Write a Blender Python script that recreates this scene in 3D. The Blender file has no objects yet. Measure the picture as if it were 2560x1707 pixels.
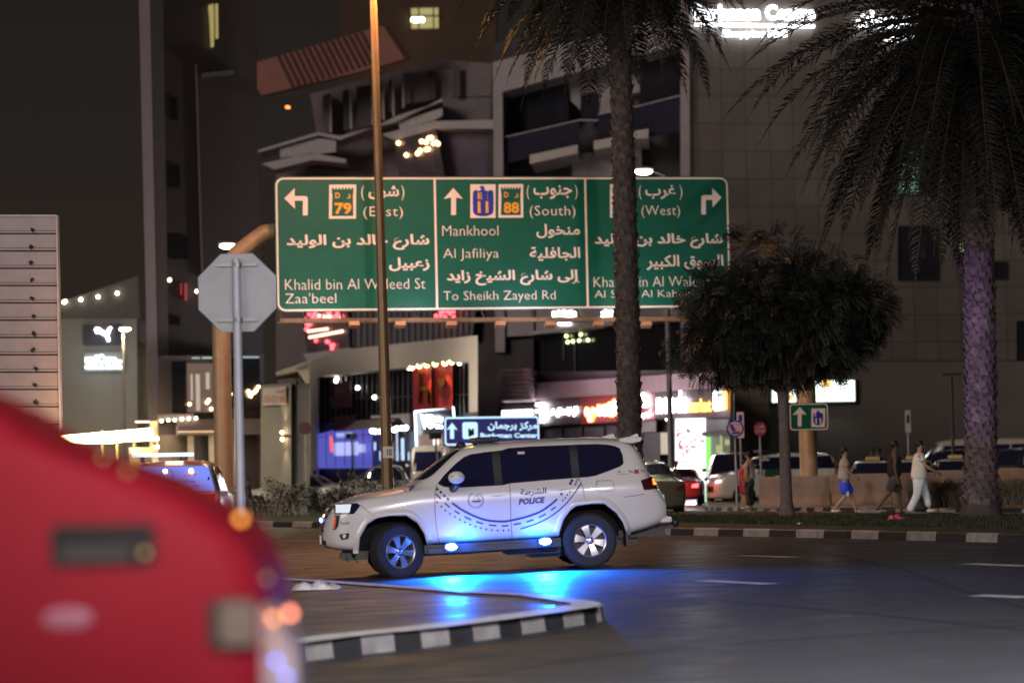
import bpy, bmesh, math, random
from mathutils import Vector, Matrix
from mathutils.bvhtree import BVHTree
from mathutils.geometry import tessellate_polygon
R = math.radians
PI = math.pi
random.seed(11)
scene = bpy.context.scene
C = scene.collection

# ---------------------------------------------------------------- camera
FPX, CX, CY = 7111.0, 1280.0, 853.5          # focal length and centre in 2560-px photo units
HCAM = 1.74
PITCH = math.atan((1135 - CY) / FPX)
ROLL = R(1.2)
GK = 0.020                                    # cross fall of the ground
fw = Vector((0, math.cos(PITCH), math.sin(PITCH)))
r0 = Vector((1, 0, 0)); u0 = Vector((0, -math.sin(PITCH), math.cos(PITCH)))
UP = u0 * math.cos(ROLL) + r0 * math.sin(ROLL)
RT = r0 * math.cos(ROLL) - u0 * math.sin(ROLL)
CAMP = Vector((0, 0, HCAM))
cam_d = bpy.data.cameras.new('camera'); cam = bpy.data.objects.new('camera', cam_d); C.objects.link(cam)
cam.matrix_world = Matrix(((RT.x, UP.x, -fw.x, 0), (RT.y, UP.y, -fw.y, 0), (RT.z, UP.z, -fw.z, HCAM), (0, 0, 0, 1)))
cam_d.sensor_width = 36; cam_d.lens = FPX / 2560 * 36
cam_d.clip_start = 0.1; cam_d.clip_end = 2000
cam_d.dof.use_dof = True; cam_d.dof.focus_distance = 48; cam_d.dof.aperture_fstop = 1.35
scene.camera = cam

# ---------------------------------------------------------------- world, weak night sun, exposure
w = bpy.data.worlds.new('World'); scene.world = w; w.use_nodes = True
nt = w.node_tree; nt.nodes.clear()
sky = nt.nodes.new('ShaderNodeTexSky'); sky.sky_type = 'NISHITA'; sky.sun_disc = False
sky.sun_elevation = R(-6); sky.sun_rotation = R(160)
bg = nt.nodes.new('ShaderNodeBackground'); bg.inputs['Strength'].default_value = 0.05
nt.links.new(sky.outputs[0], bg.inputs['Color'])
bg2 = nt.nodes.new('ShaderNodeBackground'); bg2.inputs['Strength'].default_value = 1.0
tcw = nt.nodes.new('ShaderNodeTexCoord'); spw = nt.nodes.new('ShaderNodeSeparateXYZ'); rpw = nt.nodes.new('ShaderNodeValToRGB')
nt.links.new(tcw.outputs['Generated'], spw.inputs[0]); nt.links.new(spw.outputs['Z'], rpw.inputs[0]); nt.links.new(rpw.outputs[0], bg2.inputs['Color'])
rpw.color_ramp.elements[0].position = 0.0; rpw.color_ramp.elements[0].color = (.0270, .0205, .0160, 1)     # city glow on the night haze, fading upwards
rpw.color_ramp.elements[1].position = 0.22; rpw.color_ramp.elements[1].color = (.0115, .0100, .0092, 1)
ad = nt.nodes.new('ShaderNodeAddShader'); wo = nt.nodes.new('ShaderNodeOutputWorld')
nt.links.new(bg.outputs[0], ad.inputs[0]); nt.links.new(bg2.outputs[0], ad.inputs[1]); nt.links.new(ad.outputs[0], wo.inputs['Surface'])
sd = bpy.data.lights.new('sun', 'SUN'); sd.energy = 0.92; sd.angle = R(25); sd.color = (1, .87, .79)
sun = bpy.data.objects.new('sun', sd); C.objects.link(sun); sun.rotation_euler = (R(74), 0, R(-42))      # lamp added as low fill from the left, imitating ambient city light
scene.view_settings.view_transform = 'Standard'; scene.view_settings.look = 'None'
scene.view_settings.exposure = 0; scene.view_settings.gamma = 1
scene.cycles.use_denoising = True
scene.cycles.max_bounces = 5; scene.cycles.diffuse_bounces = 2; scene.cycles.glossy_bounces = 3
scene.cycles.transmission_bounces = 4; scene.cycles.transparent_max_bounces = 6; scene.cycles.volume_bounces = 0
scene.cycles.sample_clamp_indirect = 4
scene.cycles.caustics_reflective = False; scene.cycles.caustics_refractive = False

# ---------------------------------------------------------------- pixel helpers (photo px -> world)
def ray(px, py): return fw + RT * ((px - CX) / FPX) + UP * ((CY - py) / FPX)
def P(px, py, Y):
    d = ray(px, py); return CAMP + d * (Y / d.y)
def gz(x, y=0.0):
    """ground height: the junction has a cross fall; the side street behind it is level and falls away slightly"""
    t = min(1.0, max(0.0, (y - 68) / 14)); t = t * t * (3 - 2 * t)
    return GK * x * (1 - t) - .0085 * min(42.0, max(0.0, y - 72))
def G(px, py, lift=0.0):
    d = ray(px, py); z = 0.0; p = None
    for _ in range(25):
        t = (z + lift - HCAM) / d.z if abs(d.z) > 1e-6 else 1e3
        p = CAMP + d * t; z = .5 * z + .5 * gz(p.x, p.y)
    return Vector((p.x, p.y, gz(p.x, p.y) + lift))
def GY(px, Y, lift=0.0):                       # ground point under picture column px at depth Y
    py = 1300.0; x = 0.0
    for _ in range(8):
        d = ray(px, py); x = d.x / d.y * Y
        q = Vector((x, Y, gz(x, Y))) - CAMP; py = CY - (q.dot(UP) / q.dot(fw)) * FPX
    return Vector((x, Y, gz(x, Y) + lift))

# ---------------------------------------------------------------- materials
MATS = {}
def M(name, rgb=(.5, .5, .5), rough=.6, metal=0.0, var=.12, scale=4.0, bump=0.0, bscale=40.0, emit=None, es=0.0, coat=0.0, spec=.5, alpha=1.0, streak=False):
    if name in MATS: return MATS[name]
    m = bpy.data.materials.new(name); m.use_nodes = True; t = m.node_tree
    b = t.nodes['Principled BSDF']
    b.inputs['Roughness'].default_value = rough; b.inputs['Metallic'].default_value = metal
    b.inputs['Specular IOR Level'].default_value = spec
    b.inputs['Coat Weight'].default_value = coat
    if coat: b.inputs['Coat Roughness'].default_value = .05
    b.inputs['Alpha'].default_value = alpha
    tc = t.nodes.new('ShaderNodeTexCoord')
    if var > 0:
        mp = t.nodes.new('ShaderNodeMapping'); t.links.new(tc.outputs['Object'], mp.inputs[0])
        if streak: mp.inputs['Scale'].default_value = (1, 1, .12)
        n = t.nodes.new('ShaderNodeTexNoise'); n.inputs['Scale'].default_value = scale; n.inputs['Detail'].default_value = 5
        n.inputs['Roughness'].default_value = .65
        t.links.new(mp.outputs[0], n.inputs['Vector'])
        rp = t.nodes.new('ShaderNodeValToRGB'); e = rp.color_ramp.elements
        e[0].position = .3; e[1].position = .7
        e[0].color = (*[c * (1 - var) for c in rgb], 1); e[1].color = (*[min(1, c * (1 + var)) for c in rgb], 1)
        t.links.new(n.outputs['Fac'], rp.inputs[0]); t.links.new(rp.outputs[0], b.inputs['Base Color'])
    else:
        b.inputs['Base Color'].default_value = (*rgb, 1)
    if bump > 0:
        n2 = t.nodes.new('ShaderNodeTexNoise'); n2.inputs['Scale'].default_value = bscale; n2.inputs['Detail'].default_value = 3
        t.links.new(tc.outputs['Object'], n2.inputs['Vector'])
        bp = t.nodes.new('ShaderNodeBump'); bp.inputs['Strength'].default_value = bump; bp.inputs['Distance'].default_value = .02
        t.links.new(n2.outputs['Fac'], bp.inputs['Height']); t.links.new(bp.outputs[0], b.inputs['Normal'])
    if emit is not None:
        b.inputs['Emission Color'].default_value = (*emit, 1); b.inputs['Emission Strength'].default_value = es
    MATS[name] = m; return m
def E(name, rgb=None, s=0): return MATS[name] if rgb is None else M(name, (.02, .02, .02), .5, var=0, emit=rgb, es=s)

# ---------------------------------------------------------------- mesh builder
class MB:
    def __init__(s): s.v = []; s.f = []
    def add(s, vs, fs):
        o = len(s.v); s.v += [tuple(v) for v in vs]; s.f += [tuple(i + o for i in f) for f in fs]; return s
    def box(s, x0, x1, y0, y1, z0, z1, mat=None):
        vs = [Vector((x, y, z)) for x in (x0, x1) for y in (y0, y1) for z in (z0, z1)]
        if mat is not None: vs = [mat @ v for v in vs]
        return s.add(vs, [(0, 1, 3, 2), (4, 6, 7, 5), (0, 4, 5, 1), (2, 3, 7, 6), (0, 2, 6, 4), (1, 5, 7, 3)])
    def bar(s, a, b, wd, ht=None, up=Vector((0, 0, 1))):
        a = Vector(a); b = Vector(b); ht = ht or wd; d = (b - a).normalized()
        if abs(d.dot(up)) > .98: up = Vector((0, 1, 0))
        x = d.cross(up).normalized(); z = x.cross(d)
        vs = [p + x * sx * wd / 2 + z * sz * ht / 2 for p in (a, b) for sx, sz in ((-1, -1), (1, -1), (1, 1), (-1, 1))]
        return s.add(vs, [(3, 2, 1, 0), (4, 5, 6, 7), (0, 1, 5, 4), (1, 2, 6, 5), (2, 3, 7, 6), (3, 0, 4, 7)])
    def tube(s, pts, rads, n=10, caps=True):
        pts = [Vector(p) for p in pts]
        if not isinstance(rads, (list, tuple)): rads = [rads] * len(pts)
        rings = []; prev = None
        for i, p in enumerate(pts):
            d = (pts[min(i + 1, len(pts) - 1)] - pts[max(i - 1, 0)]).normalized()
            if prev is None:
                a = Vector((0, 0, 1)) if abs(d.z) < .9 else Vector((1, 0, 0))
                x = d.cross(a).normalized()
            else: x = (prev - d * prev.dot(d)).normalized()
            prev = x; y = d.cross(x)
            rings.append([p + (x * math.cos(2 * PI * k / n) + y * math.sin(2 * PI * k / n)) * rads[i] for k in range(n)])
        vs = [v for r in rings for v in r]; fs = []
        for i in range(len(rings) - 1):
            for k in range(n): fs.append((i * n + k, i * n + (k + 1) % n, (i + 1) * n + (k + 1) % n, (i + 1) * n + k))
        if caps: fs.append(tuple(range(n - 1, -1, -1))); fs.append(tuple((len(rings) - 1) * n + k for k in range(n)))
        return s.add(vs, fs)
    def lathe(s, prof, n=24, axis='z', c=(0, 0, 0), mat=None):
        vs = []; fs = []; m = len(prof)
        for k in range(n):
            a = 2 * PI * k / n
            for r, h in prof:
                if axis == 'z': v = Vector((r * math.cos(a), r * math.sin(a), h))
                elif axis == 'y': v = Vector((r * math.cos(a), h, r * math.sin(a)))
                else: v = Vector((h, r * math.cos(a), r * math.sin(a)))
                v = v + Vector(c)
                vs.append(mat @ v if mat is not None else v)
        for k in range(n):
            for i in range(m - 1):
                fs.append((k * m + i, ((k + 1) % n) * m + i, ((k + 1) % n) * m + i + 1, k * m + i + 1))
        return s.add(vs, fs)
    def prism(s, poly, fn, d0, d1):
        """poly: 2-D outline; fn(a, b, d) -> 3-D point; front at d0, back at d1"""
        n = len(poly); tri = tessellate_polygon([[Vector((a, b, 0)) for a, b in poly]])
        vs = [fn(a, b, d0) for a, b in poly] + [fn(a, b, d1) for a, b in poly]
        fs = [tuple(t) for t in tri] + [tuple(i + n for i in reversed(t)) for t in tri]
        fs += [(i, (i + 1) % n, (i + 1) % n + n, i + n) for i in range(n)]
        return s.add(vs, fs)
    def flat(s, poly, fn, d=0.0):
        tri = tessellate_polygon([[Vector((a, b, 0)) for a, b in poly]])
        return s.add([fn(a, b, d) for a, b in poly], [tuple(t) for t in tri])
    def ball(s, c, r, n=10, m=7, sx=1, sy=1, sz=1):
        prof = []
        vs = []; fs = []
        for i in range(m + 1):
            t = PI * i / m
            for k in range(n):
                a = 2 * PI * k / n
                vs.append((c[0] + r * sx * math.sin(t) * math.cos(a), c[1] + r * sy * math.sin(t) * math.sin(a), c[2] + r * sz * math.cos(t)))
        for i in range(m):
            for k in range(n): fs.append((i * n + k, (i + 1) * n + k, (i + 1) * n + (k + 1) % n, i * n + (k + 1) % n))
        return s.add(vs, fs)
    def build(s, name, m, parent=None, smooth=False, fix=True, bevel=0.0):
        me = bpy.data.meshes.new(name); me.from_pydata(s.v, [], s.f)
        if fix or smooth or bevel:
            b = bmesh.new(); b.from_mesh(me)
            if smooth: bmesh.ops.remove_doubles(b, verts=b.verts, dist=1e-5)
            if fix: bmesh.ops.recalc_face_normals(b, faces=b.faces)
            b.to_mesh(me); b.free()
        me.materials.append(m)
        if smooth:
            for p in me.polygons: p.use_smooth = True
            try: me.set_sharp_from_angle(angle=R(38))
            except Exception: pass
        o = bpy.data.objects.new(name, me); C.objects.link(o)
        if bevel:
            md = o.modifiers.new('bevel', 'BEVEL'); md.width = bevel; md.segments = 2; md.limit_method = 'ANGLE'
        if parent is not None: o.parent = parent
        return o

def tag(o, label=None, cat=None, group=None, kind=None):
    if label: o['label'] = label
    if cat: o['category'] = cat
    if group: o['group'] = group
    if kind: o['kind'] = kind
    return o
def thing(name, label, cat, loc=(0, 0, 0), rz=0.0, group=None, rot=None):
    o = bpy.data.objects.new(name, None); C.objects.link(o); o.empty_display_size = .3
    o.location = loc; o.rotation_euler = rot or (0, 0, rz)
    return tag(o, label, cat, group)
def kids(o): return [c for c in bpy.data.objects if c.parent == o]
def copy_tree(o, parent=None):
    c = o.copy(); C.objects.link(c)
    if parent is not None: c.parent = parent
    for ch in kids(o): copy_tree(ch, c)
    return c
def lamp(kind, name, loc, energy, color, parent=None, target=None, size=.1, spot=None, blend=.5):
    l = bpy.data.lights.new(name, kind); l.energy = energy; l.color = color
    if kind == 'AREA': l.size = size
    else: l.shadow_soft_size = size
    if spot: l.spot_size = R(spot); l.spot_blend = blend
    o = bpy.data.objects.new(name, l); C.objects.link(o); o.location = loc
    if target is not None:
        o.rotation_euler = (Vector(target) - Vector(loc)).to_track_quat('-Z', 'Y').to_euler()
    if parent is not None: o.parent = parent
    return o

# ---------------------------------------------------------------- lettering
AR = {'ا': 0xFE8D, 'أ': 0xFE83, 'إ': 0xFE87, 'ب': 0xFE8F, 'ة': 0xFE93, 'ت': 0xFE95, 'ج': 0xFE9D, 'ح': 0xFEA1, 'خ': 0xFEA5, 'د': 0xFEA9, 'ر': 0xFEAD, 'ز': 0xFEAF,
      'س': 0xFEB1, 'ش': 0xFEB5, 'ط': 0xFEC1, 'ع': 0xFEC9, 'غ': 0xFECD, 'ف': 0xFED1, 'ق': 0xFED5, 'ك': 0xFED9, 'ل': 0xFEDD, 'م': 0xFEE1, 'ن': 0xFEE5, 'ه': 0xFEE9, 'و': 0xFEED, 'ى': 0xFEEF, 'ي': 0xFEF1}
ARJ = set('اأإةدرزوى')
def arab(s):
    out = []; chars = list(s); i = 0
    def joins_next(ch): return (ch in AR and ch not in ARJ) or ch == 'ـ'
    while i < len(chars):
        ch = chars[i]; prv = chars[i - 1] if i else ' '; nxt = chars[i + 1] if i + 1 < len(chars) else ' '
        pj = joins_next(prv)
        if ch in AR:
            nj = joins_next(ch) and (nxt in AR or nxt == 'ـ')
            if ch == 'ل' and nxt == 'ا':
                out.append(chr(0xFEFC if pj else 0xFEFB)); i += 2; continue
            if ch in ARJ: k = 1 if pj else 0
            else: k = (3 if nj else 1) if pj else (2 if nj else 0)
            out.append(chr(AR[ch] + k))
        elif ch == '(': out.append(')')
        elif ch == ')': out.append('(')
        else: out.append(ch)
        i += 1
    return ''.join(reversed(out))
_tc = {}
def text2d(s, bold=.02, res=2, shear=0.0, spacing=1.0):
    k = (s, bold, res, shear, spacing)
    if k in _tc: return _tc[k]
    c = bpy.data.curves.new('t', 'FONT'); c.body = s; c.offset = bold; c.resolution_u = res; c.shear = shear; c.fill_mode = 'FRONT'; c.space_character = spacing
    o = bpy.data.objects.new('t', c); C.objects.link(o)
    dg = bpy.context.evaluated_depsgraph_get(); me = bpy.data.meshes.new_from_object(o.evaluated_get(dg))
    vs = [(v.co.x, v.co.y) for v in me.vertices]; fs = [tuple(p.vertices) for p in me.polygons]
    bpy.data.objects.remove(o); bpy.data.curves.remove(c); bpy.data.meshes.remove(me)
    _tc[k] = (vs, fs); return vs, fs
def text_fit(s, x0, x1, y0, y1, bold=.02, ar=False, mirror=False, shear=0.0, spacing=1.0):
    """lettering scaled so that its bounding box is exactly x0..x1, y0..y1"""
    vs, fs = text2d(arab(s) if ar else s, bold, 2, shear, spacing)
    if not vs: return [], []
    a0 = min(v[0] for v in vs); a1 = max(v[0] for v in vs); b0 = min(v[1] for v in vs); b1 = max(v[1] for v in vs)
    return [(x0 + (v[0] - a0) / (a1 - a0) * (x1 - x0), y0 + (v[1] - b0) / (b1 - b0) * (y1 - y0)) for v in vs], fs

# ---------------------------------------------------------------- facade frames
class Fr:
    """vertical plane through picture column pa at depth ya and column pb at depth yb; local u right, d into the building, z up"""
    def __init__(s, pa, ya, pb, yb):
        A = P(pa, 1135, ya); B = P(pb, 1135, yb)
        s.o = Vector((A.x, A.y, 0)); s.ux = (Vector((B.x, B.y, 0)) - s.o).normalized()
        s.nx = Vector((-s.ux.y, s.ux.x, 0)); s.rz = math.atan2(s.ux.y, s.ux.x)
        s.L = (Vector((B.x, B.y, 0)) - s.o).length
        # receding fronts: plan skewed along the view ray to keep end walls hidden
        e = (Vector((B.x, B.y, 0)) if yb < ya else Vector((A.x, A.y, 0))).normalized(); s.sk = e.dot(s.ux) / e.dot(s.nx) if abs(ya - yb) > .5 else 0.0
    def uz(s, px, py, d=0.0):
        r = ray(px, py); o = s.o + s.nx * d
        t = (o - CAMP).dot(s.nx) / r.dot(s.nx); p = CAMP + r * t
        return ((p - s.o).dot(s.ux), p.z)
    def slab(s, mb, pts, d0, d1, level=False):
        q = [s.uz(x, y, d0) for x, y in pts]
        if level and len(q) == 4:              # tl tr br bl -> true rectangle
            zt = (q[0][1] + q[1][1]) / 2; zb = (q[2][1] + q[3][1]) / 2; ul = (q[0][0] + q[3][0]) / 2; ur = (q[1][0] + q[2][0]) / 2
            q = [(ul, zt), (ur, zt), (ur, zb), (ul, zb)]
        mb.prism(q, lambda a, b, d: (a + (d - d0) * s.sk, d, b), d0, d1); return q
    def rect(s, mb, x0, y0, x1, y1, d0, d1): return s.slab(mb, [(x0, y0), (x1, y0), (x1, y1), (x0, y1)], d0, d1, True)
    def text(s, mb, t, x0, y0, x1, y1, d, y0r=None, y1r=None, **k):
        """lettering between picture corners; right-hand y's may differ"""
        a = s.uz(x0, y0, d); b = s.uz(x1, y0 if y0r is None else y0r, d); c = s.uz(x0, y1, d); e = s.uz(x1, y1 if y1r is None else y1r, d)
        vs, fs = text_fit(t, 0, 1, 0, 1, **k)
        q = []
        for x, y in vs:
            u0 = a[0] * (1 - x) + b[0] * x; zt = a[1] * (1 - x) + b[1] * x; zb = c[1] * (1 - x) + e[1] * x
            q.append((u0, d, zb + (zt - zb) * y))
        mb.add(q, fs)
    def thing(s, name, label, cat, group=None): return thing(name, label, cat, s.o, s.rz, group)
# ================================================================ ground, road, kerbs
def asphalt(name, base, rough):
    m = bpy.data.materials.new(name); m.use_nodes = True; t = m.node_tree; b = t.nodes['Principled BSDF']
    tc = t.nodes.new('ShaderNodeTexCoord')
    def noise(sc, det=4, vec=None, sx=1, sy=1):
        mp = t.nodes.new('ShaderNodeMapping'); mp.inputs['Scale'].default_value = (sx, sy, 1)
        t.links.new(tc.outputs['Object'], mp.inputs[0])
        n = t.nodes.new('ShaderNodeTexNoise'); n.inputs['Scale'].default_value = sc; n.inputs['Detail'].default_value = det
        t.links.new(mp.outputs[0], n.inputs['Vector']); return n.outputs['Fac']
    big = noise(.3, 5, sx=.6); fine = noise(60, 2); mid = noise(2.2, 6, sx=.6)
    def mix(f, a, c):
        x = t.nodes.new('ShaderNodeMix'); x.data_type = 'RGBA'; t.links.new(f, x.inputs[0])
        for s, v in ((6, a), (7, c)):
            if isinstance(v, tuple): x.inputs[s].default_value = (*v, 1)
            else: t.links.new(v, x.inputs[s])
        return x.outputs[2]
    def ramp(f, lo, hi):
        r = t.nodes.new('ShaderNodeMapRange'); r.inputs['From Min'].default_value = .35; r.inputs['From Max'].default_value = .65
        r.inputs['To Min'].default_value = lo; r.inputs['To Max'].default_value = hi; t.links.new(f, r.inputs['Value']); return r.outputs[0]
    c1 = mix(ramp(big, 0, 1), tuple(x * .75 for x in base), tuple(x * 1.25 for x in base))
    c2 = mix(ramp(mid, 0, .45), c1, tuple(x * .6 for x in base))
    c3 = mix(ramp(fine, 0, .35), c2, tuple(min(1, x * 2.2) for x in base))
    t.links.new(c3, b.inputs['Base Color'])
    t.links.new(ramp(mid, rough - .1, rough + .12), b.inputs['Roughness'])
    bp = t.nodes.new('ShaderNodeBump'); bp.inputs['Strength'].default_value = .25; bp.inputs['Distance'].default_value = .01
    t.links.new(fine, bp.inputs['Height']); t.links.new(bp.outputs[0], b.inputs['Normal'])
    return m
MATS['asphalt'] = asphalt('asphalt', (.041, .038, .041), .5)
MATS['paving'] = asphalt('paving', (.11, .10, .10), .42)
kerb_w = M('kerb_white', (.27, .245, .24), .6, var=.3, scale=5, bump=.2)
kerb_k = M('kerb_black', (.022, .022, .026), .6, var=.35, scale=5, bump=.2)
line_m = M('line_paint', (.62, .60, .58), .5, var=.3, scale=6)

rd = MB(); XS = [-260, -120, -60, -30, 0, 30, 60, 120, 260]; YS = [-60, 0, 40, 60] + [64 + 2 * k for k in range(12)] + [90, 100, 108, 114, 118, 150, 220, 500]
for x in XS:
    for y in YS: rd.v.append((x, y, gz(x, y)))
for i in range(len(XS) - 1):
    for j in range(len(YS) - 1): o_ = i * len(YS) + j; rd.f.append((o_, o_ + len(YS), o_ + len(YS) + 1, o_ + 1))
tag(rd.build('road', MATS['asphalt']), kind='structure')

def resample(pts, step):
    out = [pts[0]]; acc = 0.0
    for a, b in zip(pts[:-1], pts[1:]):
        L = (b - a).length; t = step - acc
        while t <= L:
            out.append(a.lerp(b, t / L)); t += step
        acc = L - (t - step)
    if (out[-1] - pts[-1]).length > .05: out.append(pts[-1])
    return out
def kerb(name, bottom, h=.15, wd=.16, step=1.0, start=0, flip=1):
    """painted kerb stones along a ground polyline; the width goes to the left of the walking direction * flip"""
    pts = resample(bottom, step); me_v = []; me_f = []; mi = []
    nrm = []
    for i in range(len(pts)):
        d = (pts[min(i + 1, len(pts) - 1)] - pts[max(0, i - 1)]); n = Vector((-d.y, d.x, 0)).normalized() * flip; nrm.append(n)
    for i in range(len(pts) - 1):
        a, b = pts[i], pts[i + 1]; na, nb = nrm[i], nrm[i + 1]; e = (b - a).normalized() * .006; a = a + e; b = b - e
        o = len(me_v); hz = Vector((0, 0, h)); bz = Vector((0, 0, h - .025))
        for p, n in ((a, na), (b, nb)):
            me_v += [p - n * .012, p + bz, p + hz + n * .03, p + hz + n * wd, p + n * wd - Vector((0, 0, .02))]
        for k in range(4): me_f.append((o + k, o + 5 + k, o + 6 + k, o + 1 + k)); mi.append((i + start) % 2)
        me_f.append((o, o + 1, o + 2, o + 3, o + 4)); mi.append((i + start) % 2)
        me_f.append((o + 9, o + 8, o + 7, o + 6, o + 5)); mi.append((i + start) % 2)
    me = bpy.data.meshes.new(name); me.from_pydata([tuple(v) for v in me_v], [], me_f)
    me.materials.append(kerb_w); me.materials.append(kerb_k)
    for p, k in zip(me.polygons, mi): p.material_index = k
    b = bmesh.new(); b.from_mesh(me); bmesh.ops.recalc_face_normals(b, faces=b.faces); b.to_mesh(me); b.free()
    o = bpy.data.objects.new(name, me); C.objects.link(o); return tag(o, kind='structure')
def sheet(name, pts, m, kind='structure'):
    b = MB(); tri = tessellate_polygon([[Vector((p.x, p.y, 0)) for p in pts]]); b.add(pts, [tuple(t) for t in tri])
    o = b.build(name, m); 
    for p in o.data.polygons:
        if p.normal.z < 0: p.flip()
    return tag(o, kind=kind)

# median with grass: front kerb runs from far left to near right
MF = [G(200, 1310), G(420, 1313), G(630, 1316), G(803, 1318.5), G(1250, 1326), G(1687, 1337), G(2100, 1345), G(2560, 1357.5), G(2900, 1369)]
MBK = [G(200, 1254), G(420, 1257), G(900, 1266), G(1250, 1274), G(1690, 1289), G(2100, 1294), G(2560, 1299), G(2900, 1302)]
kerb('kerb', MF, .15, .16, 1.0)
up15 = Vector((0, 0, .135))
MATS['grass_soil'] = M('grass_soil', (.035, .04, .018), .9, var=.45, scale=3, bump=.5, bscale=30)
sheet('median', [p + up15 + Vector((.0, .16, 0)) for p in MF] + [p + up15 for p in reversed(MBK)], MATS['grass_soil'])
MBK = [p + Vector((0, -.4, 0)) if p.x > 3 else p for p in MBK]
kerb('kerb', MBK, .15, .14, 1.0, flip=-1)

# second island with the concrete barriers
IF = [G(1758, 1268), G(1763, 1277), G(1790, 1280.5), G(1955, 1282.5), G(2100, 1284), G(2560, 1288), G(2800, 1290)]
IBK = [G(1758, 1268), G(1775, 1260), G(1850, 1250), G(2100, 1246), G(2560, 1244), G(2800, 1242)]
kerb('kerb', IF, .15, .16, .9)
MATS['island_tan'] = M('island_tan', (.2, .16, .13), .8, var=.2, scale=2, bump=.2)
sheet('pavement', [p + up15 for p in IF] + [p + up15 for p in reversed(IBK[1:])], MATS['island_tan'])

# paved traffic island in the foreground
IH = .17
front_px = [(300, 1661), (560, 1628), (700, 1611), (760, 1603), (850, 1592), (1033, 1574), (1216, 1552), (1362, 1532), (1440, 1520.5), (1472, 1515), (1490, 1511.8), (1500, 1509.6), (1504.5, 1507.6)]
back_px = [(1504, 1506), (1499, 1503.8), (1486, 1501), (1435, 1493.5), (1362, 1484), (1216, 1477), (1033, 1464), (850, 1451), (600, 1437), (300, 1420)]
FT = [G(x, y, IH) for x, y in front_px]; BT = [G(x, y, IH) for x, y in back_px]
dn = Vector((0, 0, IH))
bnd = [300, 420, 520, 610, 690, 760, 829, 899, 984, 1049, 1120, 1179, 1245, 1299, 1358, 1404, 1455, 1486, 1498, 1504]
def front_at(px):
    for (xa, ya), (xb, yb) in zip(front_px[:-1], front_px[1:]):
        if xa <= px <= xb: return G(px, ya + (yb - ya) * (px - xa) / (xb - xa), IH)
    return FT[-1]
kv = []; kf = []; ki = []
fl = [front_at(x) for x in bnd] + BT[:6]
for i in range(len(fl) - 1):
    a, b = fl[i], fl[i + 1]; d = (b - a); n = Vector((-d.y, d.x, 0)).normalized()
    e = d.normalized() * .008; a = a + e; b = b - e; o = len(kv)
    for p in (a, b): kv += [p - dn - n * .03, p - Vector((0, 0, .03)) - n * .012, p + n * .02, p + n * .17, p + n * .17 - dn]
    for k in range(4): kf.append((o + k, o + 5 + k, o + 6 + k, o + 1 + k)); ki.append(1 - i % 2)
    kf += [(o, o + 1, o + 2, o + 3, o + 4), (o + 9, o + 8, o + 7, o + 6, o + 5)]; ki += [1 - i % 2] * 2
me = bpy.data.meshes.new('kerb'); me.from_pydata([tuple(v) for v in kv], [], kf); me.materials.append(kerb_w); me.materials.append(kerb_k)
for p, k in zip(me.polygons, ki): p.material_index = k
b_ = bmesh.new(); b_.from_mesh(me); bmesh.ops.recalc_face_normals(b_, faces=b_.faces); b_.to_mesh(me); b_.free()
ko = bpy.data.objects.new('kerb', me); C.objects.link(ko); tag(ko, kind='structure')
sheet('traffic_island', [p - Vector((0, 0, .006)) for p in FT + BT], MATS['paving'])
def ribbon(name, pts, wd, m, lift=.004):
    b = MB(); n = len(pts); vs = []
    for i, p in enumerate(pts):
        d = pts[min(i + 1, n - 1)] - pts[max(i - 1, 0)]; q = Vector((-d.y, d.x, 0)).normalized() * wd / 2; z = Vector((0, 0, lift))
        vs += [p + q + z, p - q + z]
    b.add(vs, [(2 * i, 2 * i + 1, 2 * i + 3, 2 * i + 2) for i in range(n - 1)])
    o = b.build(name, m)
    for p in o.data.polygons:
        if p.normal.z < 0: p.flip()
    return tag(o, kind='structure')
edge = [front_at(x) for x in list(range(320, 1440, 40)) + [1450, 1470]]
from mathutils import geometry as _g
ribbon('road_marking', [p + Vector((.0, .22, 0)) for p in edge], .42, line_m, .006)
ribbon('road_marking', [p + Vector((-.16, -.10, 0)) for p in [FT[-3], FT[-2], FT[-1]]] + [p + Vector((-.16, -.16, 0)) for p in BT], .30, line_m, .005)
for (xa, ya), (xb, yb), wd in (((1835, 1388), (1985, 1393), .32), ((1758, 1451), (1928, 1460), .3), ((2418, 1409), (2570, 1415), .32), ((2442, 1488), (2570, 1493), .3), ((1500, 1283), (1690, 1281), .3), ((700, 1352), (800, 1351), .25)):
    ribbon('lane_marking', [G(xa, ya), G((xa + xb) / 2, (ya + yb) / 2), G(xb, yb)], wd, line_m)

tar = M('tar_seam', (.018, .017, .018), .7, var=.3, scale=8)
for a_ in (((1500, 1478), (1800, 1500), (2150, 1531), (2600, 1580)), ((1180, 1690), (1500, 1640), (1900, 1602), (2600, 1560)), ((640, 1402), (760, 1395), (900, 1392)), ((2050, 1380), (2250, 1420), (2420, 1480), (2600, 1530))):
    ribbon('road_seam', [G(*q) for q in a_], .06, tar, .003)
# grass blades on the median in view
gb = MB(); rg = random.Random(5)
for _ in range(9000):
    t = rg.random(); k = rg.random() ** .8
    px = 1560 + t * 1040; yf = 1318 + (px - 1687) * .0255 - 8; yb = 1288
    py = yb + (yf - yb) * k * .8
    p = G(px, py, .135); a = rg.random() * PI; h = rg.uniform(.03, .09); dx = Vector((math.cos(a), math.sin(a), 0)) * .02
    gb.add([p - dx, p + dx, p + Vector((rg.uniform(-.03, .03), rg.uniform(-.03, .03), h))], [(0, 1, 2)])
tag(gb.build('grass', M('grass_blade', (.03, .034, .014), .8, var=.3, scale=2), fix=False), 'short dark grass on the raised median behind the striped kerb', 'grass', kind='stuff')

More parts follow.
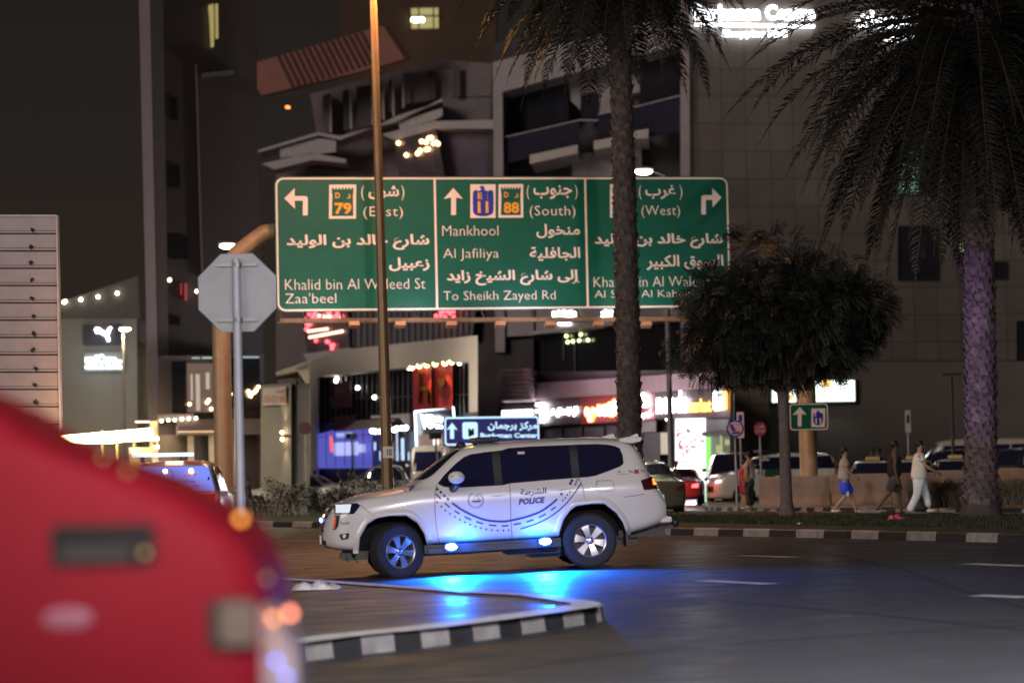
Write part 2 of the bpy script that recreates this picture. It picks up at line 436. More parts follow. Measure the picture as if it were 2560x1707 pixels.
# ================================================================ unseen lamps added outside the frame to light the junction
def post_lamp(name, label, base, h, arm, color, energy, target, spot, blend=.6, size=.25):
    t = thing(name, label, 'street lamp', base)
    b = MB(); b.tube([(0, 0, 0), (0, 0, h)], [.12, .07], 12); b.lathe([(.0, 0), (.2, 0), (.2, .05), (.14, .12), (0, .12)], 12)
    b.build('pole', M('galv', (.3, .3, .31), .45, .6), t, True)
    b = MB(); b.tube([(0, 0, h - .1), (arm.x * .5, arm.y * .5, h + .25), (arm.x, arm.y, h + .3)], .045, 8); b.build('arm', M('galv'), t, True)
    b = MB(); b.ball((arm.x, arm.y, h + .32), .3, 12, 8, 1.2, 1.2, .4); b.build('lamp_head', M('galv'), t, True)
    l = lamp('SPOT', 'lamp_light', (arm.x, arm.y, h + .1), energy, color, t, None, size, spot, blend)
    wl = Vector(base) + Vector((arm.x, arm.y, h + .1)); l.rotation_euler = (Vector(target) - wl).to_track_quat('-Z', 'Y').to_euler()
    return t
post_lamp('street_lamp', 'near street lamp standing right of the camera over the junction', (9.5, 14, .15), 9, Vector((-2.5, 2, 0)), (.86, .92, 1), 11500, (4.5, 21.5, 0), 105, 1.0)
post_lamp('added_flood_mast', 'tall white floodlight mast standing on the near side of the junction', (6, -18, .1), 13, Vector((-1, .5, 0)), (1, .89, .88), 50000, (2.0, 44, 1.5), 37, .35, .5)
# ================================================================ buildings
def part(fr, t, name, m, pts, d0, d1, smooth=False):
    """one object per outline: picture-space corners laid on the facade plane, d0 front, d1 back"""
    first = None
    for q in (pts if isinstance(pts[0], (list,)) else [pts]):
        b = MB()
        if len(q) == 4 and not isinstance(q[0], (tuple, list)): fr.rect(b, *q, d0, d1)
        else: fr.slab(b, q, d0, d1)
        o = b.build(name, m, t); first = first or o
    return first
def words(fr, t, name, m, items, d):
    b = MB()
    for it in items:
        k = it[5] if len(it) > 5 else {}
        fr.text(b, it[0], *it[1:5], d, **k)
    return b.build(name, m, t, fix=False)
def bars(fr, t, name, m, segs, wd, d0, d1):
    """thin bars between two picture points, thickness in picture px, one object each"""
    for (xa, ya, xb, yb) in segs:
        b = MB(); L = math.hypot(xb - xa, yb - ya); nx_, ny_ = -(yb - ya) / L * wd / 2, (xb - xa) / L * wd / 2
        fr.slab(b, [(xa + nx_, ya + ny_), (xb + nx_, yb + ny_), (xb - nx_, yb - ny_), (xa - nx_, ya - ny_)], d0, d1)
        o = b.build(name, m, t)
    return o
def bulbs(fr, t, name, m, pts, r, d):
    for x, y in pts:
        b = MB(); u, z = fr.uz(x, y, d); b.ball((u, d, z), r, 8, 5); b.build(name, m, t)
def panel_wall(name, rgb, bw, rh, ou, oz, joint=.45, var=.18):
    m = bpy.data.materials.new(name); m.use_nodes = True; t = m.node_tree; b = t.nodes['Principled BSDF']; b.inputs['Roughness'].default_value = .55
    tc = t.nodes.new('ShaderNodeTexCoord'); sp = t.nodes.new('ShaderNodeSeparateXYZ'); cb = t.nodes.new('ShaderNodeCombineXYZ')
    t.links.new(tc.outputs['Object'], sp.inputs[0]); t.links.new(sp.outputs[0], cb.inputs[0]); t.links.new(sp.outputs[2], cb.inputs[1])
    mp = t.nodes.new('ShaderNodeMapping'); mp.inputs['Location'].default_value = (-ou, -oz, 0); t.links.new(cb.outputs[0], mp.inputs[0])
    br = t.nodes.new('ShaderNodeTexBrick'); br.offset = 0; br.inputs['Scale'].default_value = 1
    br.inputs['Brick Width'].default_value = bw; br.inputs['Row Height'].default_value = rh; br.inputs['Mortar Size'].default_value = .028; br.inputs['Mortar Smooth'].default_value = .3
    br.inputs['Color1'].default_value = (*rgb, 1); br.inputs['Color2'].default_value = (*[c * (1 - var) for c in rgb], 1); br.inputs['Mortar'].default_value = (*[c * joint for c in rgb], 1)
    t.links.new(mp.outputs[0], br.inputs['Vector'])
    n = t.nodes.new('ShaderNodeTexNoise'); n.inputs['Scale'].default_value = .5; n.inputs['Detail'].default_value = 6; t.links.new(tc.outputs['Object'], n.inputs['Vector'])
    mr = t.nodes.new('ShaderNodeMapRange'); mr.inputs['To Min'].default_value = .7; mr.inputs['To Max'].default_value = 1.3; t.links.new(n.outputs['Fac'], mr.inputs['Value'])
    mx = t.nodes.new('ShaderNodeMix'); mx.data_type = 'RGBA'; mx.blend_type = 'MULTIPLY'; mx.inputs[0].default_value = 1
    t.links.new(br.outputs['Color'], mx.inputs[6]); t.links.new(mr.outputs[0], mx.inputs[7]); t.links.new(mx.outputs[2], b.inputs['Base Color'])
    MATS[name] = m; return m
glass_d = M('dark_glass', (.02, .02, .028), .12, var=.2, scale=.6, spec=.6)
concrete = M('render_grey', (.3, .28, .28), .75, var=.15, scale=.8, bump=.1)
mauve = M('cladding_mauve', (.36, .32, .33), .6, var=.1, scale=.7)
stone_lt = M('pale_stone', (.5, .45, .41), .65, var=.1, scale=.8)
dark_w = M('dark_wall', (.07, .06, .065), .6, var=.25, scale=.6)
dark_m = M('dark_metal', (.035, .033, .035), .45, .3, var=.2)
white_e = E('white_lit', (.93, .96, 1.0), 9)
warm_e = E('warm_lit', (1, .72, .3), 9)
bulb_e = E('warm_bulb', (1, .74, .33), 30)

# ---- shopping mall on the right
FM = Fr(1700, 140, 2700, 145)
mall = FM.thing('shopping_mall', 'tall shopping mall with square tan panels and glowing white letters along its top', 'building')
u0_, z0_ = FM.uz(1806, 378)
part(FM, mall, 'wall', panel_wall('tan_panel', (.175, .148, .13), 63 / (FPX / 140), 69.5 / (FPX / 140), u0_, z0_), [(1704, -160), (2760, -160), (2760, 900), (1704, 903)], 0, 22)
part(FM, mall, 'base_wall', M('tan_render', (.165, .142, .125), .7, var=.1, scale=.4, bump=.1), [(1704, 905), (2760, 902), (2760, 1262), (1704, 1262)], -.12, 22)
part(FM, mall, 'lit_corner_strip', M('corner_lit_mauve', (.42, .36, .37), .6, var=.1), [(1700, -160), (1722, -160), (1727, 905), (1702, 905)], -.3, -.02)  # pale strip: light on the mall's corner edge is put into the colour
part(FM, mall, 'side_wall', panel_wall('beige_panel_lit', (.30, .235, .185), 1.12, 1.3, 0, 0), [1828, 900, 1924, 1262], -.9, -.14)  # panels lighter than the main wall: the light on them is in the colour
for k, (x0, y0, x1, y1) in enumerate([(2244, 374, 2341, 487), (2246, 566, 2343, 699), (2396, 606, 2414, 662), (2543, 803, 2640, 902), (2486, 655, 2516, 697), (2246, 60, 2341, 275), (2420, 330, 2520, 520), (2560, 360, 2660, 560)]):
    wd_ = part(FM, mall, 'window', glass_d, [x0, y0, x1, y1], -.05, -.005)
    bars(FM, wd_, 'frame', dark_m, [(x0, y0, x1, y0), (x0, y1, x1, y1), (x0, y0, x0, y1), (x1, y0, x1, y1)], 3, -.12, -.055)
    if k == 0:
        gl = E('green_lit', (.32, .62, .5), .32)
        part(FM, wd_, 'lit_pane', gl, [[2246, 376, 2266, 446], [2272, 376, 2296, 446], [2246, 455, 2266, 484], [2272, 455, 2296, 484]], -.1, -.056)
    if k == 2: part(FM, wd_, 'lit_pane', E('green_lit2', (.55, .7, .3), .5), [2399, 608, 2411, 632], -.1, -.056)
sgm = FM.thing('mall_lettering', 'glowing white mall name in English and Arabic, high up behind the palm fronds', 'sign')
words(FM, sgm, 'english_lettering', white_e, [('BurJuman Centre', 1733, 12, 2037, 62, {'y0r': 14, 'y1r': 62, 'bold': .03})], -.3)
words(FM, sgm, 'arabic_lettering', white_e, [('مركز برجمان', 2140, 26, 2375, 70, {'bold': .04, 'ar': True})], -.3)
part(FM, sgm, 'underline', white_e, [[1735, 61, 2036, 67], [2140, 66, 2350, 71]], -.3, -.2)
words(FM, sgm, 'small_lettering', white_e, [('Shopping Mall', 1805, 76, 1966, 97, {'bold': .03}), ('مركز تسوق', 2212, 82, 2350, 106, {'bold': .03, 'ar': True})], -.3)
# backlit poster by the tree trunk
pst = FM.thing('lit_poster', 'bright white backlit poster on the mall wall behind the round tree', 'billboard')
part(FM, pst, 'frame', dark_m, [(1926, 950), (2141, 947), (2141, 1006), (1926, 1008)], -.34, -.13)
part(FM, pst, 'panel', E('poster_white', (.85, 1, .92), 2.2), [[1930, 953, 1990, 1005], [2024, 951, 2137, 1003]], -.42, -.345)
part(FM, pst, 'picture', E('poster_orange', (1, .55, .12), 1.5), [[1962, 955, 1978, 968], [1966, 986, 1982, 1000], [2055, 950, 2078, 968]], -.45, -.425)
for x in (1993, 2023): pass
lamp('AREA', 'poster_glow', (FM.uz(2060, 978)[0], -.6, FM.uz(2060, 978)[1]), 120, (.9, 1, .95), pst, (FM.uz(2060, 978)[0], -8, FM.uz(2060, 978)[1] - 3), 1.5)

# ---- white framed apartment block in the middle
FW = Fr(1235, 155, 1700, 140)
wf = FW.thing('balcony_building', 'grey building with big square white frames round dark recessed balconies', 'building')
part(FW, wf, 'wall', dark_w, [(1234, 110), (1700, 0), (1702, 870), (1192, 870)], 3.0, 18)
part(FW, wf, 'frame', mauve, [(1232, 157), (1705, 30), (1703, 112), (1256, 230), (1262, 880), (1238, 880)], 0, 2.98)
part(FW, wf, 'inner_wall', concrete, [[(1422, 190), (1532, 160), (1532, 292), (1480, 300), (1424, 250)], [(1430, 388), (1532, 372), (1532, 450), (1430, 450)], [(1576, 360), (1604, 355), (1604, 450), (1576, 450)], [(1576, 150), (1600, 143), (1600, 230), (1576, 236)]], 2.0, 2.98)
for q in ([(1258, 235), (1420, 196), (1422, 300), (1258, 341)], [(1600, 140), (1698, 114), (1698, 236), (1600, 262)], [(1451, 238), (1493, 230), (1493, 300), (1451, 303)]):
    wn = part(FW, wf, 'window', glass_d, q, 1.8, 1.98 if q[0][0] != 1258 else 2.9)
part(FW, wf, 'balustrade', M('tint_glass', (.03, .028, .05), .15, var=.2), [[(1259, 346), (1448, 303), (1448, 372), (1330, 395), (1259, 410)], [(1493, 287), (1535, 279), (1535, 345), (1493, 352)], [(1578, 271), (1699, 241), (1699, 330), (1578, 348)]], .4, .5)
bars(FW, wf, 'handrail', M('rail_grey', (.6, .56, .57), .4, .3), [(1258, 344, 1450, 300), (1450, 300, 1495, 301), (1495, 286, 1535, 278), (1578, 270, 1699, 239)], 2.6, .3, .6)
part(FW, wf, 'ledge', stone_lt, [[(1324, 388), (1444, 362), (1444, 383), (1325, 410)], [(1484, 353), (1535, 343), (1535, 366), (1485, 375)], [(1570, 331), (1621, 322), (1621, 345), (1570, 350)]], -.3, 2.9)
part(FW, wf, 'spandrel', mauve, [[(1247, 772), (1334, 762), (1334, 838), (1247, 842)], [(1340, 770), (1532, 745), (1532, 806), (1340, 828)], [(1575, 745), (1700, 735), (1700, 800), (1575, 806)]], .2, 2.9)
bars(FW, wf, 'cornice', stone_lt, [(1333, 832, 1534, 809), (1576, 806, 1700, 796)], 8, -.2, 1.5)
part(FW, wf, 'lower_glass', glass_d, [(1334, 840), (1700, 803), (1700, 950), (1334, 1000)], 1.0, 2.9)
part(FW, wf, 'base_wall', dark_w, [(1192, 858), (1334, 846), (1334, 1262), (1192, 1262)], .5, 10)
bars(FW, wf, 'mullion', M('mullion_lit', (.2, .22, .2), .4), [(1436, 840, 1437, 960), (1408, 842, 1409, 900)], 2, .9, .98)
bulbs(FW, wf, 'lamp', E('pale_green_reflection', (.9, 1, .45), 5), [(1419, 855), (1432, 853), (1448, 851), (1470, 850), (1416, 840), (1452, 836)], .09, .85)  # glowing balls stand in for lights reflected in the dark glass
wl_ = FW.thing('wall_lettering', 'small glowing white name on the grey facade under the green road sign', 'sign')
words(FW, wl_, 'lettering', white_e, [('مركز الخليج', 1380, 775, 1440, 792, {'ar': True, 'bold': .05}), ('Centre', 1394, 799, 1425, 813, {'bold': .05}), ('مول', 1503, 770, 1532, 786, {'ar': True, 'bold': .05})], .1)
part(FW, wl_, 'underline', white_e, [[1380, 792, 1436, 795], [1503, 788, 1530, 791]], .1, .19)

# ---- stepped building with slanted roof
FS = Fr(640, 175, 1240, 160)
sb_ = FS.thing('stepped_building', 'brown stepped building with jutting pale cornices and a slanted louvred roof', 'building')
part(FS, sb_, 'wall', M('brown_wall', (.16, .125, .125), .7, var=.2, scale=.5), [(776, 235), (1100, 150), (1240, 160), (1240, 1000), (690, 1000), (690, 425), (793, 345)], 3, 20)
part(FS, sb_, 'upper_wall', M('brown_grey', (.15, .125, .125), .7, var=.15, scale=.6), [[(1006, 185), (1235, 165), (1235, 240), (1107, 246), (1006, 262)], [(1107, 246), (1235, 244), (1235, 300), (1085, 303), (1100, 280)], [(806, 240), (824, 232), (824, 330), (806, 336)]], 1.5, 2.98)
rb = MB()
def roof_pt(a, b, d): return (FS.uz(a, b, 0)[0], -2.2 + (b - 75) / 175 * -1.5 + d, FS.uz(a, b, 0)[1])
rb.prism([(704, 177), (1027, 73), (1105, 158), (1010, 188), (773, 250)], roof_pt, 0, .6)
rb.build('roof', M('pink_roof', (.26, .11, .085), .6, var=.12, scale=.6), sb_)
rb = MB()
for k in range(15):
    x = 786 + k * 13.6; y = 152 - k * 4.3; L = 62
    rb.prism([(x, y), (x + 6, y - 2), (x + 6 + L, y + 80 - 2 * k * .2), (x + L, y + 82 - 2 * k * .2)], roof_pt, -.12, -.02)
rb.build('louvre', M('roof_slot', (.08, .03, .025), .7, var=.2), sb_)
part(FS, sb_, 'column', dark_w, [[858, 225, 872, 325], [892, 215, 928, 318], [944, 205, 957, 300], [972, 200, 986, 280], [1071, 176, 1088, 248], [1133, 168, 1150, 242]], .95, 1.1)
bars(FS, sb_, 'mullion', M('mullion_grey', (.42, .36, .36), .5), [(876, 225, 877, 322), (931, 212, 932, 312), (957, 205, 959, 300), (982, 195, 984, 292), (1007, 190, 1008, 270), (826, 245, 827, 332)], 5, .7, .8)
cor = M('cornice_stone', (.4, .36, .365), .6, var=.1)
part(FS, sb_, 'cornice', cor, [[(640, 377), (793, 331), (850, 340), (988, 305), (1106, 246), (1106, 253), (993, 290), (935, 318), (850, 350), (795, 338), (648, 381)]], -1.0, 1.4)
part(FS, sb_, 'balcony_slab', cor, [[(700, 372), (793, 345), (840, 352), (840, 380), (700, 395)], [(654, 410), (779, 382), (865, 398), (865, 408), (782, 400), (686, 424)], [(954, 336), (1084, 303), (1235, 300), (1235, 322), (1091, 322), (987, 351)], [(996, 305), (1106, 270), (1106, 290), (1086, 300), (1000, 325)]], -.6, 1.4)
part(FS, sb_, 'lower_wall', M('violet_wall', (.10, .075, .115), .5, var=.2, scale=.5), [(1094, 324), (1236, 324), (1236, 445), (1112, 445)], .6, 2.98)
part(FS, sb_, 'window', M('bay_glass', (.09, .07, .085), .2, var=.3, scale=.8), [[(985, 352), (1090, 322), (1113, 445), (998, 445)], [(752, 770), (868, 770), (876, 880), (772, 905)]], -.6, .5)
part(FS, sb_, 'glazing', M('striped_glass', (.15, .135, .15), .25, var=.2), [[(872, 770), (1190, 765), (1180, 850), (872, 872)]], -.2, 2.9)
bars(FS, sb_, 'glazing_bar', M('glazing_bar', (.24, .22, .24), .4), [(x, 770, x, 868 - (x - 880) * .08) for x in range(884, 1180, 15)], 2.2, -.35, -.22)
rr = random.Random(3)
bulbs(FS, sb_, 'amber_light', E('amber_reflection', (1, .62, .25), 7), [(996, 358), (1054, 354), (1065, 356), (1072, 346), (1078, 345), (1084, 359), (1091, 357), (1095, 360), (1050, 377), (1066, 374), (1070, 373), (1016, 388), (1044, 384)], .13, -.75)  # glowing balls painted in as orange reflections in the bay glass
bulbs(FS, sb_, 'red_lamp', E('red_lit', (1, .08, .1), 5), [(760 + rr.random() * 95, 782 + rr.random() * 18) for _ in range(26)] + [(770 + rr.random() * 70, 850 + rr.random() * 22) for _ in range(8)] + [(1085 + rr.random() * 55, 778 + rr.random() * 14) for _ in range(10)] + [(765 + rr.random() * 12, 800 + rr.random() * 26) for _ in range(6)], .11, -.75)
bulbs(FS, sb_, 'peach_lamp', E('peach_lit', (1, .5, .35), 5), [(780 + rr.random() * 75, 786 + rr.random() * 10) for _ in range(9)] + [(775 + k * 8, 843 - k * 1.5) for k in range(11)] + [(772 + k * 9, 828 - k * 1.2) for k in range(6)], .09, -.75)
ap = MB(); FS.slab(ap, [(757, 885), (875, 868), (875, 900), (773, 908)], -3, 0); ap.build('canopy', cor, sb_)

# ---- white framed retail podium
FP = Fr(775, 150, 1195, 128)
pod = FP.thing('retail_podium', 'low shop building with a thick white frame round a dark glass front and red panel', 'building')
part(FP, pod, 'frame', M('podium_white', (.75, .66, .58), .6, var=.06, scale=.6), [[(773, 903), (873, 872), (1194, 838), (1194, 1262), (1173, 1262), (1172, 902), (791, 941), (791, 1262), (774, 1262)]], 0, 3)
part(FP, pod, 'glass_wall', M('podium_glass', (.075, .065, .085), .22, var=.25, scale=.4), [(791, 941), (1172, 902), (1173, 1262), (791, 1262)], 1.2, 3)
bars(FP, pod, 'mullion', M('podium_mullion', (.17, .16, .17), .4), [(x, 938 - (x - 791) * .1, x, 1055) for x in list(range(800, 1030, 13)) + [1140, 1150, 1160]] + [(791, 1000, 1172, 985), (791, 1060, 1172, 1042)], 1.6, 1.0, 1.18)
part(FP, pod, 'red_panel', M('red_panel', (.45, .05, .07), .55, var=.1), [(1031, 919), (1131, 907), (1131, 1020), (1034, 1026)], .5, 1.0)
gold = M('gold', (.75, .5, .14), .3, .9, var=.2)
part(FP, pod, 'gold_emblem', gold, [[(1093, 946), (1101, 944), (1103, 958), (1107, 944), (1114, 945), (1111, 960), (1104, 973), (1098, 966)], [(1044, 930), (1049, 930), (1051, 962), (1046, 968)], [(1045, 972), (1052, 966), (1066, 966), (1071, 972), (1071, 976), (1045, 976)], [(1046, 976), (1049, 976), (1046, 1008), (1043, 1008)], [(1065, 976), (1068, 976), (1069, 1010), (1066, 1010)], [(1077, 918), (1078.5, 918), (1080, 1018), (1078.5, 1018)]], .25, .49)
words(FP, pod, 'gold_lettering', gold, [('V OPR.COM', 1089, 986, 1124, 994, {'bold': .02})], .4)
bulbs(FP, pod, 'downlight', E('downlight', (1, .66, .25), 16), [(1030, 918), (1048, 914), (1067, 912), (1088, 909), (1112, 907), (1129, 904)], .13, .1)
for x, y in ((1050, 914), (1088, 910), (1115, 907)):
    u, z = FP.uz(x, y, -.1); lamp('SPOT', 'panel_light', (u, -.2, z + .2), 260, (1, .55, .16), pod, (u, .9, z - 4), .08, 70, .6)
bulbs(FP, pod, 'white_lamp', E('white_lamp', (1, .98, .85), 14), [(1022, 919), (1148, 907), (842, 946), (894, 969), (840, 952), (936, 993)], .1, .8)
shw = part(FP, pod, 'shop_window', M('shop_black', (.03, .025, .035), .3), [(1037, 1030), (1132, 1018), (1136, 1125), (1040, 1125)], .7, 1.0)
bars(FP, shw, 'led_frame', E('led_white', (.75, .88, 1), 4.5), [(1036, 1029, 1133, 1017), (1037, 1028, 1041, 1115), (1133, 1018, 1136, 1050)], 3.6, .55, .68)
words(FP, shw, 'lettering', white_e, [('VO', 1052, 1036, 1085, 1072, {'y0r': 1035, 'y1r': 1070, 'bold': .06}), ('boutique', 1086, 1042, 1112, 1055, {'bold': .08}), ('shop', 1089, 1062, 1110, 1072, {'bold': .08})], .5)
part(FP, shw, 'window_display', E('display_lit', (.75, .5, .38), .35), [[1042, 1085, 1130, 1112]], .6, .68)
part(FP, shw, 'poster', E('poster_pink', (1, .85, .8), 2.2), [1083, 1088, 1096, 1111], .5, .58)
blw = part(FP, pod, 'blue_window', E('blue_violet', (.16, .17, .85), .55), [(795, 1085), (930, 1050), (930, 1170), (795, 1170)], .8, 1.1)
part(FP, blw, 'glow_panel', E('blue_white', (.45, .5, 1.0), 1.1), [[835, 1105, 895, 1138], [895, 1110, 912, 1130], [840, 1082, 880, 1092]], .6, .78)
bars(FP, blw, 'mullion', dark_m, [(x, 1075, x, 1165) for x in (815, 838, 862, 886, 908)] + [(795, 1092, 932, 1086)], 1.4, .5, .58)
part(FP, pod, 'red_banner', E('red_banner', (1, .12, .1), 1.3), [(824, 1090), (830, 1090), (833, 1130), (826, 1130)], -.4, -.3)
part(FP, pod, 'hanging_sign', M('maroon_sign', (.16, .07, .08), .5, var=.3), [[833, 955, 876, 1000], [830, 1000, 878, 1018], [832, 1038, 886, 1056], [834, 1060, 882, 1076]], .3, .7)
words(FP, pod, 'sign_lettering', M('brass_letter', (.45, .3, .2), .4, .4), [('MANGO', 836, 1041, 884, 1053, {}), ('CAFE', 840, 1063, 878, 1073, {}), ('منجو', 842, 966, 862, 990, {'ar': True})], .28)
part(FP, pod, 'cream_wall', E('cream_wall_glow', (.55, .42, .36), .32), [[927, 1036, 1024, 1070]], .85, 1.15)  # wall emits: the lamplight on it is put into its material
part(FP, pod, 'lit_opening', E('opening_lit', (.55, .75, 1), 1.2), [[935, 1105, 939, 1125], [949, 1127, 953, 1150], [991, 1078, 994, 1152], [1003, 1095, 1010, 1150], [979, 1045, 998, 1060], [1020, 1130, 1023, 1150]], .7, .84)
aw = FP.thing('awning', 'striped metal awning with small lamps under its edge in front of the shops', 'awning')
ab = MB()
for k in range(12):
    x = 906 + k * 7.2; ab.prism([(x, 1050 - k * .3), (x + 4.6, 1050 - k * .3), (x + 4.6 + 26, 1074 - k * .4), (x + 26, 1074 - k * .4)], lambda a, b, d: (FP.uz(a, b, -.5)[0], -.5 - (b - 1045) / 30 * 1.6 + d, FP.uz(a, b, -.5)[1]), 0, .12)
ab.build('slat', M('awning_slat', (.4, .36, .33), .5, .2), aw)
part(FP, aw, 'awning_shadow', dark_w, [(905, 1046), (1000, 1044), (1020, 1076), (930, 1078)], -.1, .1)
bulbs(FP, aw, 'lamp', E('awning_lamp', (.9, .95, 1), 10), [(930, 1077), (938, 1078), (951, 1078), (985, 1074), (992, 1071), (1004, 1070), (1015, 1069)], .12, -2.0)
part(FP, aw, 'post', dark_m, [[932, 1076, 935, 1262], [1012, 1076, 1016, 1262]], -1.9, -1.7)
part(FP, pod, 'roof_box', M('roof_unit', (.12, .11, .13), .6), [[1163, 1032, 1193, 1040]], -.6, 0)

for px in (880, 1090):  # floodlights and posts added before the awning to brighten the podium frame
    u, z = FP.uz(px, 1090, -6.5); fbx = MB(); fbx.box(u - .25, u + .25, -6.7, -6.35, z - .12, z + .12); fbx.build('added_facade_flood', dark_m, aw)
    fbx = MB(); fbx.tube([(u, -6.5, z - 3.5), (u, -6.5, z - .1)], .05, 8); fbx.build('added_flood_post', dark_m, aw)
    lamp('AREA', 'added_flood_light', (u, -6.2, z + .15), 330, (1, .87, .74), aw, (u, 0, z + 5.0), .4)
# ---- shop row
FR_ = Fr(1205, 150, 1850, 112)
sh = FR_.thing('shop_row', 'single storey shop row with a slatted mauve fascia and brightly lit market front', 'building')
slat_m = M('slat_mauve', (.5, .38, .42), .4, .2, var=.15, scale=2)
bk = M('sign_band_dark', (.09, .045, .055), .5, var=.2, scale=.6)
part(FR_, sh, 'wall', dark_w, [(1245, 1000), (1832, 962), (1832, 1262), (1245, 1262)], 1.0, 8)
part(FR_, sh, 'roof', M('shop_roof', (.12, .1, .12), .7), [(1245, 930), (1832, 924), (1832, 962), (1245, 1000)], .6, 8)
sl = MB()
for k in range(9):
    f0 = k / 9; f1 = (k + .8) / 9
    ya, yb = 959 + 41 * f0, 959 + 41 * f1; yc, yd = 925 + 41 * f0, 925 + 41 * f1
    FR_.slab(sl, [(1324, ya), (1832, yc), (1832, yd), (1324, yb)], 0, .5)
for k in range(8):
    f0 = k / 8; f1 = (k + .78) / 8
    FR_.slab(sl, [(1250, 923 + 82 * f0), (1324, 920 + 82 * f0), (1324, 920 + 82 * f1), (1250, 923 + 82 * f1)], -1.2, .5)
sl.build('fascia_slat', slat_m, sh)
part(FR_, sh, 'slat_backing', M('slat_back', (.3, .22, .25), .6), [[(1324, 960), (1832, 926), (1832, 966), (1324, 1000)], [(1252, 924), (1322, 921), (1322, 1001), (1252, 1004)]], .2, .58)
part(FR_, sh, 'sign_band', bk, [(1250, 1008), (1450, 994), (1450, 1058), (1250, 1072)], .3, .95)
part(FR_, sh, 'sign_band', M('sign_band_red', (.30, .05, .06), .5, var=.15), [(1451, 993), (1638, 980), (1638, 1048), (1451, 1060)], .3, .95)
part(FR_, sh, 'sign_band', M('sign_band_black', (.05, .03, .035), .5), [(1639, 980), (1826, 967), (1826, 1043), (1639, 1047)], .3, .95)
words(FR_, sh, 'bank_lettering', white_e, [('EMIRATES ISLAMIC', 1255, 1027, 1331, 1041, {'y0r': 1023, 'y1r': 1038, 'bold': .05}), ('الإمارات الإسلامي', 1364, 1022, 1444, 1046, {'y0r': 1016, 'y1r': 1042, 'ar': True, 'bold': .04})], .2)
part(FR_, sh, 'bank_emblem', white_e, [[(1339, 1008), (1348, 1007), (1348, 1014), (1339, 1015)], [(1339, 1024), (1348, 1023), (1348, 1030), (1339, 1031)], [(1350, 1006), (1354, 1006), (1354, 1056), (1350, 1056)], [(1356, 1006), (1360, 1006), (1360, 1056), (1356, 1056)]], .1, .25)
words(FR_, sh, 'arabic_lettering', E('orange_halo', (1, .32, .06), 6), [('زبيبي', 1460, 1000, 1545, 1056, {'y0r': 996, 'y1r': 1050, 'ar': True, 'bold': .11})], .24)
words(FR_, sh, 'arabic_face', white_e, [('زبيبي', 1463, 1004, 1545, 1052, {'y0r': 1000, 'y1r': 1046, 'ar': True, 'bold': .05})], .18)
part(FR_, sh, 'figure_emblem', white_e, [[(1596, 984), (1606, 982), (1616, 988), (1618, 1004), (1622, 1016), (1606, 1018), (1610, 1000), (1604, 992), (1597, 993)]], .15, .25)
words(FR_, sh, 'small_lettering', white_e, [('يمي', 1597, 1018, 1630, 1048, {'ar': True, 'bold': .1})], .18)
words(FR_, sh, 'market_lettering', white_e, [('needs', 1640, 979, 1718, 1034, {'y0r': 977, 'y1r': 1031, 'bold': .05})], .18)
words(FR_, sh, 'market_lettering', E('orange_lit', (1, .42, .06), 6), [('market', 1718, 997, 1777, 1031, {'y0r': 996, 'y1r': 1029, 'bold': .04})], .2)
part(FR_, sh, 'market_emblem', E('amber_edge', (1, .35, .05), 5), [(1806, 974), (1817, 972), (1818, 1022), (1808, 1025)], .15, .25)
part(FR_, sh, 'market_emblem', white_e, [[(1783, 976), (1788, 972), (1804, 971), (1804, 982), (1792, 984), (1792, 992), (1808, 990), (1808, 1014), (1803, 1024), (1789, 1027), (1783, 1022)]], .1, .14)
part(FR_, sh, 'shop_front', E('market_white', (1, .96, 1), 1.7), [(1688, 1045), (1763, 1044), (1763, 1262), (1688, 1262)], .4, .95)
mk = MB()
rs = random.Random(8)
for _ in range(26):
    x = rs.uniform(1690, 1758); y = rs.uniform(1062, 1135); FR_.rect(mk, x, y, x + rs.uniform(4, 12), y + rs.uniform(3, 8), .32, .38)
mk.build('window_sticker', M('sticker_mix', (.45, .25, .3), .5, var=.6, scale=2), sh)
rg_ = MB(); ring = [(1706 + 15 * math.cos(a), 1138 + 20 * math.sin(a)) for a in [2 * PI * k / 24 for k in range(24)]]
for a, b in zip(ring, ring[1:] + ring[:1]):
    ca = (1706, 1138); FR_.slab(rg_, [a, b, (ca[0] + (b[0] - ca[0]) * .85, ca[1] + (b[1] - ca[1]) * .85), (ca[0] + (a[0] - ca[0]) * .85, ca[1] + (a[1] - ca[1]) * .85)], .28, .36)
rg_.build('red_ring', E('red_ring', (.9, .12, .12), .8), sh)
part(FR_, sh, 'green_pillar', E('green_pillar', (.25, .9, .12), 1.1), [(1764, 1092), (1776, 1092), (1777, 1262), (1765, 1262)], .1, .5)
part(FR_, sh, 'side_window', M('shop_grey', (.10, .11, .12), .4, var=.3), [[1765, 1048, 1822, 1076]], .3, .9)
part(FR_, sh, 'interior', E('shop_dim', (.35, .32, .26), .3), [[1778, 1090, 1826, 1262]], .7, .95)
part(FR_, sh, 'shelf', E('shelf_lit', (.8, .75, .4), .5), [[1812, 1098, 1824, 1112], [1790, 1112, 1802, 1140], [1800, 1080, 1806, 1140]], .55, .68)
part(FR_, sh, 'lintel', dark_m, [[1755, 1078, 1826, 1088]], -.4, .6)
part(FR_, sh, 'grey_shutter', M('shutter_grey', (.28, .26, .28), .6, var=.15), [[1597, 1052, 1640, 1080]], .5, .95)
part(FR_, sh, 'lit_column', E('column_cream', (.75, .66, .5), .7), [[1651, 1081, 1668, 1135]], .1, .5)
part(FR_, sh, 'glass_front', M('shop_glass', (.1, .1, .12), .25, var=.3), [[1597, 1082, 1650, 1262], [1365, 1068, 1590, 1262]], .5, .95)
